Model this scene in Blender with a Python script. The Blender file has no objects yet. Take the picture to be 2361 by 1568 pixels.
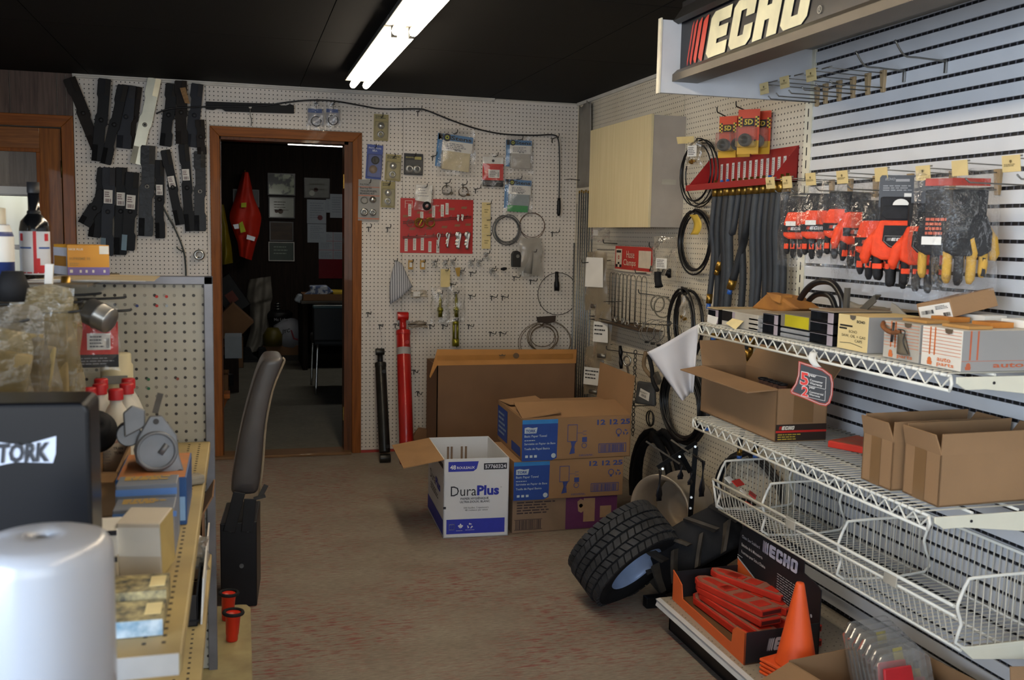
import bpy, math, random
from mathutils import Vector, Matrix
random.seed(7)
V = Vector
PI = math.pi
S = bpy.context.scene
C = S.collection
# ------------------------------------------------------------------ camera
F, YAW, PITCH, ROLL = 2247.18, 0.273937, -0.108229, -0.0202493
CAM = V((-2.23512, -6.3975, 1.46404)); IW, IH = 2361.0, 1568.0
_f = V((math.sin(YAW)*math.cos(PITCH), math.cos(YAW)*math.cos(PITCH), math.sin(PITCH)))
_r = V((math.cos(YAW), -math.sin(YAW), 0)); _d = _f.cross(_r)
_r2 = _r*math.cos(ROLL)+_d*math.sin(ROLL); _d2 = _d*math.cos(ROLL)-_r*math.sin(ROLL)
cd = bpy.data.cameras.new('camera'); cam = bpy.data.objects.new('camera', cd); C.objects.link(cam)
cd.sensor_width = 36.0; cd.lens = F/IW*36.0; cd.clip_start = 0.05
_m = Matrix.Identity(4)
for i in range(3):
    _m[i][0] = _r2[i]; _m[i][1] = -_d2[i]; _m[i][2] = -_f[i]; _m[i][3] = CAM[i]
cam.matrix_world = _m
cd.dof.use_dof = True; cd.dof.focus_distance = 4.6; cd.dof.aperture_fstop = 6.0
S.camera = cam
# ------------------------------------------------------------------ light and exposure
S.view_settings.view_transform = 'Standard'; S.view_settings.look = 'None'
S.view_settings.gamma = 1.0; S.view_settings.use_curve_mapping = False
S.view_settings.exposure = 0.12
w = bpy.data.worlds.new('sky'); S.world = w; w.use_nodes = True
_n = w.node_tree.nodes; _bg = _n['Background']
_sky = _n.new('ShaderNodeTexSky'); _sky.sky_type = 'NISHITA'; _sky.sun_disc = False
_sky.sun_elevation = math.radians(40); _sky.sun_rotation = math.radians(200)
w.node_tree.links.new(_sky.outputs[0], _bg.inputs[0]); _bg.inputs[1].default_value = 0.25
def area(name, loc, rot, sx, sy, power, col):
    l = bpy.data.lights.new(name, 'AREA'); l.shape = 'RECTANGLE'; l.size = sx; l.size_y = sy
    l.energy = power; l.color = col
    o = bpy.data.objects.new(name, l); C.objects.link(o); o.location = loc; o.rotation_euler = rot
    return o
# daylight entering by the shop front windows behind the camera and the side window
DAY = (0.70, 0.83, 1.0)
area('daylight_front', (-2.2, -9.05, 1.45), (PI/2, 0, 0), 3.4, 1.5, 42, DAY)
area('daylight_side', (-4.32, -6.9, 1.275), (PI/2, 0, -PI/2), 2.2, 1.65, 185, DAY)
TUBE = 19.0          # emission of the ceiling tubes
# ------------------------------------------------------------------ picture helpers
def hit(u, v, ax, val):
    d = _r2*((u-IW/2)/F)+_d2*((v-IH/2)/F)+_f
    return CAM+d*((val-CAM[ax])/d[ax])
def HB(u, v, off=0.0): return hit(u, v, 1, -off)      # on (or off) the back wall
def HR(u, v, off=0.0): return hit(u, v, 0, -off)      # right wall
def HZ(u, v, z=0.0): return hit(u, v, 2, z)
def HY(u, v, y): return hit(u, v, 1, y)
def HX(u, v, x): return hit(u, v, 0, x)
def zb(ox, oy, sc): return lambda x, y: (ox+x/sc, oy+y/sc)
# ------------------------------------------------------------------ materials
MATS = {}
def nodes(name):
    m = bpy.data.materials.new(name); m.use_nodes = True
    nt = m.node_tree; return m, nt, nt.nodes, nt.links, nt.nodes['Principled BSDF']
def lin(c):
    if isinstance(c, str):
        c = [int(c[i:i+2], 16)/255 for i in (0, 2, 4)]
    return tuple((x/12.92 if x < 0.04045 else ((x+0.055)/1.055)**2.4) for x in c)
def mat(name, col='808080', rough=0.5, metal=0.0, var=0.15, ns=9.0, bump=0.0, bs=60.0, spec=0.5, stretch=None, col2=None, coat=0.0, alpha=None, sharp=False, world=False):
    if name in MATS: return MATS[name]
    m, nt, N, L, P = nodes(name)
    c = lin(col); tc = N.new('ShaderNodeTexCoord'); src = tc.outputs['Object']
    if world:
        g = N.new('ShaderNodeNewGeometry'); src = g.outputs['Position']
    if stretch:
        mp = N.new('ShaderNodeMapping'); mp.inputs['Scale'].default_value = stretch; L.new(src, mp.inputs[0]); src = mp.outputs[0]
    nz = N.new('ShaderNodeTexNoise'); nz.inputs['Scale'].default_value = ns; nz.inputs['Detail'].default_value = 5
    L.new(src, nz.inputs['Vector'])
    cr = N.new('ShaderNodeValToRGB')
    if col2: a, b = lin(col2), c
    else: a, b = [x*(1-var) for x in c], [min(1, x*(1+var)) for x in c]
    e0, e1 = (0.47, 0.53) if sharp else (0.32, 0.68)
    cr.color_ramp.elements[0].position = e0; cr.color_ramp.elements[1].position = e1
    cr.color_ramp.elements[0].color = (*a, 1); cr.color_ramp.elements[1].color = (*b, 1)
    L.new(nz.outputs[0], cr.inputs[0]); L.new(cr.outputs[0], P.inputs['Base Color'])
    P.inputs['Roughness'].default_value = rough; P.inputs['Metallic'].default_value = metal
    P.inputs['Specular IOR Level'].default_value = spec
    if coat: P.inputs['Coat Weight'].default_value = coat; P.inputs['Coat Roughness'].default_value = 0.1
    if alpha is not None: P.inputs['Alpha'].default_value = alpha
    if bump:
        n2 = N.new('ShaderNodeTexNoise'); n2.inputs['Scale'].default_value = bs; n2.inputs['Detail'].default_value = 3
        L.new(src, n2.inputs['Vector'])
        bp = N.new('ShaderNodeBump'); bp.inputs['Strength'].default_value = bump; bp.inputs['Distance'].default_value = 0.004
        L.new(n2.outputs[0], bp.inputs['Height']); L.new(bp.outputs[0], P.inputs['Normal'])
    MATS[name] = m; return m
def flat(col, rough=0.6):                       # printed ink / paper of one colour
    return mat('ink_'+col+('' if rough == 0.6 else '_g'), col, rough, var=0.06, ns=30)
def peg(name, axis, col, hole='1c1a18', pitch=0.0254, r=0.13, off=(0.0, 0.0), stain='b09a70', stain_amt=0.35, rough=0.5, keep=0.93):
    m, nt, N, L, P = nodes(name)
    g = N.new('ShaderNodeNewGeometry'); sp = N.new('ShaderNodeSeparateXYZ'); L.new(g.outputs['Position'], sp.inputs[0])
    cb = N.new('ShaderNodeCombineXYZ'); L.new(sp.outputs['XYZ'.index(axis[0])], cb.inputs[0]); L.new(sp.outputs['XYZ'.index(axis[1])], cb.inputs[1])
    def vm(op, a, b=None):
        n = N.new('ShaderNodeVectorMath'); n.operation = op; L.new(a, n.inputs[0])
        if b is not None:
            if hasattr(b, 'node'): L.new(b, n.inputs[1])
            else: n.inputs[1].default_value = b
        return n
    sc = vm('MULTIPLY_ADD', cb.outputs[0], (1/pitch, 1/pitch, 0)); sc.inputs[2].default_value = (off[0], off[1], 0)
    fr = vm('FRACTION', sc.outputs[0]); fl = vm('FLOOR', sc.outputs[0])
    ce = vm('SUBTRACT', fr.outputs[0], (0.5, 0.5, 0)); ln = vm('LENGTH', ce.outputs[0])
    mr = N.new('ShaderNodeMapRange'); mr.inputs[1].default_value = r-0.02; mr.inputs[2].default_value = r+0.02
    mr.inputs[3].default_value = 1; mr.inputs[4].default_value = 0; L.new(ln.outputs['Value'], mr.inputs[0])
    wn = N.new('ShaderNodeTexWhiteNoise'); wn.noise_dimensions = '2D'; L.new(fl.outputs[0], wn.inputs['Vector'])
    lt = N.new('ShaderNodeMapRange'); lt.inputs[1].default_value = keep; lt.inputs[2].default_value = 1.0; lt.inputs[3].default_value = 1; lt.inputs[4].default_value = 0.25
    L.new(wn.outputs['Value'], lt.inputs[0])
    mm = N.new('ShaderNodeMath'); mm.operation = 'MULTIPLY'; L.new(mr.outputs[0], mm.inputs[0]); L.new(lt.outputs[0], mm.inputs[1])
    nz = N.new('ShaderNodeTexNoise'); nz.inputs['Scale'].default_value = 1.7; nz.inputs['Detail'].default_value = 7; nz.inputs['Roughness'].default_value = 0.62
    L.new(g.outputs['Position'], nz.inputs['Vector'])
    cr = N.new('ShaderNodeValToRGB'); cr.color_ramp.elements[0].position = 0.45; cr.color_ramp.elements[1].position = 0.8
    c = lin(col); s_ = lin(stain); mixc = [c[i]*(1-stain_amt)+s_[i]*stain_amt for i in range(3)]
    cr.color_ramp.elements[0].color = (*c, 1); cr.color_ramp.elements[1].color = (*mixc, 1); L.new(nz.outputs[0], cr.inputs[0])
    mx = N.new('ShaderNodeMixRGB'); L.new(mm.outputs[0], mx.inputs[0]); L.new(cr.outputs[0], mx.inputs[1]); mx.inputs[2].default_value = (*lin(hole), 1)
    L.new(mx.outputs[0], P.inputs['Base Color']); P.inputs['Roughness'].default_value = rough
    bp = N.new('ShaderNodeBump'); bp.inputs['Strength'].default_value = 0.6; bp.inputs['Distance'].default_value = 0.003; bp.invert = True
    L.new(mm.outputs[0], bp.inputs['Height']); L.new(bp.outputs[0], P.inputs['Normal'])
    MATS[name] = m; return m
def wood(name, c1, c2, axis='Z', rough=0.45, scale=9.0, coat=0.15):
    if name in MATS: return MATS[name]
    st = {'X': (0.6, 9, 9), 'Y': (9, 0.6, 9), 'Z': (9, 9, 0.6)}[axis]
    m, nt, N, L, P = nodes(name)
    g = N.new('ShaderNodeNewGeometry'); mp = N.new('ShaderNodeMapping'); mp.inputs['Scale'].default_value = st; L.new(g.outputs['Position'], mp.inputs[0])
    nz = N.new('ShaderNodeTexNoise'); nz.inputs['Scale'].default_value = scale; nz.inputs['Detail'].default_value = 8; nz.inputs['Distortion'].default_value = 0.6
    L.new(mp.outputs[0], nz.inputs['Vector'])
    cr = N.new('ShaderNodeValToRGB'); cr.color_ramp.elements[0].position = 0.3; cr.color_ramp.elements[1].position = 0.7
    cr.color_ramp.elements[0].color = (*lin(c1), 1); cr.color_ramp.elements[1].color = (*lin(c2), 1)
    L.new(nz.outputs[0], cr.inputs[0]); L.new(cr.outputs[0], P.inputs['Base Color']); P.inputs['Roughness'].default_value = rough
    P.inputs['Coat Weight'].default_value = coat; P.inputs['Specular IOR Level'].default_value = 0.2
    MATS[name] = m; return m
def emit(name, col, strength):
    if name in MATS: return MATS[name]
    m, nt, N, L, P = nodes(name)
    P.inputs['Base Color'].default_value = (*col, 1)
    P.inputs['Emission Color'].default_value = (*col, 1); P.inputs['Emission Strength'].default_value = strength
    MATS[name] = m; return m
def film(name, tint='d8d8d4', amt=0.07, rough=0.12, crinkle=0.6, cs=35, g0=0.05, g1=0.5):   # clear crinkled plastic
    if name in MATS: return MATS[name]
    m, nt, N, L, P = nodes(name); out = N['Material Output']; N.remove(P)
    tr = N.new('ShaderNodeBsdfTransparent'); gl = N.new('ShaderNodeBsdfGlossy'); df = N.new('ShaderNodeBsdfDiffuse')
    gl.inputs['Roughness'].default_value = rough; df.inputs['Color'].default_value = (*lin(tint), 1)
    tc = N.new('ShaderNodeTexCoord'); nz = N.new('ShaderNodeTexNoise'); nz.inputs['Scale'].default_value = cs; nz.inputs['Detail'].default_value = 3; L.new(tc.outputs['Object'], nz.inputs['Vector'])
    bp = N.new('ShaderNodeBump'); bp.inputs['Strength'].default_value = crinkle; bp.inputs['Distance'].default_value = 0.01; L.new(nz.outputs[0], bp.inputs['Height'])
    L.new(bp.outputs[0], gl.inputs['Normal'])
    lw = N.new('ShaderNodeLayerWeight'); lw.inputs['Blend'].default_value = 0.25; L.new(bp.outputs[0], lw.inputs['Normal'])
    m1 = N.new('ShaderNodeMixShader'); m1.inputs[0].default_value = amt; L.new(tr.outputs[0], m1.inputs[1]); L.new(df.outputs[0], m1.inputs[2])
    mr = N.new('ShaderNodeMapRange'); mr.inputs[3].default_value = g0; mr.inputs[4].default_value = g1; L.new(lw.outputs['Fresnel'], mr.inputs[0])
    m2 = N.new('ShaderNodeMixShader'); L.new(mr.outputs[0], m2.inputs[0]); L.new(m1.outputs[0], m2.inputs[1]); L.new(gl.outputs[0], m2.inputs[2])
    L.new(m2.outputs[0], out.inputs[0]); MATS[name] = m; return m
# ------------------------------------------------------------------ mesh helpers
def frame(d):
    d = V(d).normalized(); a = V((0, 0, 1)) if abs(d.z) < 0.9 else V((1, 0, 0))
    x = a.cross(d).normalized(); return x, d.cross(x)
class MB:
    def __init__(s): s.v = []; s.f = []; s.m = []; s.sm = []; s.cm = 0; s.smooth = False
    def add(s, vs, fs, smooth=None):
        b = len(s.v); s.v += [V(p) for p in vs]
        for f in fs: s.f.append([i+b for i in f]); s.m.append(s.cm); s.sm.append(s.smooth if smooth is None else smooth)
        return s
    def hexa(s, p): return s.add(p, [(3, 2, 1, 0), (4, 5, 6, 7), (0, 1, 5, 4), (1, 2, 6, 5), (2, 3, 7, 6), (3, 0, 4, 7)])
    def bx(s, x0, x1, y0, y1, z0, z1):
        return s.hexa([(x0, y0, z0), (x1, y0, z0), (x1, y1, z0), (x0, y1, z0), (x0, y0, z1), (x1, y0, z1), (x1, y1, z1), (x0, y1, z1)])
    def box(s, o, a, b, c):      # corner + three edge vectors
        o, a, b, c = V(o), V(a), V(b), V(c)
        return s.hexa([o, o+a, o+a+b, o+b, o+c, o+a+c, o+a+b+c, o+b+c])
    def cbox(s, c, sx, sy, sz, M=None):
        M = M or Matrix.Identity(3); c = V(c); a, b, d = M@V((sx, 0, 0)), M@V((0, sy, 0)), M@V((0, 0, sz))
        return s.box(c-(a+b+d)/2, a, b, d)
    def bar(s, p0, p1, w, t, n=(0, 0, 1)):   # flat bar from p0 to p1, width w, thickness t along n
        p0, p1 = V(p0), V(p1); d = p1-p0; n = V(n); n = (n-d*(n.dot(d)/d.dot(d))).normalized(); u = d.cross(n).normalized()*w
        return s.box(p0-u/2-n*t/2, d, u, n*t)
    def quad(s, a, b, c, d): return s.add([a, b, c, d], [(0, 1, 2, 3)])
    def poly(s, pts): return s.add(pts, [tuple(range(len(pts)))])
    def prism(s, pts, ext, smooth=False):
        pts = [V(p) for p in pts]; n = len(pts); e = V(ext)
        fs = [tuple(range(n))[::-1], tuple(range(n, 2*n))]
        s.add(pts+[p+e for p in pts], fs, False)
        b = len(s.v)-2*n
        for i in range(n):
            j = (i+1) % n; s.f.append([b+i, b+j, b+n+j, b+n+i]); s.m.append(s.cm); s.sm.append(smooth)
        return s
    def tube(s, pts, r, n=6, closed=False, caps=True, smooth=True):
        pts = [V(p) for p in pts]; k = len(pts); rr = r if isinstance(r, (list, tuple)) else [r]*k
        rings = []; px = None
        for i in range(k):
            if closed: t = pts[(i+1) % k]-pts[i-1]
            else: t = pts[min(i+1, k-1)]-pts[max(i-1, 0)]
            if t.length < 1e-9: t = V((0, 0, 1))
            t.normalize()
            if px is None: x, y = frame(t)
            else:
                x = px-t*px.dot(t)
                x = x.normalized() if x.length > 1e-6 else frame(t)[0]
                y = t.cross(x)
            px = x
            rings.append([pts[i]+(x*math.cos(a)+y*math.sin(a))*rr[i] for a in [2*PI*j/n for j in range(n)]])
        vs = [p for q in rings for p in q]; fs = []
        for i in range(k if closed else k-1):
            a, b = i*n, ((i+1) % k)*n
            for j in range(n): fs.append((a+j, a+(j+1) % n, b+(j+1) % n, b+j))
        s.add(vs, fs, smooth)
        if caps and not closed:
            b = len(s.v)-k*n
            s.f.append([b+j for j in range(n)][::-1]); s.m.append(s.cm); s.sm.append(False)
            s.f.append([b+(k-1)*n+j for j in range(n)]); s.m.append(s.cm); s.sm.append(False)
        return s
    def cyl(s, p0, p1, r0, r1=None, n=16, caps=True): return s.tube([p0, p1], [r0, r0 if r1 is None else r1], n, caps=caps)
    def lathe(s, prof, o=(0, 0, 0), ax=(0, 0, 1), n=24, smooth=True, arc=None):   # prof: (r, h)
        o, ax = V(o), V(ax).normalized(); x, y = frame(ax); k = len(prof); vs = []
        N_ = n
        for (r, h) in prof:
            for j in range(N_):
                a = 2*PI*j/N_; vs.append(o+ax*h+(x*math.cos(a)+y*math.sin(a))*max(r, 1e-5))
        fs = []
        for i in range(k-1):
            for j in range(N_): fs.append((i*N_+j, i*N_+(j+1) % N_, (i+1)*N_+(j+1) % N_, (i+1)*N_+j))
        return s.add(vs, fs, smooth)
    def ring(s, c, nrm, R, r, n=28, m=6, a0=0.0, a1=2*PI, sq=1.0):
        c = V(c); x, y = frame(nrm); full = abs(a1-a0-2*PI) < 1e-6
        k = n if full else n+1
        pts = [c+(x*math.cos(a)*R+y*math.sin(a)*R*sq) for a in [a0+(a1-a0)*i/n for i in range(k)]]
        return s.tube(pts, r, m, closed=full)
    def grid(s, fn, nu, nv, smooth=True):
        vs = [fn(i/nu, j/nv) for j in range(nv+1) for i in range(nu+1)]; fs = []
        for j in range(nv):
            for i in range(nu): a = j*(nu+1)+i; fs.append((a, a+1, a+nu+2, a+nu+1))
        return s.add(vs, fs, smooth)
    def build(s, name, mats, parent=None, bevel=0.0, solid=0.0, seg=2, sub=0):
        me = bpy.data.meshes.new(name)
        lo = V((min(p.x for p in s.v), min(p.y for p in s.v), min(p.z for p in s.v))); hi = V((max(p.x for p in s.v), max(p.y for p in s.v), max(p.z for p in s.v)))
        c = (lo+hi)/2
        if parent is None: c.z = lo.z
        me.from_pydata([p-c for p in s.v], [], s.f)
        if not isinstance(mats, (list, tuple)): mats = [mats]
        for q in mats: me.materials.append(q)
        me.polygons.foreach_set('material_index', s.m); me.polygons.foreach_set('use_smooth', s.sm); me.update()
        o = bpy.data.objects.new(name, me); C.objects.link(o); o.location = c
        if name in ('blue_print', 'white_print', 'dark_print', 'dates'): o['kind'] = 'stuff'
        if parent is not None:
            o.parent = parent; o.matrix_parent_inverse = PM(parent).inverted()
        if solid:
            q = o.modifiers.new('solid', 'SOLIDIFY'); q.thickness = solid; q.offset = 0
        if bevel:
            q = o.modifiers.new('bevel', 'BEVEL'); q.width = bevel; q.segments = seg; q.limit_method = 'ANGLE'; q.angle_limit = 0.7
            q.harden_normals = False
        if sub:
            q = o.modifiers.new('sub', 'SUBSURF'); q.levels = sub; q.render_levels = sub
        return o
def PM(o):
    m = o.matrix_basis.copy()
    if o.parent: m = PM(o.parent)@o.matrix_parent_inverse@m
    return m
def tag(o, label, cat, group=None, kind=None):
    o['label'] = label; o['category'] = cat
    if group: o['group'] = group
    if kind: o['kind'] = kind
    return o
def struct(o, label=None):
    o['kind'] = 'structure'
    if label: o['label'] = label
    return o
def thing(name, label, cat, loc, group=None, kind=None):
    o = bpy.data.objects.new(name, None); o.empty_display_size = 0.05; C.objects.link(o); o.location = V(loc)
    if kind == 'structure': o['kind'] = kind; o['label'] = label
    else: tag(o, label, cat, group, kind)
    return o
def dup(root, loc, label=None, group=None, rotz=None):
    r = root.copy(); C.objects.link(r); r.location = V(loc)
    if rotz is not None: r.rotation_euler = (0, 0, rotz)
    if label: r['label'] = label
    if group: r['group'] = group
    for ch in list(root.children):
        c = ch.copy(); C.objects.link(c); c.parent = r; c.matrix_parent_inverse = ch.matrix_parent_inverse
        for g in list(ch.children):
            d = g.copy(); C.objects.link(d); d.parent = c; d.matrix_parent_inverse = g.matrix_parent_inverse
    return r
def box_thing(name, mats, label, cat, b, **k):
    m = MB().bx(*b); return tag(m.build(name, mats, None, **k), label, cat)
# ------------------------------------------------------------------ lettering
_TX = {}
def _text(body, off):
    k = (body, off)
    if k not in _TX:
        cu = bpy.data.curves.new('t', 'FONT'); cu.body = body; cu.size = 1.0; cu.offset = off; cu.resolution_u = 2
        ob = bpy.data.objects.new('t', cu); C.objects.link(ob)
        dg = bpy.context.evaluated_depsgraph_get(); me = bpy.data.meshes.new_from_object(ob.evaluated_get(dg))
        vs = [v.co.copy() for v in me.vertices]; fs = [tuple(p.vertices) for p in me.polygons]
        bpy.data.objects.remove(ob); bpy.data.curves.remove(cu); bpy.data.meshes.remove(me)
        x0, x1 = min(v.x for v in vs), max(v.x for v in vs); y0, y1 = min(v.y for v in vs), max(v.y for v in vs)
        _TX[k] = ([((v.x-x0)/(x1-x0), (v.y-y0)/(y1-y0)) for v in vs], fs, (x1-x0)/(y1-y0))
    return _TX[k]
def letter(mb, body, o, right, up, w=None, h=None, bold=0.0, shear=0.0):
    """flat lettering: o is the lower left corner, right/up unit vectors of the surface"""
    vs, fs, asp = _text(body, bold)
    if w is None: w = h*asp
    if h is None: h = w/asp
    o, right, up = V(o), V(right), V(up)
    mb.add([o+right*(x*w+shear*y*h)+up*(y*h) for x, y in vs], fs, False); return w, h
def lines(mb, o, right, up, w, h, n, seed=0, fill=0.45):        # rows of unreadable small print
    rnd = random.Random(seed); o, right, up = V(o), V(right), V(up)
    for i in range(n):
        y = h*(1-(i+0.5)/n); x = 0.0; hh = h/n*fill; end = w*rnd.uniform(0.65, 1.0)
        while x < end:
            ww = min(rnd.uniform(0.06, 0.2)*w, end-x); a = o+right*x+up*(y-hh/2)
            mb.quad(a, a+right*ww, a+right*ww+up*hh, a+up*hh); x += ww+0.03*w
def barcode(mb, o, right, up, w, h, seed=0, n=18):
    rnd = random.Random(seed); o, right, up = V(o), V(right), V(up); x = 0
    for i in range(n):
        ww = w/n*rnd.uniform(0.25, 0.8); a = o+right*(w*i/n); mb.quad(a, a+right*ww, a+right*ww+up*h, a+up*h)
class Face:
    """a flat face to print on: origin lower left, right and up edge vectors, small offset along the normal"""
    def __init__(s, o, r, u, eps=0.0008):
        s.o, s.R, s.U = V(o), V(r), V(u); s.r, s.u = s.R.normalized(), s.U.normalized(); s.n = s.r.cross(s.u); s.e = eps
    def p(s, a, b, k=1): return s.o+s.R*a+s.U*b+s.n*s.e*k
    def rect(s, mb, a0, a1, b0, b1, k=1): mb.quad(s.p(a0, b0, k), s.p(a1, b0, k), s.p(a1, b1, k), s.p(a0, b1, k))
    def poly(s, mb, pts, k=1): mb.poly([s.p(a, b, k) for a, b in pts])
    def text(s, mb, body, a, b, w=None, h=None, bold=0.0, k=2, shear=0.0):
        letter(mb, body, s.p(a, b, k), s.r, s.u, None if w is None else w*s.R.length, None if h is None else h*s.U.length, bold, shear)
    def lines(s, mb, a0, a1, b0, b1, n, seed=0, k=2, fill=0.45): lines(mb, s.p(a0, b0, k), s.r, s.u, (a1-a0)*s.R.length, (b1-b0)*s.U.length, n, seed, fill)
    def bars(s, mb, a0, a1, b0, b1, seed=0, n=18, k=2): barcode(mb, s.p(a0, b0, k), s.r, s.u, (a1-a0)*s.R.length, (b1-b0)*s.U.length, seed, n)
    def circ(s, mb, a, b, rad, k=2, n=16, r_in=None):
        c = s.p(a, b, k); po = [c+(s.r*math.cos(t)+s.u*math.sin(t))*rad for t in [2*PI*i/n for i in range(n)]]
        if r_in is None: mb.poly(po)
        else:
            pi = [c+(s.r*math.cos(t)+s.u*math.sin(t))*r_in for t in [2*PI*i/n for i in range(n)]]
            for i in range(n): j = (i+1) % n; mb.quad(po[i], po[j], pi[j], pi[i])
def echo_logo(ms, ml, f, a, b, w, h, k=2, shear=0.22):
    """the maker's slanted four stripe and letter mark; ms stripes, ml letters"""
    W_, H_ = w*f.R.length, h*f.U.length; o = f.p(a, b, k)
    def P(x, y): return o+f.r*(x*W_+shear*(y-0.5)*H_)+f.u*(y*H_)
    def R(mb, x0, y0, x1, y1): mb.quad(P(x0, y0), P(x1, y0), P(x1, y1), P(x0, y1))
    x = 0.0
    for ww in (0.012, 0.022, 0.032, 0.045):
        c = ww*0.7; ms.poly([P(x+c, 0), P(x+ww, 0.0), P(x+ww, 1), P(x+c, 1), P(x, 0.9), P(x, 0.1)]); x += ww+0.016
    x0 = 0.19; lw = 0.185; g = 0.022; c = 0.03; cy = 0.12
    st = 0.085
    def XX(i): return x0+i*(lw+g)
    X = XX(0)   # E
    ml.poly([P(X+c, 0), P(X+st, 0), P(X+st, 1), P(X+c, 1), P(X, 1-cy), P(X, cy)])
    R(ml, X+st, 0, X+lw, 0.27); R(ml, X+st, 0.37, X+lw*0.93, 0.63); R(ml, X+st, 0.73, X+lw, 1)
    X = XX(1)   # C
    ml.poly([P(X+c, 0), P(X+0.07, 0), P(X+0.07, 1), P(X+c, 1), P(X, 1-cy), P(X, cy)])
    R(ml, X+0.07, 0, X+lw-0.07, 0.24); R(ml, X+0.07, 0.76, X+lw-0.07, 1)
    ml.poly([P(X+lw-0.07, 0), P(X+lw-c, 0), P(X+lw, cy), P(X+lw, 0.42), P(X+lw-0.07, 0.42)])
    ml.poly([P(X+lw-0.07, 0.6), P(X+lw, 0.6), P(X+lw, 1-cy), P(X+lw-c, 1), P(X+lw-0.07, 1)])
    X = XX(2)   # H
    R(ml, X, 0, X+0.075, 1); R(ml, X+0.075, 0.36, X+lw-0.075, 0.64); R(ml, X+lw-0.075, 0, X+lw, 1)
    X = XX(3)   # O
    ml.poly([P(X+c, 0), P(X+0.07, 0), P(X+0.07, 1), P(X+c, 1), P(X, 1-cy), P(X, cy)])
    ml.poly([P(X+lw-0.07, 0), P(X+lw-c, 0), P(X+lw, cy), P(X+lw, 1-cy), P(X+lw-c, 1), P(X+lw-0.07, 1)])
    R(ml, X+0.07, 0, X+lw-0.07, 0.22); R(ml, X+0.07, 0.78, X+lw-0.07, 1)
def smooth_path(pts, n=6, closed=False):
    pts = [V(p) for p in pts]; k = len(pts); out = []
    for i in range(k if closed else k-1):
        if closed: p0, p1, p2, p3 = pts[i-1], pts[i], pts[(i+1) % k], pts[(i+2) % k]
        else: p0, p1, p2, p3 = pts[max(i-1, 0)], pts[i], pts[i+1], pts[min(i+2, k-1)]
        for j in range(n):
            t = j/n; out.append(0.5*((2*p1)+(p2-p0)*t+(2*p0-5*p1+4*p2-p3)*t*t+(3*p1-p0-3*p2+p3)*t**3))
    if not closed: out.append(pts[-1])
    return out
# common materials
m_black = mat('black_steel', '101013', 0.45, 0.1, var=0.35, ns=14, spec=0.3)
m_chrome = mat('bright_steel', 'b8b8b4', 0.28, 0.95, var=0.1, ns=20)
m_zinc = mat('zinc_wire', '7c7a74', 0.4, 0.8, var=0.2, ns=25)
m_dkwire = mat('dark_wire', '3c3a38', 0.45, 0.6, var=0.25, ns=25)
m_card = mat('cardboard', '9a7650', 0.85, var=0.08, ns=7, bump=0.15, bs=120, stretch=(1, 1, 5))
m_card_d = mat('cardboard_old', '7d5c40', 0.9, var=0.12, ns=4, bump=0.15, bs=90)
m_paper = mat('white_paper', 'd8d6d0', 0.8, var=0.05, ns=12)
m_cream = mat('cream_card', 'd6c48e', 0.8, var=0.08, ns=16)
m_rubber = mat('rubber', '1a1a1c', 0.75, var=0.3, ns=10, bump=0.2, bs=80, spec=0.25)
m_brass = mat('brass', '9a7a3a', 0.35, 0.9, var=0.2, ns=30)
m_film = film('clear_film'); m_gfilm = film('glove_film', 'd0d0d0', 0.01, 0.12, 1.0, 45, 0.015, 0.28)
m_filmd = film('dusty_film', 'a89a80', 0.30, 0.25, 0.7, 28)
m_wht = mat('white_enamel', 'd9d9d6', 0.4, var=0.05, ns=10)
# ================================================================== THE ROOM
ZC = 2.355; XS = -0.16; XL = -4.30; YF = -9.0; YBK = 5.3
peg_b = peg('pegboard_back', 'XZ', 'd2ccc4', r=0.135)
peg_r = peg('pegboard_right', 'YZ', 'd6cfbe', r=0.135, stain='a8946a', stain_amt=0.45)
m_trimw = mat('white_trim', 'c4c2bc', 0.45, var=0.08)
m_wall = mat('plaster', 'b8b2a6', 0.8, var=0.06, ns=3)
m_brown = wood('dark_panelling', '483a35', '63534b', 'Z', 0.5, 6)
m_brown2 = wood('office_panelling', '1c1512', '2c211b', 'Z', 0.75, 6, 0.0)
m_oak = wood('door_wood', '6a3c10', '8e561c', 'Z', 0.5, 7, 0.03)
m_oakx = wood('door_wood_x', '6a3c14', '8e5a24', 'X', 0.4, 7)
m_oakt = wood('frame_wood', '6e3c12', '8e521c', 'Z', 0.5, 6, 0.03)
m_oaktx = wood('frame_wood_x', '6e3c12', '8e521c', 'X', 0.5, 6, 0.03)
m_ceil = mat('black_ceiling', '0d0c0b', 0.8, var=0.12, ns=3, spec=0.2)
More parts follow.
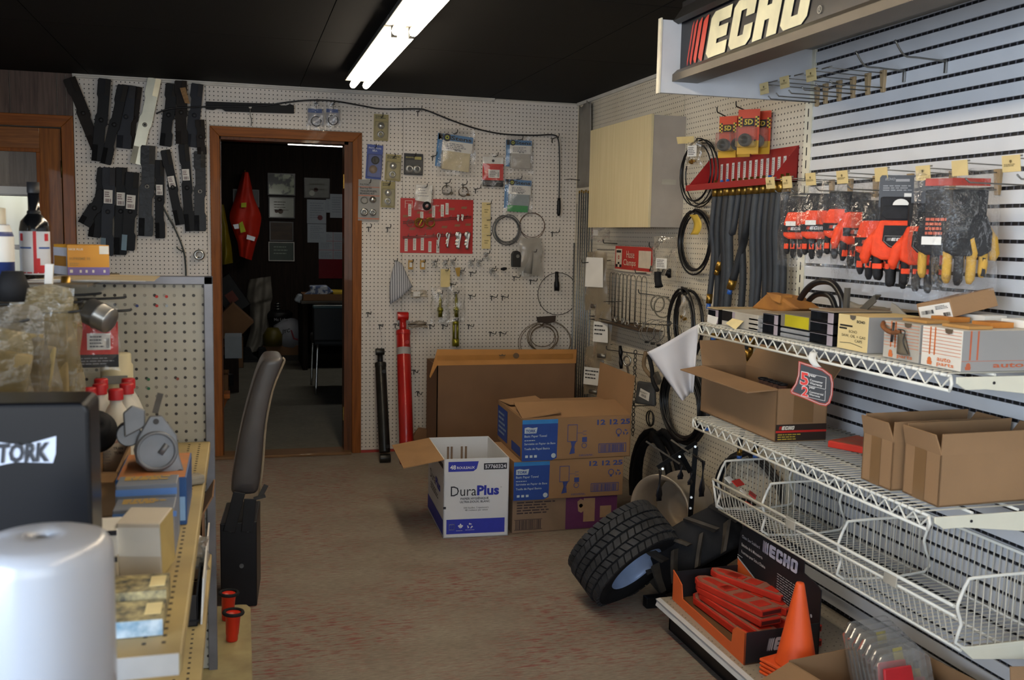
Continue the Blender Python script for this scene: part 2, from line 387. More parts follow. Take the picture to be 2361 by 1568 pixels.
def floor_mat(name, c1, c2, c3):
    m, nt, N, L, P = nodes(name); g = N.new('ShaderNodeNewGeometry')
    def noise(sc, stretch, det=5):
        mp = N.new('ShaderNodeMapping'); mp.inputs['Scale'].default_value = stretch; L.new(g.outputs['Position'], mp.inputs[0])
        n = N.new('ShaderNodeTexNoise'); n.inputs['Scale'].default_value = sc; n.inputs['Detail'].default_value = det; n.inputs['Roughness'].default_value = 0.65
        L.new(mp.outputs[0], n.inputs['Vector']); return n.outputs[0]
    def ramp(f, p0, p1, a, b):
        r = N.new('ShaderNodeValToRGB'); r.color_ramp.elements[0].position = p0; r.color_ramp.elements[1].position = p1
        r.color_ramp.elements[0].color = (*a, 1); r.color_ramp.elements[1].color = (*b, 1); L.new(f, r.inputs[0]); return r.outputs[0]
    base = ramp(noise(3.5, (1, 1.4, 1)), 0.3, 0.7, lin(c1), lin(c2))
    red = ramp(noise(13, (1.1, 6, 1), 6), 0.50, 0.60, (0, 0, 0), (1, 1, 1)); patch = ramp(noise(1.1, (1, 1, 1), 2), 0.38, 0.56, (0, 0, 0), (1, 1, 1))
    pm = N.new('ShaderNodeMath'); pm.operation = 'MULTIPLY'; L.new(red, pm.inputs[0]); L.new(patch, pm.inputs[1])
    mx = N.new('ShaderNodeMixRGB'); L.new(pm.outputs[0], mx.inputs[0]); L.new(base, mx.inputs[1]); mx.inputs[2].default_value = (*lin(c3), 1)
    fine = ramp(noise(60, (0.5, 3, 1), 4), 0.25, 0.75, (0.62, 0.62, 0.62), (1.25, 1.25, 1.25))
    mu = N.new('ShaderNodeMixRGB'); mu.blend_type = 'MULTIPLY'; mu.inputs[0].default_value = 1; L.new(mx.outputs[0], mu.inputs[1]); L.new(fine, mu.inputs[2])
    L.new(mu.outputs[0], P.inputs['Base Color']); P.inputs['Roughness'].default_value = 0.75; P.inputs['Specular IOR Level'].default_value = 0.3
    bp = N.new('ShaderNodeBump'); bp.inputs['Strength'].default_value = 0.35; bp.inputs['Distance'].default_value = 0.003
    L.new(noise(90, (0.5, 2, 1), 3), bp.inputs['Height']); L.new(bp.outputs[0], P.inputs['Normal'])
    return m
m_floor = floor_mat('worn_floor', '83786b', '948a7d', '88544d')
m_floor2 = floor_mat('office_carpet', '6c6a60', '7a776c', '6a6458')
struct(MB().bx(XL-0.1, 0.3, YF-0.1, 0.0, -0.08, 0).build('floor', m_floor), 'worn brown shop floor with reddish streaks')
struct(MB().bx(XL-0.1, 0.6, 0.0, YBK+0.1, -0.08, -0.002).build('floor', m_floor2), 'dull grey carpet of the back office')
# ceiling of black sheets with open joints
ceil = struct(MB().bx(XL-0.1, 0.3, YF-0.1, 0.12, ZC+0.012, ZC+0.1).build('ceiling', m_ceil), 'black painted ceiling')
for i in range(4):
    for j in range(8):
        x0 = XL+i*1.22; y1 = -j*1.22-0.35+0.35*(j == 0)
        y0 = -(j+1)*1.22-0.35
        MB().bx(x0+0.002, min(x0+1.218, 0.12), max(y0+0.002, YF), y1-0.002, ZC, ZC+0.013).build('panel', m_ceil, ceil)
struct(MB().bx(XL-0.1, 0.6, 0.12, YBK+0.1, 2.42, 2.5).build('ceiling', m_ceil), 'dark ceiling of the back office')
# back wall
D1L, D1R = -4.06, -3.243      # left door opening
D2L, D2R, D2T = -2.345, -1.578, 2.03
mb = MB()
for b in [(XL-0.1, 0.3, 2.04, ZC+0.02), (D1R+0.0, D2L-0.02, 0, 2.04), (D2R+0.02, 0.3, 0, 2.04), (XL-0.1, D1L, 0, 2.04)]:
    mb.bx(b[0], b[1], 0.004, 0.12, b[2], b[3])
wb = struct(mb.build('wall_back', m_wall), 'back wall faced with white pegboard sheets')
def pegsheet(parts, m=peg_b):
    q = MB()
    for x0, x1, z0, z1 in parts: q.bx(x0, x1, -0.005, 0.0035, z0, z1)
    return q.build('panel', m, wb)
X1, X2 = -2.4225, -1.2015
pegsheet([(-3.174, X1-0.0012, 0.018, 2.333)])
pegsheet([(X1+0.0012, -2.402, 0.018, 2.333), (-2.402, -1.468, 2.096, 2.333), (-1.468, X2-0.0012, 0.018, 2.333)])
pegsheet([(X2+0.0012, -0.0005, 0.018, 2.345)])
# brown grooved boards above and left of the wooden door
for x0, x1 in [(-4.3, -4.02), (-4.018, -3.80), (-3.798, -3.518), (-3.514, -3.264), (-3.260, -3.215), (-3.211, -3.177)]:
    MB().bx(x0, x1, -0.008, 0.0035, 2.11, ZC).build('plank', m_brown, wb)
MB().bx(-4.3, -4.13, -0.008, 0.0035, 0, 2.11).build('plank', m_brown, wb)
struct(MB().prism([(0, -0.006, 2.332), (0, -0.016, 2.334), (0, -0.012, 2.343), (0, -0.022, 2.350), (0, -0.022, ZC), (0, -0.006, ZC)], (2.58, 0, 0)).build('trim_1', m_trimw), 'white moulding along the top of the pegboard')
bpy.data.objects['trim_1'].location.x = -3.174+1.29
struct(MB().bx(-1.47, 0, -0.014, -0.005, 0.0, 0.016).build('baseboard_back', mat('red_tape', 'a03024', 0.5)), 'red strip along the foot of the back wall')
# right wall
wr = struct(MB().bx(0.004, 0.14, YF, 0.0, 0, ZC+0.02).build('wall_right', m_wall), 'right wall faced with pegboard sheets')
for y0, y1 in [(-0.43, -0.001), (-1.672, -0.434), (-2.892, -1.676), (-4.3, -2.896)]:
    MB().bx(-0.005, 0.0035, y0, y1, 0.018, 2.335).build('panel', peg_r, wr)
struct(MB().bx(-0.02, -0.004, -3.1, -0.02, 2.335, ZC).build('trim_2', m_trimw), 'pale strip along the top of the right wall')
# walls behind and beside the camera, with the windows that let the daylight in
wl = struct(MB().bx(XL-0.12, XL, -9, -8.0, 0, ZC).bx(XL-0.12, XL, -5.8, 0, 0, ZC).bx(XL-0.12, XL, -8, -5.8, 0, 0.45).bx(XL-0.12, XL, -8, -5.8, 2.1, ZC).build('wall_left', m_wall), 'left wall with a window')
wf = struct(MB().bx(XL, -3.9, YF-0.12, YF, 0, ZC).bx(-0.5, 0.3, YF-0.12, YF, 0, ZC).bx(-3.9, -0.5, YF-0.12, YF, 0, 0.7).bx(-3.9, -0.5, YF-0.12, YF, 2.2, ZC).build('wall_front', m_wall), 'front wall with the shop window')
# ---- opening to the back office: frame of orange brown wood
fr = thing('door_2', 'orange brown wooden frame of the open doorway to the back office', 'door', (-1.96, 0, 0), kind='structure')
a = (HB(483.4, 290).x, HB(834.6, 305).x)
MB().prism([(-2.402, -0.02, 0), (-2.345, -0.02, 0), (-2.345, -0.02, 2.03), (-2.402, -0.02, 2.09)], (0, 0.02, 0)).build('jamb_casing', m_oakt, fr, 0.003)
MB().prism([(-1.468, -0.02, 0), (-1.468, -0.02, 2.09), (-1.527, -0.02, 2.03), (-1.527, -0.02, 0)], (0, 0.02, 0)).build('jamb_casing', m_oakt, fr, 0.003)
MB().prism([(-2.402, -0.02, 2.09), (-2.345, -0.02, 2.03), (-1.527, -0.02, 2.03), (-1.468, -0.02, 2.09)], (0, 0.02, 0)).build('head_casing', m_oaktx, fr, 0.003)
m_jamb = wood('jamb_wood', '4a2a14', '63391b', 'Z', 0.45, 6)
MB().bx(-2.36, -2.338, 0.0, 0.13, 0, 2.03).build('jamb', m_jamb, fr)
MB().bx(-1.578, -1.545, 0.0, 0.13, 0, 2.03).build('jamb', m_jamb, fr)
MB().bx(-1.553, -1.527, -0.004, 0.02, 0, 2.03).build('stop', m_jamb, fr)
MB().bx(-2.345, -1.55, 0.0, 0.13, 2.012, 2.034).build('head_jamb', m_jamb, fr)
for z in (1.78, 0.26):
    h_ = MB().bx(-1.582, -1.577, 0.02, 0.055, z-0.045, z+0.045).build('hinge', m_brass, fr)
    for dz in (-0.03, 0, 0.03): MB().cyl((-1.583, 0.037, z+dz), (-1.580, 0.037, z+dz), 0.005, n=8).build('screw', m_chrome, h_)
struct(MB().bx(-2.40, -1.535, -0.06, 0.12, 0, 0.018).build('trim_3', wood('sill_wood', '6b4c30', '80603f', 'X', 0.6, 6), bevel=0.004), 'worn wooden door sill')
# ---- wooden door with a glazed upper half
d1 = thing('door_1', 'orange brown wooden door with glass in its upper half', 'door', (-3.6, 0, 0), kind='structure')
MB().prism([(-4.12, -0.02, 2.109), (-4.06, -0.02, 2.04), (-3.243, -0.02, 2.04), (-3.177, -0.02, 2.109)], (0, 0.02, 0)).build('head_casing', m_oaktx, d1, 0.003)
MB().prism([(-3.177, -0.02, 0), (-3.177, -0.02, 2.109), (-3.243, -0.02, 2.04), (-3.243, -0.02, 0)], (0, 0.02, 0)).build('jamb_casing', m_oakt, d1, 0.003)
MB().prism([(-4.12, -0.02, 0), (-4.06, -0.02, 0), (-4.06, -0.02, 2.04), (-4.12, -0.02, 2.109)], (0, 0.02, 0)).build('jamb_casing', m_oakt, d1, 0.003)
gx1 = HB(83, 352).x; gzt = HB(60, 350).z; gx0 = -3.95; gzb = 1.10
MB().bx(gx1+0.02, -3.250, 0.002, 0.04, 0.01, 2.032).build('stile', m_oak, d1, 0.002)
MB().bx(-4.055, gx0-0.02, 0.002, 0.04, 0.01, 2.032).build('stile', m_oak, d1, 0.002)
MB().bx(gx0-0.02, gx1+0.02, 0.002, 0.04, gzt+0.02, 2.032).build('rail', m_oakx, d1, 0.002)
MB().bx(gx0-0.02, gx1+0.02, 0.002, 0.04, 0.01, gzb-0.02).build('rail', m_oakx, d1, 0.002)
q = MB()
q.bx(gx0-0.022, gx1+0.022, -0.004, 0.02, gzt, gzt+0.022).bx(gx0-0.022, gx1+0.022, -0.004, 0.02, gzb-0.022, gzb).bx(gx1, gx1+0.022, -0.004, 0.02, gzb, gzt).bx(gx0-0.022, gx0, -0.004, 0.02, gzb, gzt)
q.build('glazing_bead', m_oakt, d1, 0.003)
m_glass = film('door_glass', 'c8d2d6', 0.04, 0.02, 0.0)
MB().bx(gx0, gx1, 0.014, 0.018, gzb, gzt).build('pane', m_glass, d1)
for z in (HB(140, 390).z, 0.3):
    MB().bx(-3.252, -3.243, -0.006, 0.004, z-0.05, z+0.05).cyl((-3.2475, -0.008, z-0.05), (-3.2475, -0.008, z+0.05), 0.006, n=8).build('hinge', mat('aged_brass', '5a4a26', 0.45, 0.8), d1)
# ---- entry beyond the glazed door: boarded wall with a curtained window
ew = MB(); EY = 2.2
wx0, wx1, wz0, wz1 = -4.55, -3.78, 0.95, 1.70
ew.bx(-5.6, -2.5, EY, EY+0.1, wz1, 2.45).bx(-5.6, -2.5, EY, EY+0.1, 0, wz0).bx(-5.6, wx0, EY, EY+0.1, wz0, wz1).bx(wx1, -2.5, EY, EY+0.1, wz0, wz1)
e_ = struct(ew.build('wall_entry', m_brown), 'brown boarded wall seen through the door glass')
for x in (-4.9, -4.62, -4.3, -4.1, -3.86, -3.6, -3.3): MB().bx(x, x+0.24, EY-0.008, EY, wz1+0.08, 2.4).build('plank', m_brown, e_)
wn = thing('window_1', 'window with sheer white curtains seen through the door glass', 'window', (-4.1, EY, 1.0), kind='structure')
q = MB(); q.bx(wx0-0.05, wx1+0.05, EY-0.02, EY, wz1, wz1+0.06).bx(wx0-0.05, wx1+0.05, EY-0.03, EY, wz0-0.05, wz0).bx(wx0-0.05, wx0, EY-0.02, EY, wz0, wz1).bx(wx1, wx1+0.05, EY-0.02, EY, wz0, wz1); q.bx(wx0, wx1, EY+0.02, EY+0.05, 1.26, 1.30)
q.build('window_frame', m_trimw, wn)
m_sheer = film('sheer_curtain', 'e8e8ea', 0.45, 0.6, 0.0)
def drape(x0, x1, z0, z1, y, k):
    return MB().grid(lambda u, v: V((x0+(x1-x0)*u, y-0.02*math.sin(u*k)*(0.4+v*0.6), z1-(z1-z0)*v-0.05*abs(math.sin(u*k/4+1))*v)), 40, 6)
drape(wx0, wx1, wz0+0.05, wz1-0.02, EY-0.06, 34).build('curtain', m_sheer, wn)
MB().cyl((wx0-0.04, EY-0.05, wz1-0.01), (wx1+0.04, EY-0.05, wz1-0.01), 0.008).build('curtain_rod', m_trimw, wn)
MB().bx(-5.6, -5.5, 0.12, EY, 0, 2.45).bx(-2.62, -2.5, 0.12, EY, 0, 2.45).build('wall_entry_side', m_brown)['kind'] = 'structure'
# ---- back office shell
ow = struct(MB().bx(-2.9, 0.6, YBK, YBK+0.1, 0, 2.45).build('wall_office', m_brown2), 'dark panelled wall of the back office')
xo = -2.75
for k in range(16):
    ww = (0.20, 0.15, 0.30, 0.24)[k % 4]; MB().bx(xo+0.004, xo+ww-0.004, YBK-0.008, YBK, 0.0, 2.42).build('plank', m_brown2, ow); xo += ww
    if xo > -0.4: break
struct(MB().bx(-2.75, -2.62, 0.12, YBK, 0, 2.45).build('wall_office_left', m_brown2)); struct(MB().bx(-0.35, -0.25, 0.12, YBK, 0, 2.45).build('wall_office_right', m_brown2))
# ================================================================== CEILING LIGHTS
m_tube = emit('lit_tube', (1.0, 0.87, 0.69), TUBE)
m_fix = mat('lamp_enamel', 'cfc8b4', 0.5, var=0.05)
m_fixd = mat('lamp_housing', '4a4844', 0.6, var=0.1)
def fluoro(y0, y1, label, x=-1.572):
    t = thing('fluorescent_lamp', label, 'ceiling lamp', (x, (y0+y1)/2, ZC-0.09), 'fluorescent lamps in a row along the ceiling')
    MB().prism([(x-0.075, y0, ZC-0.045), (x-0.06, y0, ZC), (x+0.06, y0, ZC), (x+0.075, y0, ZC-0.045)], (0, y1-y0, 0)).build('housing', m_fixd, t)
    MB().bx(x-0.078, x+0.078, y0, y1, ZC-0.05, ZC-0.045).build('reflector', m_fix, t)
    for dx in (-0.036, 0.036):
        MB().tube([(x+dx, y0+0.02, ZC-0.075), (x+dx, y1-0.02, ZC-0.075)], 0.0185, 10).build('tube', m_tube, t)
        for yy in (y0+0.006, y1-0.006):
            MB().bx(x+dx-0.012, x+dx+0.012, yy-0.01, yy+0.01, ZC-0.09, ZC-0.045).build('lamp_holder', m_fixd, t)
fluoro(-2.27, -0.735, 'twin tube fluorescent lamp on the black ceiling nearest the back wall')
fluoro(-4.75, -2.30, 'twin tube fluorescent lamp cut by the top edge of the picture')
fluoro(-7.3, -4.9, 'twin tube fluorescent lamp behind the camera')
# lamp of the back office
t = thing('fluorescent_lamp', 'lit fluorescent lamp on the office ceiling beyond the doorway', 'ceiling lamp', (-1.2, 3.5, 2.3), 'office ceiling lamps')
MB().bx(-1.76, -0.6, 3.45, 3.6, 2.335, 2.42).build('housing', m_fix, t)
MB().bx(-1.76, -0.6, 3.45, 3.6, 2.295, 2.335).build('diffuser', emit('office_tube', (1.0, 0.95, 0.86), 9.0), t)
# ================================================================== SLATWALL DISPLAY ON THE RIGHT
SY0, SY1 = -3.09, -5.9
m_slat = mat('slat_enamel', 'c9ccd0', 0.45, var=0.04, ns=5)
m_slot = mat('slot_black', '101014', 0.6, var=0.3, ns=200)
m_upr = mat('upright_enamel', 'd3d0bd', 0.45, var=0.06)
pitch = 0.0495
sw = thing('slatwall_unit', 'white slatwall display unit with black slots on the right wall', 'display unit', (XS, -4.4, 0), None)
z0s = HX(1866, 397, XS).z
nlo = int((z0s-0.13)/pitch); nhi = int((2.30-z0s)/pitch)
MB().bx(XS+0.006, -0.006, SY1, SY0, 0.0, 2.33).build('back_panel', m_slot, sw)
me_s = None
for k in range(-nlo, nhi+1):
    zc = z0s+k*pitch
    if me_s is None:
        o = MB().bx(XS, XS+0.008, SY1, SY0-0.022, zc+0.0055, zc+pitch-0.0055).build('slat', m_slat, sw); me_s = o; z_s = zc
    else:
        c = me_s.copy(); C.objects.link(c); c.location = me_s.location+V((0, 0, zc-z_s))
# slotted uprights
for y in (SY0, SY0-1.345):
    u = MB().bx(XS-0.004, XS+0.02, y-0.024, y+0.024, 0, 2.25).build('upright', m_upr, sw)
    q = MB()
    for k in range(44):
        z = 0.15+k*0.048; q.bx(XS-0.0048, XS-0.0035, y-0.003, y+0.003, z, z+0.03)
    if y == SY0: q.build('slots', m_slot, u)
# little bridges seen inside the slots
q = MB()
for k in range(-nlo, nhi+1):
    zc = z0s+k*pitch; y = SY0-0.04
    while y > SY1: q.bx(XS+0.0035, XS+0.006, y-0.0015, y+0.0015, zc-0.005, zc+0.005); y -= 0.027
o = q.build('slot_bridges', mat('bridge_grey', '54545c', 0.5), sw); o['kind'] = 'stuff'
# ---- header canopy with the lit maker's sign
hd = thing('header_canopy', 'dark header sign reading ECHO over the slatwall, with a white end panel', 'sign', (-0.45, -4.3, 1.98), None)
hx = -0.775
mW = mat('canopy_white', 'bfc2c6', 0.55, var=0.04)
MB().bx(hx, XS+0.02, SY0-0.005, SY0+0.013, 1.98, 2.235).prism([(XS+0.02, SY0-0.005, 2.235), (hx+0.15, SY0-0.005, 2.235), (hx+0.2, SY0-0.005, 2.33), (XS+0.02, SY0-0.005, 2.33)], (0, 0.018, 0)).build('end_panel', mW, hd)
MB().bx(hx-0.006, hx, SY0-0.008, SY0+0.016, 1.978, 2.24).build('edge_strip', mat('cream_edge', 'd8d2bc', 0.5), hd)
mDk = mat('sign_black', '15161c', 0.35, var=0.2, ns=8); mBr = mat('bronze_frame', '5a5348', 0.45, 0.3, var=0.12)
YE = SY0-1.9
FX = -0.70
MB().bx(FX, FX+0.02, YE, SY0-0.006, 2.03, 2.30).build('sign_face', mDk, hd)
MB().prism([(FX-0.03, SY0-0.008, 2.02), (FX+0.07, SY0-0.008, 2.02), (FX+0.07, SY0-0.008, 2.03), (FX-0.012, SY0-0.008, 2.062), (FX-0.03, SY0-0.008, 2.045)], (0, YE-SY0, 0)).build('lower_rail', mBr, hd)
MB().prism([(FX-0.035, SY0-0.008, 2.232), (FX-0.015, SY0-0.008, 2.222), (FX+0.03, SY0-0.008, 2.30), (FX+0.03, SY0-0.008, 2.325)], (0, YE-SY0, 0)).build('upper_rail', mat('bronze_dark', '2c2a28', 0.5, 0.2), hd)
MB().bx(FX+0.07, XS, YE, SY0-0.008, 2.255, 2.27).build('soffit', mat('soffit_grey', '8a867c', 0.6), hd)
MB().bx(XS-0.06, XS-0.005, YE, SY0-0.01, 2.17, 2.25).build('lamp_box', mat('lampbox_grey', '7c7970', 0.5), hd)
fc = Face((FX-0.001, SY0-0.03, 2.03), (0, -1.86, 0), (0, 0, 0.2), 0.0015)
ms, ml = MB(), MB()
A = HX(1573, 100, FX); B_ = HX(1835, 8, FX)
echo_logo(ms, ml, fc, 0.03, 0.19, 0.41, 0.72, shear=0.3)
ms.build('logo_stripes', mat('logo_red', 'c03020', 0.4), hd); ml.build('logo_letters', mat('logo_cream', 'ddd6b0', 0.4), hd)
q = MB(); fc.circ(q, 0.462, 0.3, 0.011, r_in=0.0085); fc.text(q, 'R', 0.4595, 0.27, h=0.065); q.build('registered_mark', mat('mark_grey', '9a968a', 0.5), hd)
# ================================================================== SHELVES, BASKETS AND HOOKS ON THE SLATWALL
m_wire = mat('white_wire', 'd6d4ca', 0.45, var=0.07, ns=12)
m_wired = mat('dusty_wire', 'b9b4a6', 0.6, var=0.12, ns=6)
def wire_shelf(label, xf, zt, y0, y1):
    t = thing('wire_shelf', label, 'shelf', ((xf+XS)/2, (y0+y1)/2, zt-0.05), 'white wire shelves on the slatwall')
    MB().tube([(xf, y0, zt), (xf, y1, zt)], 0.0042, 8).tube([(xf, y0, zt-0.036), (xf, y1, zt-0.036)], 0.0042, 8).tube([(xf, y1, zt), (xf, y1-0.006, zt-0.018), (xf, y1, zt-0.036)], 0.0042, 8).tube([(xf, y0, zt), (xf, y0+0.006, zt-0.018), (xf, y0, zt-0.036)], 0.0042, 8).build('front_rail', m_wire, t)
    n = 23; pts = []
    for k in range(n*2+1): pts.append((xf, y0+(y1-y0)*k/(n*2), zt-0.004-(0.028 if k % 2 else 0)))
    MB().tube(pts, 0.0028, 6, smooth=False).build('zigzag_truss', m_wire, t)
    q = MB(); k = 0; y = y0-0.012
    while y > y1:
        q.tube([(xf-0.006, y, zt-0.002), (xf+0.0, y, zt+0.0055), (XS-0.006, y, zt+0.0055)], 0.0022, 5); y -= 0.026
    o = q.build('deck_wires', m_wired, t); o['kind'] = 'stuff'
    for x in (xf+0.13, xf+0.27, XS-0.03): MB().tube([(x, y0, zt), (x, y1, zt)], 0.0038, 8).build('long_rail', m_wire, t)
    for y in (y0-0.004, y1-0.004):
        b = MB().prism([(xf+0.012, y, zt-0.002), (XS-0.004, y, zt-0.002), (XS-0.004, y, zt-0.07), (xf+0.1, y, zt-0.034), (xf+0.04, y, zt-0.034), (xf+0.012, y, zt-0.018)], (0, -0.005, 0)).build('bracket', m_upr, t, 0.0015)
        if y < -4: MB().cyl((xf+0.12, y-0.0052, zt-0.018), (xf+0.12, y-0.0065, zt-0.018), 0.004, n=8).build('bolt_hole', m_slot, b)
wire_shelf('upper white wire shelf holding parts boxes', -0.58, 1.144, -3.09, -4.435)
wire_shelf('lower white wire shelf holding three open brown boxes', -0.586, 0.787, -3.09, -4.40)
# ---- wire basket shelf with dividers
bt = thing('wire_basket_shelf', 'white wire basket shelf with upright dividers under the wire shelves', 'basket', (-0.33, -3.75, 0.44), None)
bx0, by0, by1, bzt, bz2, bzb = -0.50, -3.10, -4.41, 0.55, 0.522, 0.43
MB().tube([(XS-0.01, by0, bzb), (bx0+0.04, by0, bzb), (bx0+0.02, by0, bzb+0.01), (bx0, by0, bzt)], 0.0048, 8).tube([(bx0, by0, bzt), (bx0, by1, bzt)], 0.005, 8).build('front_rail', m_wire, bt)
MB().tube([(bx0+0.006, by0, bz2), (bx0+0.006, by1, bz2)], 0.0042, 8).build('second_rail', m_wire, bt)
MB().tube([(bx0+0.03, by0, bzb), (bx0+0.03, by1, bzb)], 0.004, 8).tube([(bx0+0.17, by0, bzb-0.003), (bx0+0.17, by1, bzb-0.003)], 0.004, 8).tube([(XS-0.02, by0, bzb), (XS-0.02, by1, bzb)], 0.004, 8).build('floor_rails', m_wire, bt)
MB().tube([(XS-0.012, by0, bzb+0.19), (XS-0.012, by1, bzb+0.19)], 0.0045, 8).build('back_rail', m_wire, bt)
q = MB(); y = by0-0.02
while y > by1:
    q.tube([(bx0+0.006, y, bz2), (bx0+0.03, y, bzb), (XS-0.02, y, bzb), (XS-0.012, y, bzb+0.19)], 0.0021, 5, smooth=False); y -= 0.0235
o = q.build('basket_wires', m_wired, bt); o['kind'] = 'stuff'
for (u, v) in ((1670.7, 1062.8), (1775, 1115), (1952, 1202), (2231, 1334)):
    p = HX(u, v, -0.47); y, zt = p.y, max(p.z, 0.60)
    d = MB().tube(smooth_path([(bx0+0.006, y, bz2+0.02), (bx0+0.008, y, zt-0.06), (bx0+0.03, y, zt-0.01), (bx0+0.06, y, zt), (XS-0.06, y, zt), (XS-0.02, y, zt-0.01), (XS-0.02, y, zt-0.05), (XS-0.028, y, zt-0.08), (XS-0.02, y, zt-0.11), (XS-0.02, y, bzb+0.01), (bx0+0.03, y, bzb+0.01), (bx0+0.02, y, bz2-0.02)], 3, True), 0.0046, 8, closed=True).build('divider', m_wire, bt)
    q = MB(); x = bx0+0.035
    while x < XS-0.03: q.tube([(x, y, bzb), (x, y, zt)], 0.002, 5); x += 0.0235
    q.build('divider_wires', m_wired, d)['kind'] = 'stuff'
MB().prism([(bx0+0.02, by1-0.004, bzb+0.012), (XS-0.004, by1-0.004, bzb+0.012), (XS-0.004, by1-0.004, bzb-0.05), (bx0+0.06, by1-0.004, bzb-0.022)], (0, -0.006, 0)).build('bracket', m_upr, bt, 0.0015)
for (u, v) in ((1822, 1205), (2052, 1333)):
    p = HX(u, v, bx0-0.006); MB().box((p.x, p.y+0.03, p.z-0.02), (0.004, 0, 0), (0, -0.055, 0), (0.002, 0, 0.036)).build('price_clip', mat('dusty_clip', 'a8a498', 0.5), bt, 0.001)
# paper tags lying in the basket
for k, (a, b) in enumerate((((1692, 1105), (1712, 1122)), ((1722, 1132), (1748, 1150)), ((1742, 1160), (1722, 1170)))):
    p = HX(a[0], a[1], -0.44); r_ = HX(b[0], b[1], -0.44); d = (r_-p)
    m_ = MB().cbox((p+r_)/2, 0.05, 0.03, 0.004, Matrix.Rotation(0.5+k*0.5, 3, 'Z')@Matrix.Rotation(0.6, 3, 'X'))
    o = m_.build('paper_tag', mat('tag_red', 'c8342c', 0.5)); tag(o, ['red and white tag lying in the basket corner', 'red tag in the middle of three in the wire basket', 'red tag nearest the first divider of the wire basket'][k], 'tag', 'tags lying in the wire basket')
    MB().cbox((p+r_)/2+V((-0.03, 0.012, 0.01)), 0.035, 0.03, 0.003, Matrix.Rotation(0.5+k*0.5, 3, 'Z')@Matrix.Rotation(0.6, 3, 'X')).build('white_end', m_paper, o)
# ---- hooks with price cards
m_base = mat('hook_base', '9a8462', 0.45, var=0.1)
m_tagc = mat('price_card', 'c6b27e', 0.6, var=0.06, ns=20)
def scan_hook(y, z, L, label, group, card=True, blank=False, tilt=0.0):
    t = thing('display_hook', label, 'hook', (XS, y, z), group)
    MB().prism([(XS-0.012, y-0.013, z+0.028), (XS-0.012, y+0.013, z+0.028), (XS-0.008, y+0.008, z-0.045), (XS-0.008, y-0.008, z-0.045)], (0.012, 0, 0)).build('hook_base', m_base, t, 0.002)
    MB().tube([(XS-0.008, y, z-0.03), (XS-L*0.88, y+0.002, z-0.028), (XS-L*0.94, y, z-0.018)], 0.0023, 6).build('lower_wire', m_zinc, t)
    MB().tube([(XS-0.008, y, z+0.018), (XS-L, y, z+0.022)], 0.0018, 6).build('upper_wire', m_zinc, t)
    if card:
        x = XS-L; MB().tube([(x, y-0.028, z+0.026), (x, y+0.028, z+0.026)], 0.0025, 6).build('card_bar', m_zinc, t)
        c = MB().box((x-0.001, y+0.029, z-0.012), (-0.002, 0, 0), (0, -0.058, 0), (-0.006, 0, 0.04)).build('price_card', m_tagc, t)
        if not blank:
            f = Face((x-0.0035, y+0.029, z-0.012), (0, -0.058, 0), (-0.006, 0, 0.04), 0.0004); q = MB()
            f.poly(q, [(0.42, 0.62), (0.5, 0.5), (0.58, 0.62), (0.55, 0.72), (0.45, 0.72)]); f.lines(q, 0.12, 0.88, 0.32, 0.5, 2, int(-y*1000)); q.build('print', flat('6a5a38'), c)
    else:
        x = XS-L; MB().tube([(x, y-0.028, z+0.022), (x, y+0.028, z+0.022)], 0.0022, 6).build('card_bar', m_zinc, t)
    return t
Z4 = zb(1840, 100, 4.532)
for k, (u, v) in enumerate(((885, 400), (725, 430), (570, 465), (425, 500), (283, 530), (195, 560))):
    p = HX(*Z4(u, v), XS-0.006)
    scan_hook(p.y, p.z+0.01, 0.22, ['wire display hook under the canopy, nearest the two plain hooks', 'second wire display hook from the plain hooks under the canopy', 'third wire display hook from the plain hooks under the canopy', 'fourth wire display hook from the plain hooks under the canopy', 'fifth wire display hook from the plain hooks under the canopy', 'wire display hook under the canopy, nearest its white end panel'][k], 'display hooks under the canopy', card=k in (1, 3, 5))
ZP = zb(1560, 320, 2.9476)
hooks_low = []
for k, (u, v) in enumerate(((645, 308), (760, 303), (920, 283), (1135, 270), (1400, 252), (1685, 243), (1935, 210), (2285, 180))):
    p = HX(*ZP(u, v), XS-0.25); hooks_low.append(p)
    scan_hook(p.y, p.z-0.004, 0.25, ['display hook with a blank looking card in front of the hoses', 'display hook with a printed card beside the slotted upright', 'display hook with a tilted card just right of the upright', 'display hook above the bagged orange gloves, fourth card from the left', 'display hook with a blank card above the ECHO gloves', 'display hook with a printed card above the ECHO gloves', 'display hook with a blank card above the tan gloves', 'display hook with a printed card at the right picture edge'][k], 'display hooks with price cards above the gloves', blank=k in (4, 6))
for k, pts in enumerate((((765, 165), (820, 205), (1090, 278), (1115, 290), (1115, 380)), ((1235, 20), (1285, 130), (1525, 180), (1550, 187), (1548, 285)))):
    b = HX(*Z4(*pts[3]), XS-0.006); L = 0.16
    t = thing('wire_hook', ['bare bent wire hook beside the row of display hooks', 'bare bent wire hook farther right on the upper slats'][k], 'hook', b, 'plain hooks on the upper slats')
    MB().tube(smooth_path([b+V((0, 0, 0)), b+V((-0.1, 0, 0.004)), b+V((-0.15, 0, 0.008)), b+V((-0.185, 0, 0.05))], 4), 0.003, 6).build('arm', m_zinc, t)
    MB().bx(b.x-0.005, b.x, b.y-0.004, b.y+0.004, b.z-0.035, b.z+0.004).build('back_plate', m_chrome, t)
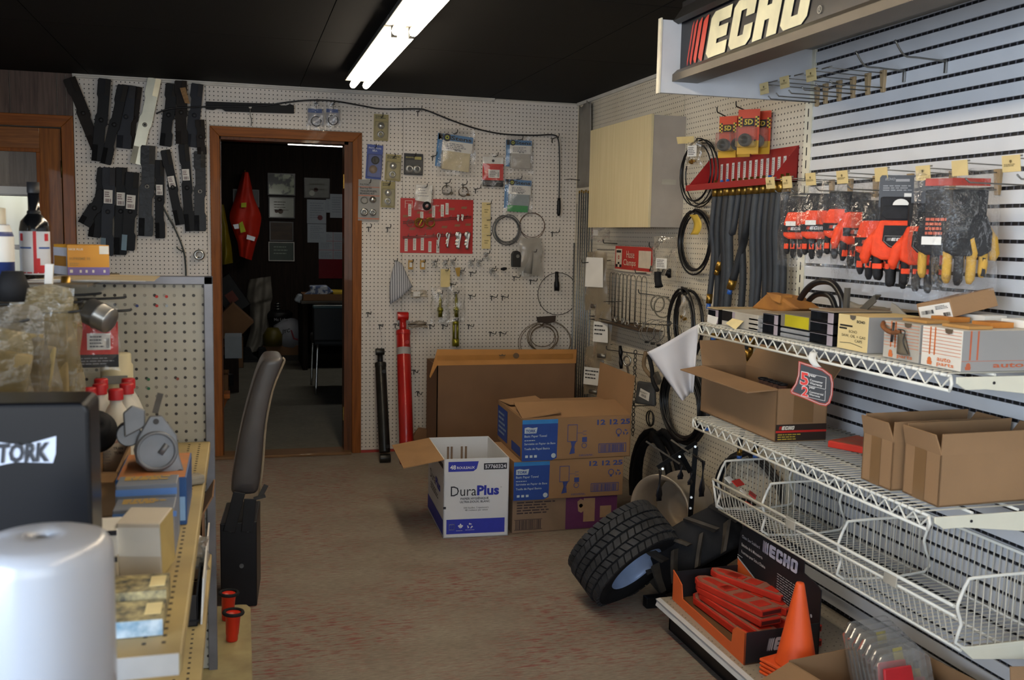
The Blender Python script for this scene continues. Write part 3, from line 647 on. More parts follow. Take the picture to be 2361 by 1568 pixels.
# ================================================================== GLOVES
m_or = mat('glove_orange', 'e2441c', 0.75, var=0.08, ns=60, bump=0.3, bs=300)
m_gb = mat('glove_black', '19191c', 0.8, var=0.25, ns=60, bump=0.3, bs=200)
m_ye = mat('glove_tan', 'bd9438', 0.8, var=0.12, ns=40, bump=0.2, bs=120)
def glove(t, c, ang, s, style, mirror=1, tilt=0.0, wx=1.15):
    """hanging glove, cuff up; c = top centre of the cuff, ang = facing direction, s = scale"""
    fx = V((math.cos(ang), math.sin(ang), 0)); r = V((-fx.y, fx.x, 0))*mirror; u = V((0, 0, 1))
    u = (u+r*tilt).normalized()
    def P(a, b, d=0.0): return c+r*(a*s*wx)+u*(b*s)+fx*(d*s)
    main = m_ye if style == 'tan' else m_or
    # cuff
    MB().prism([P(-.038, -.005, -.012), P(.038, -.005, -.012), P(.036, -.075, -.012), P(-.036, -.075, -.012)], fx*0.026*s).build('cuff', m_gb, t, 0.006*s)
    MB().prism([P(-.036, -.068, -.015), P(.036, -.068, -.015), P(.05, -.115, -.015), P(.05, -.165, -.015), P(.03, -.178, -.015), P(-.03, -.178, -.015), P(-.05, -.165, -.015), P(-.048, -.11, -.015)], fx*0.034*s).build('palm', main if style != 'tan' else m_gb, t, 0.008*s)
    fl = [(-.036, -.238, .0115), (-.012, -.254, .0125), (.013, -.250, .0125), (.037, -.232, .0115)]
    for k, (a, b, rr) in enumerate(fl):
        a0 = a*1.02
        f = MB().tube([P(a0, -.16), P(a0, -.20, .003), P(a, b+.012, .001), P(a, b, -.003)], [rr*s, rr*s*1.03, rr*s*.98, rr*s*.55], 10).build('finger', m_gb if style != 'tan' else (m_ye if k != 1 else m_gb), t)
        if style == 'orange': MB().prism([P(a-.008, -.196, .006), P(a+.008, -.196, .006), P(a+.008, -.218, .006), P(a-.008, -.218, .006)], fx*0.0085*s).build('finger_patch', m_or, f, 0.002*s)
        if style == 'tan': MB().prism([P(a-.004, -.18, .004), P(a+.004, -.18, .004), P(a+.004, -.23, .004), P(a-.004, -.23, .004)], fx*0.009*s).build('finger_patch', m_gb if k % 2 else m_ye, f, 0.002*s)
    MB().tube([P(.036, -.105), P(.054, -.135, -.004), P(.062, -.172, -.006), P(.060, -.188, -.008)], [.017*s, .017*s, .0145*s, .009*s], 10).build('thumb', main, t)
    if style == 'orange':
        MB().prism([P(-.05, -.122, .0185), P(.05, -.122, .0185), P(.05, -.150, .0185), P(-.05, -.150, .0185)], fx*0.004*s).build('knuckle_band', m_gb, t)
        f_ = Face(P(-.045, -.15, .0225), r*0.09*s*mirror if False else (P(.045, -.15, .0225)-P(-.045, -.15, .0225)), u*0.028*s, 0.0012)
        if mirror < 0: f_ = Face(P(.045, -.15, .0225), P(-.045, -.15, .0225)-P(.045, -.15, .0225), u*0.028*s, 0.0012)
        if f_.n.dot(fx) < 0: f_.n = -f_.n
        a_, b_ = MB(), MB(); echo_logo(a_, b_, f_, 0.18, 0.28, 0.7, 0.45); a_.build('logo_stripes', flat('c84a30'), t); b_.build('logo_letters', flat('c8c8c4'), t)
    if style == 'big':
        sh = [P(-.028, -.083, .019), P(.028, -.083, .019), P(.03, -.125, .019), P(.018, -.142, .019), P(0, -.15, .019), P(-.018, -.142, .019), P(-.03, -.125, .019)]
        MB().prism(sh, fx*0.005*s).build('badge', m_gb, t, 0.001)
        ce = sum(sh, V())/len(sh); f_ = Face(P(-.024, -.128, .0245), P(.024, -.128, .0245)-P(-.024, -.128, .0245), u*0.014*s, 0.0012)
        if f_.n.dot(fx) < 0: f_ = Face(P(.024, -.128, .0245), P(-.024, -.128, .0245)-P(.024, -.128, .0245), u*0.014*s, 0.0012)
        a_, b_ = MB(), MB(); echo_logo(a_, b_, f_, 0.05, 0.2, 0.9, 0.6); a_.build('logo_stripes', flat('8a8a86'), t); b_.build('logo_letters', flat('c8c8c4'), t)
        rim = [P(-.026, -.112, .0245), P(.026, -.112, .0245), P(.027, -.126, .0245), P(.016, -.139, .0245), P(0, -.146, .0245), P(-.016, -.139, .0245), P(-.027, -.126, .0245)]
        MB().tube(rim, 0.0009, 4, closed=True).build('badge_rim', flat('8a8a86'), t)
        for k, (a, b, rr) in enumerate(fl): MB().prism([P(a-.009, -.188, .007), P(a+.009, -.188, .007), P(a+.009, -.203, .007), P(a-.009, -.203, .007)], fx*0.008*s).build('finger_patch', m_or, t, 0.002*s)
        MB().prism([P(-.04, -.03, .013), P(.03, -.03, .013), P(.036, -.052, .013), P(.026, -.066, .013), P(-.04, -.066, .013)], fx*0.006*s).build('wrist_strap', m_gb, t, 0.002)
def bag(t, c, ang, w, h, m=None, d=0.03, seed=0, name='bag'):
    fx = V((math.cos(ang), math.sin(ang), 0)); r = V((-fx.y, fx.x, 0)); rnd = random.Random(seed); ph = [rnd.uniform(0, 6) for _ in range(4)]
    for sgn in (1, -1):
        pass
    def fn(sg):
        def g(a, b):
            bulge = math.sin(PI*min(1, max(0, a)))**0.5*math.sin(PI*min(1, b*1.1) if b < 0.9 else PI*0.99)**0.6
            wob = 0.004*math.sin(a*9+ph[0]+b*7)+0.003*math.sin(b*17+ph[1]+a*5)
            return c+r*((a-0.5)*w*(1-0.12*(1-b))+0.004*math.sin(b*12+ph[2]))+V((0, 0, -b*h+0.004*math.sin(a*8+ph[3])))+fx*(sg*(d*0.5*bulge)+wob)
        return g
    return MB().grid(fn(1), 10, 12).grid(fn(-1), 10, 12).build(name, m or m_film, t)
# facing angle between the aisle and the camera
def G(u, v, x): return HX(u, v, x)
ZG = zb(1780, 380, 4.722)
specs = [((300, 330), -0.35, 'orange', 1, 3.75, .86, 'bagged orange and black glove at the left end of the glove row'),
         ((510, 300), -0.35, 'orange', 1, 3.85, .88, 'bagged orange and black glove, second from the left of the row'),
         ((760, 280), -0.36, 'orange', 1, 3.9, .86, 'bagged orange and black glove, third from the left of the row'),
         ((940, 290), -0.33, 'orange', -1, 4.6, .95, 'bagged orange glove turned edge on behind the third one'),
         ((1150, 370), -0.33, 'orange', 1, 3.80, .98, 'bagged orange glove half hidden by the big ECHO glove')]
for k, (uv, x, st, mi, an, sc, lab) in enumerate(specs):
    c = G(*ZG(*uv), x); t = thing('bagged_glove', lab, 'gloves', c-V((0, 0, 0.26*sc)), 'bagged orange gloves on the slatwall')
    glove(t, c, an, sc, st, mi); glove_c = c
    fx = V((math.cos(an), math.sin(an), 0))
    bag(t, c+V((0, 0, 0.035)), an, 0.175*sc, 0.33*sc, m_gfilm, 0.075, k)
    if k in (0, 1, 2, 4):
        r = V((-fx.y, fx.x, 0)); p = c+V((0, 0, -0.125*sc))+fx*0.034
        MB().box(p-r*0.03*(1 if k % 2 else -0.2), r*-0.036 if k == 0 else r*0.036, V((0, 0, 0.016)), fx*0.001).build('sticker', m_paper, t)
c = G(*ZG(1415, 330), -0.38); t = thing('glove_pair', 'big orange and black ECHO work gloves hanging on a black card', 'gloves', c-V((0, 0, .26)), None)
glove(t, c, 4.02, 1.06, 'big', -1, 0, 1.42)
glove(t, c+V((0.03, 0.035, -0.004)), 4.02, 1.03, 'big', 1, 0, 1.42)
an = 4.02; fx = V((math.cos(an), math.sin(an), 0)); r = V((-fx.y, fx.x, 0))
cc = c+V((0, 0, -0.035))
def card_poly(cc, w, h): return [cc-r*w/2, cc+r*w/2, cc+r*w/2+V((0, 0, h*0.92)), cc+r*w*0.46+V((0, 0, h)), cc-r*w*0.46+V((0, 0, h)), cc-r*w/2+V((0, 0, h*0.92))]
cd_ = MB().prism(card_poly(cc, 0.125, 0.092), fx*0.002).build('hang_card', mat('card_black', '1c1c20', 0.45), t)
f = Face(cc-r*0.0625+fx*0.0024, r*0.125, V((0, 0, 0.092)), 0.0006)
q = MB(); f.lines(q, 0.08, 0.9, 0.5, 0.7, 3, 3); f.text(q, 'ECHO', 0.12, 0.84, h=0.08, bold=0.02, shear=0.2); f.rect(q, 0.35, 0.65, 0.80, 0.88); q.build('card_print', flat('8a8a8c'), cd_)
q = MB(); f.rect(q, 0.55, 0.88, 0.3, 0.44); q.build('size_label', m_paper, cd_)
q = MB(); o_ = c+fx*0.035+V((0, 0, -0.03)); q.poly([o_+r*0.022*math.cos(k*PI/8)*1.0+V((0, 0, 0.018*math.sin(k*PI/8))) for k in range(9)]); q.build('size_sticker', m_paper, t)
c2 = G(*ZG(1690, 400), -0.345); t2 = thing('glove_pair', 'second orange and black glove pair half hidden behind the big ECHO gloves', 'gloves', c2-V((0, 0, .26)), None)
glove(t2, c2, 4.25, 1.02, 'big', -1, 0, 1.3); MB().prism(card_poly(c2+V((0, 0, -0.03)), 0.085, 0.085), fx*0.002).build('hang_card', MATS['card_black'], t2)
for k, (uv, x, lab, an) in enumerate((((1890, 250), -0.38, 'bagged black and tan leather gloves at the right end of the row', 3.85), ((2150, 250), -0.34, 'bagged tan leather gloves turned sideways behind the others', 4.4))):
    c = G(*ZG(*uv), x); t = thing('bagged_glove', lab, 'gloves', c-V((0, 0, 0.28)), 'bagged tan gloves on the slatwall')
    glove(t, c, an, 1.03, 'tan', 1, 0, 1.25); bag(t, c+V((0, 0, 0.05)), an, 0.18, 0.36, m_gfilm, 0.085, 20+k)
    fx = V((math.cos(an), math.sin(an), 0)); r = V((-fx.y, fx.x, 0))
    if k == 0:
        p = c+V((0, 0, -0.155))+fx*0.04; MB().box(p-r*0.045, r*0.05, V((0, 0, 0.022)), fx*0.001).build('sticker', m_paper, t)
        q = MB(); f = Face(c+V((0, 0, -0.13))+fx*0.026-r*0.04, r*0.06, V((0, 0, 0.05))); f.lines(q, 0, 1, 0, 1, 4, 5, fill=0.6); q.build('insert_print', flat('b04a28'), t)
    MB().box(c+fx*0.01-r*0.05+V((0, 0, 0.005)), r*0.1, V((0, 0, 0.02)), fx*0.002).build('header_strip', flat('a03020'), t)
# ================================================================== CARTONS AND GOODS ON THE SLATWALL SHELVES
def hitp(u, v, p0, n):
    d = _r2*((u-IW/2)/F)+_d2*((v-IH/2)/F)+_f; return CAM+d*((V(p0)-CAM).dot(n)/d.dot(n))
def open_box(t, N, a, b, h, mw, flaps=(), th=0.004, mi=None):
    """N near bottom corner, a/b edge vectors, h height; flaps: (side, length, outward angle in degrees, inset)"""
    N, a, b = V(N), V(a), V(b); up = V((0, 0, 1)); ua, ub = a.normalized(), b.normalized()
    if ua.cross(ub).z < 0: a, b, ua, ub = b, a, ub, ua; sw_ = {0: 1, 1: 0, 2: 3, 3: 2}
    else: sw_ = {0: 0, 1: 1, 2: 2, 3: 3}
    q = MB()
    q.box(N, a, ub*th, up*h).box(N, ua*th, b, up*h).box(N+b-ub*th, a, ub*th, up*h).box(N+a-ua*th, ua*th, b, up*h).box(N, a, b, up*th)
    body = q.build('body', mw, t)
    # sides: 0 = the face along a at N, 1 = the face along b at N, 2 = opposite of 0, 3 = opposite of 1
    E_ = {0: (N, a, -ub), 1: (N, b, -ua), 2: (N+b, a, ub), 3: (N+a, b, ua)}
    for (sd, ln, ang, ins) in flaps:
        o, e, out = E_[sw_[sd]]; ang = math.radians(ang); d = (up*math.cos(ang)+out*math.sin(ang))*ln; n = (out*math.cos(ang)-up*math.sin(ang))*th
        ue = e.normalized(); o = o+up*h-out*(th if True else 0)
        MB().prism([o, o+e, o+e+d-ue*ins, o+d+ue*ins], n).build('flap', mi or mw, t)
    return body
m_boxb = mat('carton_brown', '8f6f4e', 0.85, var=0.07, ns=5, bump=0.12, bs=110)
zt2 = 0.797
# --- carton with the red and black ECHO band
N, L, R = V((-0.534, -3.583, zt2)), V((-0.515, -3.00, zt2)), V((-0.345, -3.585, zt2))
t = thing('open_carton', 'open brown carton with a black and red ECHO band on the lower wire shelf', 'box', (N+L+R)/3, 'open cartons on the lower wire shelf')
body = open_box(t, N, L-N, R-N, 0.178, m_boxb, [(0, 0.105, 96, 0.02), (2, 0.10, 35, 0.0), (3, 0.1, 20, 0.0)])
f = Face(N+V((0, -0.0005, 0)), R-N, V((0, 0, 0.178)), 0.0006)
q = MB(); f.rect(q, 0.0, 1, 0.02, 0.33); q.build('print_band', flat('2a1c14'), body)
q = MB(); f.rect(q, 0.0, 1, 0.175, 0.215, 2); a_ = q; b_ = MB(); echo_logo(q, b_, f, 0.06, 0.23, 0.3, 0.07, 3); q.build('red_print', flat('b02018'), body); b_.build('logo_letters', flat('d8d0c0'), body)
q = MB(); f.lines(q, 0.04, 0.5, 0.03, 0.16, 3, 2); q.build('small_print', flat('a89030'), body)
q = MB(); f.rect(q, 0.33, 0.72, 0.36, 1.0); q.build('packing_tape', mat('tape_brown', '7c5f40', 0.3, var=0.05), body)
for k in range(5):
    c = N+(L-N)*(0.2+0.06*k)+(R-N)*0.45+V((0, 0, 0.172)); t = thing('trimmer_spool', ['black ringed spool nearest the front inside the ECHO carton', 'second black ringed spool inside the ECHO carton', 'middle black ringed spool inside the ECHO carton', 'fourth black ringed spool inside the ECHO carton', 'rearmost black ringed spool inside the ECHO carton'][k], 'spool', c-V((0, 0, .15)), 'spools inside the carton')
    MB().cyl(c-V((0, 0, 0.16)), c, 0.015, n=12).build('body', mat('spool_brown', '6a4634', 0.7), t); MB().ring(c+V((0, 0, 0.002)), (0, 0, 1), 0.015, 0.0035, 16).build('rim', m_black, t)
for nm, N, L, R, lab, h in (('B', (-0.551, -4.203, zt2), (-0.548, -4.068, zt2), (-0.20, -4.19, zt2), 'open brown carton, middle one of the three on the lower wire shelf', 0.133), ('C', (-0.536, -4.370, zt2), (-0.526, -4.218, zt2), (-0.19, -4.355, zt2), 'open brown carton at the right end of the lower wire shelf', 0.134)):
    N, L, R = V(N), V(L), V(R); t = thing('open_carton', lab, 'box', (N+L+R)/3, 'open cartons on the lower wire shelf')
    body = open_box(t, N, L-N, R-N, h, m_boxb, [(0, 0.055, 18, 0.008), (1, 0.055, 3, 0.0), (2, 0.055, 25, 0.02), (3, 0.055, -6, 0.0)])
    f = Face(L+V((-0.001, 0, 0)), N-L, V((0, 0, h)), 0.0006); q = MB(); f.rect(q, 0.3, 0.62, 0, 1); q.build('packing_tape', MATS['tape_brown'], body)
# --- flat red scabbard lying behind the ECHO carton
m_scab = mat('scabbard_red', 'c4301f', 0.5, var=0.12, ns=12, col2=None); m_dust = mat('dusty_top', '8a5a44', 0.85, var=0.2, ns=20, col2='a8422e')
o = MB().prism([(-0.40, -3.68, zt2), (-0.30, -3.88, zt2), (-0.22, -3.88, zt2), (-0.25, -3.62, zt2)], (0, 0, 0.022)).build('chainsaw_scabbard', m_scab, None, 0.003); tag(o, 'flat red scabbard lying on the lower wire shelf behind the ECHO carton', 'scabbard')
MB().prism([(-0.395, -3.68, zt2+0.0222), (-0.30, -3.87, zt2+0.0222), (-0.225, -3.87, zt2+0.0222), (-0.255, -3.63, zt2+0.0222)], (0, 0, 0.0008)).build('dusty_face', m_dust, o)
# --- warranty tag hanging from the upper shelf
p0 = HX(1878, 880, -0.595); nv = (p0-CAM); nv.z = 0; nv.normalize(); r = V((nv.y, -nv.x, 0))
def TP(pts, off=0.0): return [hitp(u, v, p0-nv*off, nv) for u, v in pts]
Zt = zb(1560, 620, 2.613)
def tgon(pts): return [Zt(*p) for p in pts]
t = thing('warranty_tag', 'black and red warranty hang tag with a large 5 and 2 under the upper shelf', 'tag', p0-V((0, 0, .07)), None)
outer = [(735, 555), (800, 575), (880, 600), (935, 640), (945, 690), (940, 760), (925, 810), (900, 828), (860, 820), (770, 782), (690, 752), (684, 735), (715, 690), (730, 640)]
inner = [(748, 572), (800, 590), (875, 614), (922, 648), (931, 690), (927, 757), (912, 800), (895, 812), (862, 806), (775, 768), (704, 741), (702, 734), (728, 692), (742, 640)]
MB().prism(TP(tgon(outer)), nv*0.0015).build('tag_board', flat('b83424'), t)
MB().poly(TP(tgon(inner), 0.0008)[::-1]).build('tag_face', mat('tag_black', '1a1a1e', 0.4), t)
MB().tube(TP(tgon([(740, 563), (800, 582), (878, 607), (928, 645), (938, 690), (933, 758), (918, 805), (897, 820), (861, 813), (772, 775), (697, 746), (693, 735), (721, 691), (736, 640)]), 0.001), 0.0011, 4, closed=True).build('white_line', flat('c8c4c0'), t)
f = Face(TP([Zt(735, 762)], 0.001)[0], r*(150/2.613/F*(p0-CAM).dot(_f)*0.98), V((0, 0, 150/2.613/F*(p0-CAM).dot(_f))), 0.0006)
f.n = -nv; tl = -0.18
f.u = (V((0, 0, 1))-r*0.0).normalized(); f.r = (r+V((0, 0, tl))).normalized(); f.R = f.r*f.R.length
q = MB(); f.text(q, '5', 0.04, 0.46, h=0.52, bold=0.03, k=3); f.text(q, '2', 0.12, 0.03, h=0.38, bold=0.03, k=3); q.build('red_numerals', flat('d8342a'), t)
q = MB(); f.text(q, '5', 0.02, 0.44, h=0.57, bold=0.05, k=1.5); f.text(q, '2', 0.10, 0.01, h=0.43, bold=0.05, k=1.5)
f.text(q, 'year', 0.36, 0.84, h=0.12, bold=0.015); f.text(q, 'Consumer', 0.42, 0.69, w=0.52, bold=0.015); f.text(q, 'Warranty', 0.42, 0.54, w=0.5, bold=0.015)
f.text(q, 'year', 0.40, 0.37, h=0.10, bold=0.015); f.text(q, 'Commercial', 0.42, 0.22, w=0.56, bold=0.012); f.text(q, 'Warranty', 0.42, 0.09, w=0.44, bold=0.012)
for (x0, y0, x1, y1) in ((0.36, 0.97, 1.05, 0.985), (1.05, 0.5, 1.065, 0.985), (0.36, 0.49, 1.05, 0.505), (1.05, 0.03, 1.065, 0.45), (0.4, 0.02, 1.05, 0.035)): f.rect(q, x0, x1, y0, y1)
q.build('white_lettering', flat('d8d4d0'), t)
s0 = HX(*Zt(828, 500), -0.592); s1 = TP([Zt(850, 592)])[0]
MB().grid(lambda a, b: s0.lerp(s1, b)+r*(a-0.5)*0.022+V((-0.012*math.sin(b*PI), 0, 0)), 2, 8).build('hang_strip', m_paper, t, solid=0.0008)
# --- upper shelf goods
zt1 = 1.1535
def shelf_box(name, label, cat, y0, y1, h, mf, ms_=None, x0=-0.553, x1=-0.25, z=zt1, group=None):
    t = thing(name, label, cat, ((x0+x1)/2, (y0+y1)/2, z), group)
    b = MB().bx(x0, x1, y1, y0, z, z+h).build('body', ms_ or mf, t, 0.0015)
    return t, b, Face((x0, y0, z), (0, y1-y0, 0), (0, 0, h), 0.0008), Face((x0, y1, z), (x1-x0, 0, 0), (0, 0, h), 0.0008)
m_dirtyw = mat('grubby_white', 'b9b4a8', 0.8, var=0.08, ns=6, col2='9a9488'); m_greyb = mat('grey_board', '8f8d8a', 0.8, var=0.06, ns=5)
m_or_ink = flat('d0703a'); m_orr = flat('b05a38')
t, b, f, g = shelf_box('parts_carton', 'cream carton hand lettered Echo Saw Oil and Gas Caps on the upper shelf', 'box', -3.925, -4.068, 0.100, mat('cream_box', 'd2bd88', 0.8, var=0.08, ns=6), x1=-0.36)
q = MB(); f.poly(q, [(0.40, 1), (0.42, 0.9), (0.5, 0.86), (0.58, 0.9), (0.6, 1)], 2); q.build('finger_notch', flat('5a5248'), b)
q = MB(); f.rect(q, 0.08, 0.5, 0.66, 0.71); f.rect(q, 0.06, 0.32, 0.58, 0.63); f.text(q, 'ECHO', 0.40, 0.50, w=0.26, h=0.075); f.text(q, 'SAW, OIL + GAS', 0.16, 0.36, w=0.78, h=0.085); f.text(q, 'CAPS', 0.60, 0.25, w=0.24, h=0.075); f.text(q, 'ECHO', 0.64, 0.80, w=0.26, h=0.08, bold=0.03)
f.poly(q, [(0.1, 0.17), (0.45, 0.2), (0.85, 0.13), (0.85, 0.145), (0.45, 0.215), (0.1, 0.185)]); q.build('hand_lettering', flat('1c1a18'), b)
q = MB(); g.rect(q, 0, 1, 0, 1); q.build('grey_side', m_greyb, b)
def basket_mark(q, F_, a, b, s):
    R_ = F_.R.length; U_ = F_.U.length
    F_.poly(q, [(a+0.1*s/R_, b), (a+0.9*s/R_, b), (a+1.0*s/R_, b+0.45*s/U_), (a, b+0.45*s/U_)]); F_.circ(q, a+0.5*s/R_, b+0.62*s/U_, 0.36*s)
for k, (y0, y1, lab, dirty) in enumerate(((-4.137, -4.283, 'grubby auto parts carton spilling rusty bits on the upper shelf', True), (-4.291, -4.436, 'clean orange printed auto parts carton at the right of the upper shelf', False))):
    t, b, f, g = shelf_box('parts_carton', lab, 'box', y0, y1, 0.100, m_dirtyw if dirty else mat('print_white', 'd2ccc0', 0.8, var=0.05), x1=-0.20)
    q = MB()
    for i in range(8): f.rect(q, 0.02, 0.98, 0.34+i*0.085, 0.352+i*0.085)
    for x in (0.2, 0.32): f.rect(q, x, x+0.035, 0.3, 1.0)
    f.text(q, 'auto', 0.42, 0.17, w=0.34, h=0.10, bold=0.015); f.text(q, 'parts', 0.42, 0.03, w=0.42, h=0.115, bold=0.015); basket_mark(q, f, 0.16, 0.04, 0.02)
    q.build('orange_print', m_or_ink, b)
    q = MB(); f.poly(q, [(0.58, 1), (0.6, 0.9), (0.68, 0.87), (0.76, 0.9), (0.78, 1)], 3); q.build('finger_notch', flat('5a4a3a'), b)
    q = MB(); g.rect(q, 0, 1, 0, 1, 0.7); q.build('grey_side', m_greyb, b)
    q = MB(); g.rect(q, 0.06, 0.075, 0.28, 1); g.rect(q, 0.12, 0.135, 0.28, 1); g.rect(q, 0, 1, 0.25, 0.262); g.text(q, 'auto parts', 0.26, 0.05, w=0.60, h=0.15, bold=0.02); basket_mark(q, g, 0.03, 0.04, 0.018); q.build('side_print', m_orr, b)
    if dirty: # rusty valve hanging over the front
        v = thing('rusty_linkage', 'rusty wire linkage draped over the grubby auto parts carton', 'linkage', (-0.57, -4.2, 1.2))
        MB().tube(smooth_path([(-0.555, -4.135, 1.246), (-0.575, -4.16, 1.238), (-0.572, -4.19, 1.225), (-0.56, -4.215, 1.228)], 4), 0.006, 8).build('bent_arm', mat('rust', '7a4a26', 0.85, 0.2, var=0.35, ns=60), v)
        MB().tube([(-0.568, -4.195, 1.252), (-0.572, -4.196, 1.20)], 0.0035, 6).tube(smooth_path([(-0.562, -4.205, 1.235), (-0.566, -4.24, 1.232), (-0.566, -4.235, 1.205), (-0.564, -4.255, 1.175)], 4), 0.0016, 5).build('wire', m_dkwire, v)
        MB().grid(lambda a, b_: V((-0.560-0.006*math.sin(a*PI), -4.205-0.05*a*(0.5+0.5*b_), 1.225-0.055*b_)), 6, 6).build('oily_rag', mat('oily_grey', '5c5242', 0.8, var=0.3), v, solid=0.002)
    for j in range(3): # stock inside
        c = thing('small_carton', ['small tan carton standing inside %s auto parts carton, front', 'small orange carton inside %s auto parts carton, middle', 'small white carton inside %s auto parts carton, rear'][j] % ('the grubby' if dirty else 'the clean'), 'box', (-0.5+0.08*j, (y0+y1)/2, 1.26), 'small cartons inside the parts cartons')
        MB().bx(-0.52+0.09*j, -0.45+0.09*j, y1+0.02+0.03*(j % 2), y0-0.03, 1.2545, 1.262+0.006*j).build('lid', [mat('tan_lid', 'a87c42', 0.8), mat('orange_lid', 'b0702c', 0.8), m_paper][j], c)
m_bins = mat('bin_black', '0f0f12', 0.35, var=0.3, ns=30); m_cut = mat('bin_lip', '8a8488', 0.5)
def drawer_stack(y0, y1, n, hh, label, x0=-0.555, depth=0.30, topc='8a7a64'):
    t = thing('drawer_stack', label, 'box', (-0.4, (y0+y1)/2, zt1), 'black ended parts drawers on the upper shelf')
    for i in range(n):
        z = zt1+i*hh; q = MB(); th = 0.0025
        q.bx(x0, x0+depth, y1, y1+th, z, z+hh-0.002).bx(x0, x0+depth, y0-th, y0, z, z+hh-0.002).bx(x0+0.02, x0+0.0225, y1, y0, z, z+hh-0.002).bx(x0, x0+depth, y1, y0, z, z+th).bx(x0, x0+depth, y1, y0, z+hh-0.0045, z+hh-0.002)
        d = q.build('drawer', m_bins, t)
        MB().prism([(x0-0.001, y0-0.002, z+hh*0.94), (x0-0.001, y1+(y0-y1)*0.2, z+hh*0.94), (x0-0.001, y1+(y0-y1)*0.2, z+hh*0.9), (x0-0.001, y0-0.002, z+hh*0.9)], (0.001, 0, 0)).build('drawer_edge', m_cut, d)
        MB().bx(x0-0.002, x0, y1, y1+(y0-y1)*0.22, z+0.001, z+hh-0.003).build('paper_flap', mat('mauve_paper', '9a8f96', 0.8), d)
    MB().bx(x0-0.004, x0+depth, y1-0.004, y0+0.004, zt1+n*hh, zt1+n*hh+0.004).build('cover', mat('cover_'+topc, topc, 0.8), t)
    return t
drawer_stack(-3.785, -3.905, 3, 0.0335, 'stack of three black parts drawers beside the cream carton')
drawer_stack(-3.505, -3.60, 2, 0.034, 'stack of two black parts drawers left of the yellow label')
drawer_stack(-3.11, -3.19, 1, 0.052, 'black parts drawer at the left end of the upper shelf', topc='a8946e')
t, b, f, g = shelf_box('parts_carton', 'worn white parts carton with a black end and hanging label', 'box', -3.215, -3.47, 0.055, m_dirtyw, x1=-0.3)
q = MB(); f.rect(q, 0.0, 0.3, 0.3, 0.95); q.build('black_end', m_bins, b); q = MB(); f.rect(q, 0.3, 0.38, 0.3, 0.95); q.build('torn_edge', MATS['mauve_paper'], b)
MB().prism([(-0.556, -3.30, zt1+0.03), (-0.556, -3.38, zt1+0.028), (-0.575, -3.36, zt1-0.004), (-0.575, -3.29, zt1+0.012)], (-0.0015, 0, 0)).build('hanging_label', m_cream, b)
o = MB().prism([(-0.557, -3.115, zt1+0.028), (-0.557, -3.195, zt1+0.024), (-0.557, -3.18, zt1-0.006), (-0.557, -3.11, zt1+0.0)], (-0.0015, 0, 0)).build('shelf_label', m_paper); tag(o, 'folded white paper label at the left end of the upper shelf', 'label')
m_tray = mat('clear_tray', '8d8f92', 0.25, var=0.15, ns=14, coat=0.4)
for k, (y0, y1, lab) in enumerate(((-3.405, -3.50, 'grey clear plastic tray left of the two black drawers'), (-3.61, -3.775, 'grey clear plastic tray under the yellow carton'))):
    t = thing('plastic_tray', lab, 'tray', (-0.45, (y0+y1)/2, zt1), 'clear plastic trays on the upper shelf')
    for i in range(2 if k else 3): MB().prism([(-0.553, y0, zt1+i*0.016), (-0.553, y1, zt1+i*0.016), (-0.35, y1, zt1+i*0.016), (-0.35, y0, zt1+i*0.016)], (0, 0, 0.013)).build('tray', m_tray, t, 0.004)
t = thing('parts_carton', 'small carton with a bright yellow label between the black drawers', 'box', (-0.45, -3.69, zt1+0.034), None)
b = MB().bx(-0.553, -0.30, -3.775, -3.612, zt1+0.034, zt1+0.075).build('body', mat('grey_tan', '6e675c', 0.8), t, 0.001)
q = MB(); f = Face((-0.553, -3.612, zt1+0.034), (0, -0.163, 0), (0, 0, 0.041)); f.rect(q, 0.16, 1, 0.05, 0.95); q.build('yellow_label', mat('yellow_print', 'b4a81c', 0.5), b)
# leather pouch, hose loops, steel angles, tilted box behind
m_lea = mat('tan_leather', 'a8712f', 0.7, var=0.25, ns=12, col2='8a5a26')
o = MB().prism([HX(1727, 712, -0.40), HX(1765, 677, -0.40), HX(1800, 684, -0.40), HX(1838, 712, -0.40), HX(1800, 722, -0.40)], (0.1, 0, 0)).build('leather_pouch', m_lea, None, 0.01, seg=3); tag(o, 'folded tan leather pouch behind the drawers on the upper shelf', 'pouch')
MB().prism([HX(1765, 674, -0.405), HX(1800, 681, -0.405), HX(1796, 700, -0.412), HX(1780, 694, -0.412)], (0.05, 0, 0)).build('flap', m_lea, o, 0.004)
for k, (pts, rr, lab) in enumerate(((((1838, 722), (1845, 690), (1868, 660), (1895, 649), (1922, 655), (1940, 685), (1943, 716)), 0.011, 'large black hose loop standing on the upper shelf'), (((1846, 720), (1868, 690), (1888, 678), (1915, 684), (1928, 718)), 0.010, 'smaller black hose loop inside the large one'))):
    q = MB().tube(smooth_path([HX(u, v, -0.34+0.03*k) for u, v in pts], 5), rr, 10); tag(q.build('hose_loop', mat('hose_black', '121214', 0.35, var=0.2)), lab, 'hose', 'hose loops on the upper shelf')
m_stl = mat('mill_steel', '7d7a72', 0.4, 0.7, var=0.15)
a0 = HX(1948, 722, -0.42); a1 = HX(1952, 664, -0.42)
tag(MB().bar(a0, a1, 0.018, 0.004, (1, 0, 0)).bar(a0+V((0.01, 0.009, 0)), a1+V((0.01, 0.009, 0)), 0.02, 0.004, (0, 1, 0)).build('steel_angle', m_stl), 'upright steel angle behind the cream carton', 'steel angle', 'steel angles on the upper shelf')
a0 = HX(1985, 718, -0.40); a1 = HX(2018, 688, -0.40)
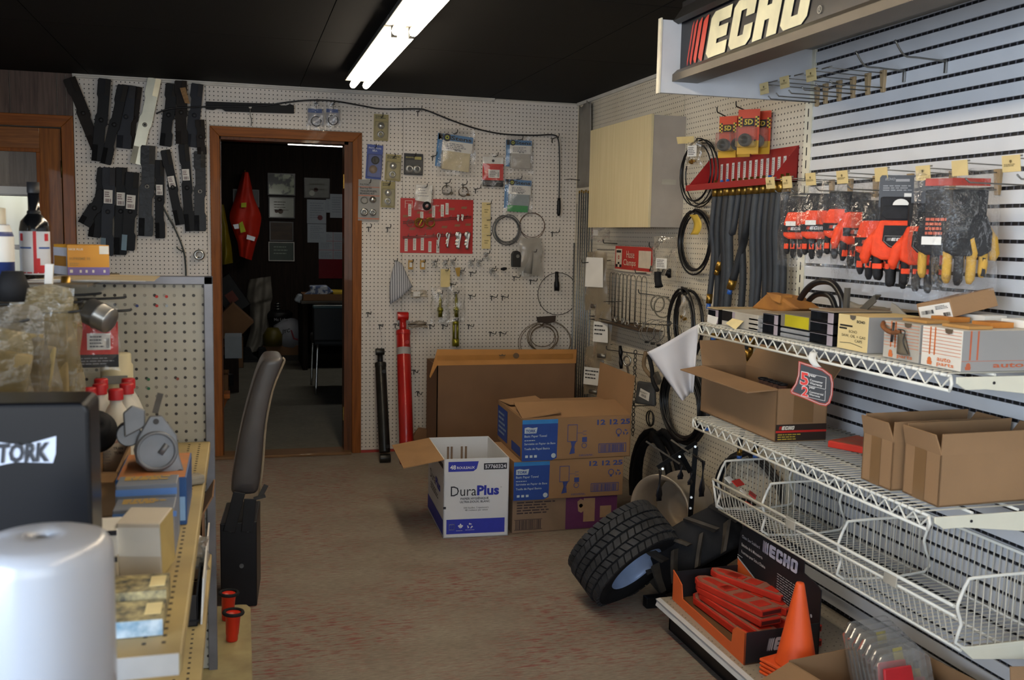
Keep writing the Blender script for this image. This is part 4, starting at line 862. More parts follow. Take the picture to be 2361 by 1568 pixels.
tag(MB().bar(a0, a1, 0.022, 0.004, (1, 0, 0)).bar(a0+V((0.01, 0, 0.01)), a1+V((0.01, 0, 0.01)), 0.02, 0.004, (0, 0, 1)).build('steel_angle', m_stl), 'slanted steel angle with a hole behind the cream carton', 'steel angle', 'steel angles on the upper shelf')
o = MB().grid(lambda a, b: V((-0.33+0.03*a*math.sin(b*5), -3.60-0.45*b, 1.16+0.13*(1-abs(a-0.4)*1.2)*(1-b*0.55)+0.012*math.sin(a*9+b*8))), 8, 10).build('grey_bag', mat('grey_plastic', '6f6a60', 0.5, var=0.2), None, solid=0.004); tag(o, 'limp grey plastic bag slumped behind the hose loops', 'bag')
o = MB().prism([HX(2050, 735, -0.36), HX(2055, 698, -0.36), HX(2066, 704, -0.36), HX(2098, 735, -0.36)], (0.004, 0, 0)).build('torn_card', mat('grey_card', '8f8a80', 0.8)); tag(o, 'torn grey card flap with black lettering beside the tilted brown box', 'card')
c0 = HX(2122, 742, -0.40); c1 = HX(2112, 701, -0.40); c2 = HX(2189, 688, -0.40)
t = thing('brown_carton', 'tilted brown box with a white barcode label behind the auto parts cartons', 'box', c0, None)
ry = (c2-c1); up_ = (c0-c1)*-1; up_.x = 0; dp = V((0.14, 0.0, 0.03))
b = MB().box(c0, ry, dp, up_).build('body', m_boxb, t, 0.002)
f = Face(c0, ry, up_, 0.001)
if f.n.x > 0: f.n = -f.n
q = MB(); f.rect(q, 0.05, 0.98, 0.02, 0.8); lb = q.build('label', m_paper, b)
q = MB(); f.bars(q, 0.12, 0.48, 0.34, 0.55, 4); f.bars(q, 0.74, 0.95, 0.1, 0.3, 5); f.lines(q, 0.55, 0.92, 0.5, 0.72, 3, 4); f.rect(q, 0.36, 0.72, 0.04, 0.16, 2); q.build('label_print', flat('2a2a2c'), lb)
# ================================================================== BASE DECK AND WHAT STANDS ON IT
DZ = 0.125; DX = -0.748
m_deck = peg('deck_metal', 'YX', 'a39a8a', '2a2622', pitch=0.0254, r=0.10, stain='6a6254', stain_amt=0.5, rough=0.4, keep=0.3)
bd = thing('base_deck', 'perforated metal base deck with a white price rail at the foot of the slatwall', 'shelf', (-0.45, -4.3, 0))
MB().bx(DX+0.012, XS-0.001, -5.6, -3.165, DZ-0.02, DZ).build('deck_plate', m_deck, bd)
MB().prism([(DX+0.014, -3.17, DZ+0.002), (DX-0.004, -3.17, DZ-0.001), (DX+0.001, -3.17, DZ-0.012), (DX-0.004, -3.17, DZ-0.026), (DX+0.014, -3.17, DZ-0.028)], (0, -2.4, 0)).build('price_rail', mat('rail_white', 'ccd0d4', 0.35, var=0.04), bd)
MB().bx(-0.694, -0.68, -5.6, -3.17, 0.0, DZ-0.02).bx(-0.694, XS-0.001, -3.18, -3.17, 0, DZ-0.02).build('kick_plate', mat('kick_black', '101013', 0.4, var=0.3), bd)
# --- display carton of chainsaw scabbards
zd = DZ+0.0005
N, L, R = V((-0.713, -3.762, zd)), V((-0.695, -3.19, zd)), V((-0.432, -3.742, zd)); a, bvec = L-N, R-N
t = thing('scabbard_display', 'black and orange ECHO display carton filled with red scabbards', 'display carton', (N+L+R)/3, None)
m_dor = mat('display_orange', 'd8622a', 0.6, var=0.05); m_dbl = mat('display_black', '1b1b1f', 0.55, var=0.15)
up = V((0, 0, 1)); ua, ub = a.normalized(), bvec.normalized(); th = 0.004
fp = [(0, 0), (1, 0), (1, .112), (.93, .10), (.86, .083), (.845, .045), (.84, .034), (.20, .034), (.16, .036), (.155, .05), (.15, .082), (.11, .1), (0, .108)]
q = MB(); q.prism([N+a*x+up*z for x, z in fp], ub*th); q.build('front_panel', m_dor, t)
MB().box(N+V((0, 0, 0)), bvec, ua*th, up*0.105).build('side_panel', m_dbl, t); MB().box(L-ua*th, bvec, ua*th, up*0.105).build('side_panel', m_dbl, t)
MB().box(N+ub*th, a, bvec-ub*th*2, up*th).build('bottom_panel', MATS['dusty_top'] if False else mat('carton_inside', '6a4a2c', 0.85), t)
bp_ = [(0, 0), (1, 0), (1, .16), (.985, .235), (.87, .31), (.25, .31), (.19, .30), (.19, .235), (.05, .225), (0, .215)]
hb = MB().prism([R-ub*th+a*x+up*z for x, z in bp_], ub*th).build('header_board', m_dbl, t)
fb = Face(R+a-ub*th, -a, up*0.31, 0.0012); fb.n = -ub
q = MB(); fb.poly(q, [(0, 0), (0.8, 0), (0.8, 0.05), (0.0, 0.43)]); q.build('orange_slope', m_dor, hb)
q = MB(); fb.poly(q, [(0, 0.43), (0.8, 0.05), (0.8, 0.07), (0.0, 0.45)], 2); fb.text(q, 'Chain Saw Scabbard', 0.05, 0.71, w=0.24, bold=0.01); fb.text(q, 'Estuche de la Motosierra', 0.05, 0.61, w=0.28, bold=0.01); fb.text(q, 'Fourreau pour Scie a Chaine', 0.05, 0.51, w=0.32, bold=0.01); fb.lines(q, 0.0, 0.1, 0.46, 0.48, 1, 1)
fb.lines(q, 0.52, 0.82, 0.24, 0.58, 12, 8, fill=0.25); fb.circ(q, 0.92, 0.36, 0.006)
q.build('white_print', flat('c0bec0'), hb)
q = MB(); echo_logo(q, q, fb, 0.33, 0.70, 0.42, 0.145, shear=0.1); q.build('logo', flat('c6c4d4'), hb)
fs = Face(N+V((0, -0.0006, 0)), bvec, up*0.105, 0.0008); q = MB(); echo_logo(q, q, fs, 0.3, 0.35, 0.45, 0.4, shear=0.2); q.build('side_logo', flat('b8b6b8'), t)
def scab(c, rz, tx, L_, w, hgt, lab, ty=0.0):
    M = Matrix.Rotation(rz, 3, 'Z')@Matrix.Rotation(tx, 3, 'X')@Matrix.Rotation(ty, 3, 'Y'); c = V(c)
    def P(x, y, z): return c+M@V((x, y, z))
    o = thing('chainsaw_scabbard', lab, 'scabbard', c, 'red scabbards in the display carton')
    out = [(-w/2, -L_/2), (w/2, -L_/2), (w/2, L_/2-0.05), (w/2-0.02, L_/2-0.01), (w/2-0.04, L_/2), (-w/2+0.04, L_/2), (-w/2+0.02, L_/2-0.01), (-w/2, L_/2-0.05)]
    MB().prism([P(x, y, 0) for x, y in out], M@V((0, 0, hgt))).build('shell', m_scab, o, 0.003)
    MB().prism([P(x*0.86, y*0.96, hgt) for x, y in out], M@V((0, 0, 0.0012))).build('dusty_face', mat('scab_dust', 'a8503c', 0.85, var=0.2, ns=25, col2='8a6a58'), o)
    for k in range(3): y = -L_*0.42+k*0.085; MB().prism([P(-w*.3, y, hgt+.001), P(w*.3, y, hgt+.001), P(w*.3, y+.05, hgt+.001), P(-w*.3, y+.05, hgt+.001)], M@V((0, 0, 0.002))).build('raised_panel', m_scab, o)
    q = MB(); q.prism([P(-w*.2, L_*.05, hgt+.001), P(w*.22, L_*.05, hgt+.001), P(w*.16, L_*.4, hgt+.001), P(-w*.16, L_*.4, hgt+.001)], M@V((0, 0, 0.002)))
    q.build('raised_panel', m_scab, o)
    q = MB(); q.prism([P(-w/2+.006, -L_/2-.0008, .005), P(w/2-.006, -L_/2-.0008, .005), P(w/2-.006, -L_/2-.0008, hgt-.005), P(-w/2+.006, -L_/2-.0008, hgt-.005)], M@V((0, 0.0006, 0))); q.build('mouth', mat('scab_mouth', '5a1410', 0.8), o)
zz = zd+0.006
M0 = (N+L+R+(L+R-N))/4
scab((-0.60, -3.44, zz+0.002), 0.04, 0.0, 0.44, 0.085, 0.024, 'red scabbard lowest along the open front of the display carton')
scab((-0.50, -3.52, zz+0.004), 0.30, 0.0, 0.42, 0.085, 0.024, 'red scabbard lowest toward the rear of the display carton')
scab((-0.585, -3.46, zz+0.030), 0.10, 0.02, 0.42, 0.085, 0.022, 'red scabbard second in the pile at the front of the display')
scab((-0.475, -3.47, zz+0.032), 0.35, 0.02, 0.42, 0.085, 0.024, 'red scabbard poking out past the orange cone')
scab((-0.485, -3.40, zz+0.060), 0.42, 0.02, 0.34, 0.085, 0.024, 'dusty brown topped scabbard at the rear of the display')
scab((-0.48, -3.36, zz+0.088), 0.46, 0.02, 0.32, 0.08, 0.022, 'topmost dusty scabbard against the ECHO header board')
scab((-0.58, -3.44, zz+0.056), 0.16, -0.02, 0.40, 0.088, 0.022, 'red scabbard third in the pile at the front of the display')
scab((-0.575, -3.43, zz+0.080), 0.20, -0.03, 0.39, 0.09, 0.022, 'topmost embossed red scabbard of the front pile')
# --- stack of orange cones
m_cone = mat('cone_orange', 'ea5a22', 0.5, var=0.06, ns=5)
cc = HZ(1800, 1530, zd+0.0) ; cc = V((-0.60, -3.875, zd))
for k in range(4):
    t = thing('traffic_cone', ['orange cone forming the foot of the nested cone stack', 'second orange cone up in the nested stack', 'third orange cone up in the nested stack', 'topmost orange cone of the nested stack'][k], 'cone', cc+V((0, 0, k*0.013)), 'nested orange cones')
    z = k*0.013
    MB().cbox(cc+V((0, 0, z+0.005)), 0.155, 0.155, 0.010, Matrix.Rotation(0.25, 3, 'Z')).build('foot', m_cone, t, 0.004)
    if k == 3: MB().lathe([(0.0, 0.2635+0.0), (0.011, 0.263), (0.0135, 0.258), (0.016, 0.245), (0.058, 0.03), (0.064, 0.012)], cc+V((0, 0, z)), n=32).build('cone', m_cone, t)
    else: MB().lathe([(0.050, 0.07), (0.058, 0.03), (0.063, 0.0105)], cc+V((0, 0, z)), n=24).build('cone', m_cone, t)
# --- carton of blister packs in the lower right corner
N = V((-0.664, -4.345, zd)); L = V((-0.714, -4.015, zd)); R = V((-0.255, -4.28, zd))
t = thing('open_carton', 'open brown carton of blister packs in the lower right corner on the deck', 'box', (N+L+R)/3, None)
open_box(t, N, L-N, R-N, 0.125, m_boxb, [(0, 0.12, 110, 0.0), (3, 0.004, 8, 0.0), (1, 0.1, 110, 0.0)])
m_bl = film('blister_clear', 'c8c4bc', 0.12, 0.08, 0.15, 12)
aN, bN = (L-N).normalized(), (R-N).normalized()
for k in range(7):
    c = N+(L-N)*(0.25+0.105*k)+(R-N)*(0.50+0.035*k)+V((0, 0, 0.118)); tz = (V((0, 0, 1))+aN*0.35).normalized(); tx = -(aN-tz*aN.dot(tz)).normalized()
    o = thing('blister_pack', ['clear blister pack with a red top at the front of the carton', 'second clear blister pack, red topped, in the corner carton', 'third clear blister pack in the corner carton', 'fourth clear blister pack in the corner carton', 'fifth clear blister pack in the corner carton', 'sixth clear blister pack, yellow and black cartridge', 'rearmost clear blister pack in the corner carton'][k], 'blister pack', c-V((0, 0, .11)), 'blister packs in the corner carton')
    def P(x, y, z): return c+tx*-x+bN*y+tz*z
    MB().prism([P(0, -.10, -.11), P(0, .10, -.11), P(0, .10, .07), P(0, .07, .10), P(0, -.07, .10), P(0, -.10, .07)], tx*-0.018).build('blister', m_bl, o, 0.005)
    MB().prism([P(.008, -.09, -.10), P(.008, .09, -.10), P(.008, .09, .0), P(.008, -.09, .02)], tx*-0.003).build('insert_card', [mat('ins_red', 'b8282c', 0.4), m_greyb][k > 1], o)
    if k < 2: MB().prism([P(-.006, -.09, .0), P(-.006, .02, .0), P(-.006, .02, .06), P(-.006, -.08, .065)], tx*-0.008).build('red_cap', mat('cap_red', 'c02a30', 0.35), o, 0.004)
    if k in (2, 5): MB().prism([P(-.0012, .0, .04), P(-.0012, .035, .04), P(-.0012, .035, .075), P(-.0012, .0, .075)], tx*-0.001).build('price_label', mat('yel_label', 'd8cc3a', 0.5), o)
    if k > 1:
        for dy in (.05, .075): MB().cyl(P(-.002, dy, -.08), P(-.002, dy, .01), 0.009, n=10).build('bottle', mat('btl_yel', 'b89a20', 0.4), o); MB().cyl(P(-.002, dy, .01), P(-.002, dy, .03), 0.007, n=10).build('bottle_cap', m_black, o)
# corner of another carton at the right picture edge
o = thing('open_carton', 'brown carton flap entering at the right edge above the corner carton', 'box', (-0.28, -4.62, zd), None)
open_box(o, (-0.44, -4.80, zd), V((0.05, 0.30, 0)), V((0.20, -0.04, 0)), 0.21, m_boxb, [(0, 0.12, 80, 0.0), (3, 0.08, 10, 0.0)])
# ================================================================== THINGS ON THE RIGHT PEGBOARD
m_ply = wood('plywood', 'c6b890', 'd0c39e', 'Z', 0.7, 4, 0.0); m_plys = mat('plywood_grey', 'a29a90', 0.8, var=0.1, ns=6)
yl = HX(1360, 420, -0.195).y; yr = -1.70
t = thing('plywood_cabinet', 'pale plywood box cabinet mounted high on the right wall', 'cabinet', (-0.1, (yl+yr)/2, 1.515))
MB().bx(-0.185, -0.006, yr, yl, 1.515, 2.085).build('carcass', m_plys, t)
MB().bx(-0.199, -0.185, yr-0.002, yl+0.002, 1.513, 2.09).build('front_board', m_ply, t, 0.001)
MB().bx(-0.13, -0.05, yr-0.002, yr-0.0005, 1.735, 1.762).build('tape_strip', mat('masking_tape', 'a8a294', 0.7), t)
# torn grey sheet near the corner
o = MB().grid(lambda a, b: V((-0.012-0.02*(1-b)*a*a, -0.05-0.28*a, 2.335-0.55*b-0.02*math.sin(a*9)*(b < 0.01))), 8, 8).build('torn_sheet', mat('torn_grey', '8a857d', 0.8, var=0.1), None, solid=0.003); tag(o, 'torn grey hardboard sheet peeling at the top of the corner', 'sheet')
# threaded rods standing in the corner
m_rod = mat('rod_steel', '8a8d90', 0.35, 0.85, var=0.15, ns=40)
rods = [(1324, 560), (1331, 470), (1336, 446), (1341, 444), (1346, 446), (1351, 444), (1356, 446), (1361, 450), (1366, 500)]
for k, (u, v) in enumerate(rods):
    off = 0.025+0.010*(k % 3)
    if k < 2: p = HB(u, v, off); pb = HB(u-9, 980, off)
    else: p = HR(u, v, off); pb = V((p.x, p.y, 0))
    t = thing('threaded_rod', ['short left threaded rod leaning in the corner, leftmost of the bundle', 'second threaded rod from the left in the corner bundle', 'third threaded rod from the left in the corner bundle', 'fourth threaded rod from the left in the corner bundle', 'middle threaded rod of the corner bundle', 'sixth threaded rod from the left in the corner bundle', 'seventh threaded rod from the left in the corner bundle', 'eighth threaded rod from the left in the corner bundle', 'rightmost threaded rod of the corner bundle'][k], 'rod', (pb.x, pb.y, 0.005), 'steel rods standing in the corner')
    MB().cyl((pb.x, pb.y, 0.005), p, 0.005, n=8).build('shaft', m_rod, t)
    if 1 < k < 8: MB().cyl(p, p+V((0, 0, 0.018)), 0.0058, n=8).build('tip', m_brass, t)
p = HB(1350, 421, 0.10)
t = thing('tag_bundle', 'bundle of red and white striped tags on a hook at the corner', 'tags', p-V((0, 0, .05)))
MB().tube([HB(1304, 414, 0.12), HB(1316, 413, 0.10), p+V((0.02, 0.0, 0.01)), p+V((0.05, 0.095, 0.01))], 0.0028, 6).build('hook', m_dkwire, t)
for k in range(4): MB().box(p+V((-0.03+0.014*k, -0.02+0.012*k, -0.05)), (0.012, 0.006, 0), (0, 0.004, 0), (0.002, 0, 0.095)).build('tag', [flat('8a2a22'), m_paper][k % 2], t)
# ---- coils
def coil(name, label, box, off, turns, r, m, group, seed=0, spread=0.012, cat='hose', thick=0.02, part='coil', wall='R'):
    u0, v0, u1, v1 = box; rnd = random.Random(seed); H = HR if wall == 'R' else HB
    c = H((u0+u1)/2, (v0+v1)/2, off); top = H((u0+u1)/2, v0, off); bot = H((u0+u1)/2, v1, off); lf = H(u0, (v0+v1)/2, off); rg = H(u1, (v0+v1)/2, off)
    rz = (top-bot).length/2-r; rh = (lf-rg).length/2-r; ax = V((0, -1, 0)) if wall == 'R' else V((1, 0, 0)); nx = V((-1, 0, 0)) if wall == 'R' else V((0, -1, 0))
    pts = []; n = 26
    for i in range(turns*n+1):
        a = 2*PI*i/n; k = i//n; fr = i/(turns*n)
        s = 1-spread/max(rz, rh)*(0.5+0.5*math.sin(k*2.4+seed+a*0.37))
        pts.append(c+ax*(math.sin(a)*rh*s)+V((0, 0, 1))*(math.cos(a)*rz*s+0.004*math.sin(k*3+seed)*(1-math.cos(a)))+nx*(thick*(math.sin(k*1.9+seed*1.3+a*0.21))*0.5))
    t = thing(name, label, cat, c-V((0, 0, rz)), group)
    MB().tube(pts, r, 6).build(part, m, t)
    return t, c, top
m_hose = mat('hose_dark', '202226', 0.5, var=0.2, ns=20)
m_tube_b = mat('tube_black', '121215', 0.3, var=0.2)
def hook(a, b, r=0.003, lab='bent wire peg hook', up=0.02, group='peg hooks', wall='R', L=None, name='peg_hook'):
    t = thing(name, lab, 'hook', a, group); n = V((-1, 0, 0)) if wall == 'R' else V((0, -1, 0))
    MB().tube(smooth_path([a, a+(b-a)*0.8, b, b+V((0, 0, up))+(b-a).normalized()*0.006], 3), r, 6).build('arm', m_dkwire, t)
    MB().cbox(a+V((0, 0, -0.006)), 0.006, 0.006, 0.03).build('clip', m_dkwire, t)
    return t
t, c, top = coil('fuel_line_coil', 'thin black line coil hanging with a labelled bag beside the plywood cabinet', (1568, 318, 1652, 480), 0.06, 5, 0.0036, m_tube_b, 'coils on the right pegboard', 1, 0.035, thick=0.03)
p = HR(1601, 345, 0.10)
def small_bag(t, c, w, h, ang, mc, label=True, seed=0, m=None, lw=0.6, lh=0.45, lz=-0.3):
    bag(t, c, ang, w, h, m or m_filmd, 0.022, seed); fx = V((math.cos(ang), math.sin(ang), 0)); r = V((-fx.y, fx.x, 0))
    if mc is not None:
        rnd = random.Random(seed)
        for k in range(4): MB().cbox(c+r*rnd.uniform(-.25, .25)*w+V((0, 0, -h*rnd.uniform(.72, .88))), 0.014, 0.014, 0.012, Matrix.Rotation(rnd.uniform(0, 2), 3, 'X')).build('content', mc, t, 0.002)
    if label:
        o = c+fx*0.02+V((0, 0, lz*h)); lb = MB().box(o-r*w*lw/2-V((0, 0, h*lh/2)), r*w*lw, V((0, 0, h*lh)), fx*0.0008).build('label', m_paper, t)
        f = Face(o-r*w*lw/2-V((0, 0, h*lh/2))+fx*0.001, r*w*lw, V((0, 0, h*lh)), 0.0006)
        if f.n.dot(fx) < 0: f.n = -f.n
        q = MB(); f.lines(q, 0.1, 0.9, 0.1, 0.9, 5, seed); q.build('label_print', flat('5a5a5c'), lb)
t2 = thing('parts_bag', 'small clear bag of brass bits with a white label by the thin line coil', 'bag', p-V((0, 0, .05)), 'small parts bags on the right pegboard'); small_bag(t2, p+V((0, 0, 0.04)), 0.085, 0.115, 3.7, m_brass, seed=3, lz=-0.42)
o = MB().prism([HR(1560, 316, .1), HR(1600, 314, .1), HR(1600, 330, .1), HR(1563, 332, .1)], (-0.001, 0, 0)).build('paper_tag', m_cream); tag(o, 'cream tag lettered in black beside the plywood cabinet', 'tag')
t, c, top = coil('hose_coil', 'medium black hose coil with a yellow tag below the thin coil', (1565, 480, 1640, 632), 0.05, 6, 0.0048, m_tube_b, 'coils on the right pegboard', 2, 0.022, thick=0.03)
MB().grid(lambda a, b: HR(1590+18*a+10*math.sin(b*3), 495+46*b, 0.075), 3, 6).build('yellow_tag', mat('tag_yellow', 'c8a83c', 0.6, var=0.15), t, solid=0.001)
t, c, top = coil('hose_coil', 'thick wound black hose coil with a clear tube inside, half behind the white cloth', (1545, 660, 1612, 835), 0.07, 9, 0.0055, m_tube_b, 'coils on the right pegboard', 3, 0.03, thick=0.05)
t3 = thing('tube_bag', 'clear bag of brass ends hanging inside the thick hose coil', 'bag', HR(1576, 735, 0.1), 'small parts bags on the right pegboard'); small_bag(t3, HR(1578, 680, 0.10), 0.05, 0.14, 3.6, m_brass, False, 5)
t, c, top = coil('hose_coil', 'large black hose coil below the white cloth', (1523, 838, 1622, 1025), 0.06, 10, 0.0062, m_tube_b, 'coils on the right pegboard', 4, 0.045, thick=0.06)
t, c, top = coil('thick_hose_coil', 'thick grey black hose coiled upright beside the towel cartons', (1458, 985, 1565, 1260), 0.07, 6, 0.019, m_rubber, 'coils on the right pegboard', 6, 0.05, thick=0.07)
t, c, top = coil('hose_coil', 'wide black hose loop behind the wire basket', (1640, 1035, 1815, 1300), 0.05, 3, 0.009, m_hose, 'coils on the right pegboard', 7, 0.04, thick=0.04)
# ---- red hose rack and its hoses
m_red = mat('rack_red', '9a1f1e', 0.45, var=0.12, ns=8)
A = HR(1660, 372, 0.006); B = HR(1842, 348, 0.006); yA, yB = HR(1640, 380, 0.006).y, B.y; zt, zbk = A.z+0.02, HR(1843, 425, 0.006).z+0.01
t = thing('hose_rack', 'red steel hose rack with a row of white labels', 'rack', (-0.05, (yA+yB)/2, zbk))
MB().bx(-0.010, -0.006, yB, yA, zbk, zt).build('back_plate', m_red, t)
MB().bx(-0.12, -0.010, yB, yA+0.03, zbk, zbk+0.004).bx(-0.124, -0.12, yB, yA+0.03, zbk-0.012, zbk+0.016).build('shelf_plate', m_red, t)
for y in (yB, yA-0.004): MB().prism([(-0.006, y, zbk), (-0.122, y, zbk), (-0.122, y, zbk+0.016), (-0.010, y, zt)], (0, 0.003, 0)).build('end_gusset', m_red, t)
nh = 13
for k in range(nh):
    y = HR(1664+158*k/(nh-1), 395, 0.0115).y
    l = MB().box((-0.0115, y+0.011, zbk+0.028), (0, -0.022, 0), (-0.001, 0, 0), (0, 0, 0.085)).build('label', m_paper, t)
    f = Face((-0.0128, y+0.011, zbk+0.028), (0, -0.022, 0), (0, 0, 0.085), 0.0004); f.n = V((-1, 0, 0)); q = MB(); f.lines(q, 0.2, 0.8, 0.05, 0.9, 9, k); q.build('label_print', flat('6a5a60'), l)
m_hs = [mat('hose_grey_%d' % i, c, 0.6, var=0.15, ns=15, bump=0.2, bs=300) for i, c in enumerate(('34383e', '2a2e33', '222428', '3a3f45'))]
word = ['first', 'second', 'third', 'fourth', 'fifth', 'sixth', 'seventh', 'eighth', 'ninth', 'tenth', 'eleventh', 'twelfth', 'last']
for k in range(nh):
    x = -0.09+0.012*(k % 2); y = HR(1650+166*k/(nh-1), 432-4*k/3, -x).y
    L = [0.52, 0.80, 0.66, 0.72, 0.36, 0.70, 0.44, 0.74, 0.68, 0.76, 0.72, 0.70, 0.72][k]; sw_ = [0, 0.01, 0, 0.02, 0.13, -0.01, 0.11, 0.0, 0.02, 0, 0.01, 0, 0][k]
    hs = thing('hydraulic_hose', word[k]+' dark rubber hose from the plywood cabinet end of the red rack' if k < nh-1 else 'hose hanging at the slatwall end of the red rack', 'hose', (x, y, zbk-L), 'hoses hanging from the red rack')
    r_ = [0.0135, 0.016, 0.018, 0.0185][k % 4]; pts = smooth_path([(x, y, zbk-0.035), (x-0.01, y+sw_*0.15, zbk-0.2), (x+0.005, y+sw_*0.55, zbk-L*0.6), (x-0.008, y+sw_*1.1, zbk-L)], 4)
    MB().tube(pts, r_, 10).build('hose', m_hs[k % 4], hs)
    MB().cyl((x, y, zbk+0.0), (x, y, zbk-0.045), r_*1.12, n=10).build('ferrule', m_brass, hs); MB().cyl((x, y, zbk-0.02), (x, y, zbk+0.03), 0.008, n=8).cyl((x, y, zbk+0.006), (x, y, zbk+0.018), 0.013, n=6).build('fitting', [m_brass, mat('cap_blue', '2f62b4', 0.4)][k in (1, 2, 9)], hs)
    e = V(pts[-1]); d = (e-V(pts[-2])).normalized(); MB().cyl(e-d*0.02, e+d*0.025, r_*1.1, n=10).build('end_ferrule', m_brass, hs); MB().cyl(e+d*0.025, e+d*0.05, 0.011, n=8).build('end_cap', [m_brass, MATS['cap_blue']][k % 3 == 0], hs)
o = MB().prism([HR(1684, 792, .12), HR(1709, 787, .12), HR(1705, 806, .12), HR(1688, 814, .12)], (-0.001, 0, 0)).build('paper_label', m_paper); tag(o, 'white printed label on the hoses below the upper wire shelf', 'label')
for k, (u, v) in enumerate(((1631, 985), (1705, 1050), (1742, 1048), (1645, 776))):
    p = HR(u, v, 0.09); t = thing('capped_fitting', ['blue capped hose end under the lower wire shelf, farthest left', 'blue capped hose end above the wire basket, left one', 'blue capped hose end above the wire basket, right one', 'blue capped hose end just below the upper wire shelf'][k], 'fitting', p-V((0, 0, .02)), 'blue capped hose ends')
    MB().tube([p+V((0, 0, 0.02)), p+V((0.0, 0.0, 0.06)), p+V((0.01, -0.01, 0.14))], 0.012, 8).build('hose_end', m_hs[2], t); MB().cyl(p, p+V((0, 0, 0.03)), 0.012, n=8).build('nut', m_brass, t); MB().cyl(p-V((0, 0, 0.016)), p, 0.0115, n=10).build('cap', MATS['cap_blue'], t)
# ---- orange blister cards
m_co = mat('card_orange', 'c8401e', 0.5, var=0.06); m_cy = mat('card_yellow', 'c89a1e', 0.5, var=0.06)
def blister_card(uv, off, w, h, lab, tilt, dark=False):
    c = HR(*uv, off); ang = 3.65+tilt; fx = V((math.cos(ang), math.sin(ang), 0)); r = V((-fx.y, fx.x, 0)); up = V((0, 0, 1))
    if r.dot(_r2) < 0: r = -r
    t = thing('blister_card', lab, 'blister pack', c-V((0, 0, h)), 'orange blister cards above the red rack')
    o = c-r*w/2-up*h
    b = MB().prism([o, o+r*w, o+r*w+up*h, o+up*h], fx*0.0015).build('card', m_co, t)
    f = Face(o+fx*0.0015, r*w, up*h, 0.0006)
    if f.n.dot(fx) < 0: f.n = fx
    q = MB(); f.rect(q, 0, 1, 0, 0.3); q.build('yellow_foot', m_cy, b)
    q = MB(); f.rect(q, 0.22, 0.78, 0.62, 0.8); 
    for i in range(6):
        for j in range(2):
            for sd in (0.02, 0.80):
                if (i+j) % 2 == 0: f.rect(q, sd+0.09*j, sd+0.09*(j+1), 0.6+0.04*i, 0.64+0.04*i)
    q.build('black_print', flat('1c1a18'), b)
    q = MB(); f.text(q, '5D', 0.3, 0.655, w=0.4, bold=0.03, k=3)
    for i in range(6):
        for j in range(2):
            for sd in (0.02, 0.80):
                if (i+j) % 2: f.rect(q, sd+0.09*j, sd+0.09*(j+1), 0.6+0.04*i, 0.64+0.04*i)
    q.build('yellow_print', flat('c8b040'), b)
    bl = o+r*w*0.02+up*h*0.14
    MB().prism([bl, bl+r*w*0.9, bl+r*w*0.9+up*h*0.46, bl+up*h*0.46], fx*0.045).build('blister', m_bl, t, 0.008)
    cc = o+r*w*0.45+up*h*0.30+fx*0.03; MB().lathe([(0.0, -0.016), (0.026, -0.016), (0.028, -0.005), (0.028, 0.005), (0.026, 0.014), (0.008, 0.016), (0.004, 0.024), (0.0, 0.024)], cc, fx, 20).build('fuel_cap', mat('cap_grey', '4a4844', 0.45), t)
    return t, c, r
blister_card((1712, 266), 0.05, 0.088, 0.185, 'orange blister card behind, second from the plywood cabinet', 0.15)
blister_card((1758, 256), 0.045, 0.085, 0.185, 'orange blister card in shade at the right of the group', 0.1)
blister_card((1680, 268), 0.10, 0.088, 0.185, 'orange blister card nearest the plywood cabinet', 0.1)
blister_card((1728, 252), 0.11, 0.095, 0.19, 'topmost orange blister card in front of the group', 0.25)
hook(HR(1690, 278, 0.0), HR(1654, 258, 0.15), 0.003, 'dark peg hook carrying the left orange blister card'); hook(HR(1742, 266, 0.0), HR(1698, 245, 0.17), 0.003, 'dark peg hook carrying the front orange blister card')
# ---- hose clamp sign, wire loops and clamp tray
a, b, d = HR(1420, 567, 0.02), HR(1505, 572, 0.02), HR(1419, 620, 0.02)
t = thing('hose_clamp_sign', 'red Hose Clamps sign panel under the plywood cabinet', 'sign', a-V((0, 0, .12)))
y0, y1, z0, z1 = a.y, b.y, d.z, a.z
brd = MB().bx(-0.022, -0.018, y1, y0, z0, z1).build('panel', mat('sign_red', 'b8281e', 0.45, var=0.06), t)
f = Face((-0.0225, y0, z0), (0, y1-y0, 0), (0, 0, z1-z0), 0.0008)
q = MB(); f.text(q, 'Hose', 0.33, 0.52, w=0.22, h=0.30); f.text(q, 'Clamps', 0.25, 0.12, w=0.34, h=0.34); f.rect(q, 0.03, 0.2, 0.1, 0.88); f.rect(q, 0.66, 0.98, 0.15, 0.85); f.rect(q, 0, 1, -0.06, 0.02); q.build('white_print', flat('d0c4b0'), brd)
q = MB(); f.rect(q, 0.05, 0.18, 0.72, 0.82, 3); f.rect(q, 0.03, 0.09, 0.1, 0.22, 3); f.rect(q, 0.14, 0.2, 0.1, 0.22, 3); f.rect(q, 0.09, 0.14, 0.22, 0.32, 3); q.build('black_print', flat('1a1816'), brd); q = MB(); f.circ(q, 0.115, 0.52, 0.012, 3, r_in=0.006); q.build('red_ring', flat('b83a28'), brd)
lz0 = HR(1450, 745, 0.05).z; lz1 = HR(1450, 632, 0.05).z
t = thing('wire_rack', 'zinc wire rack of tall loops over the clamp tray', 'rack', (-0.05, HR(1450, 745, 0.05).y, lz0))
us = [1408, 1414, 1422, 1432, 1439, 1449, 1458, 1472, 1484]
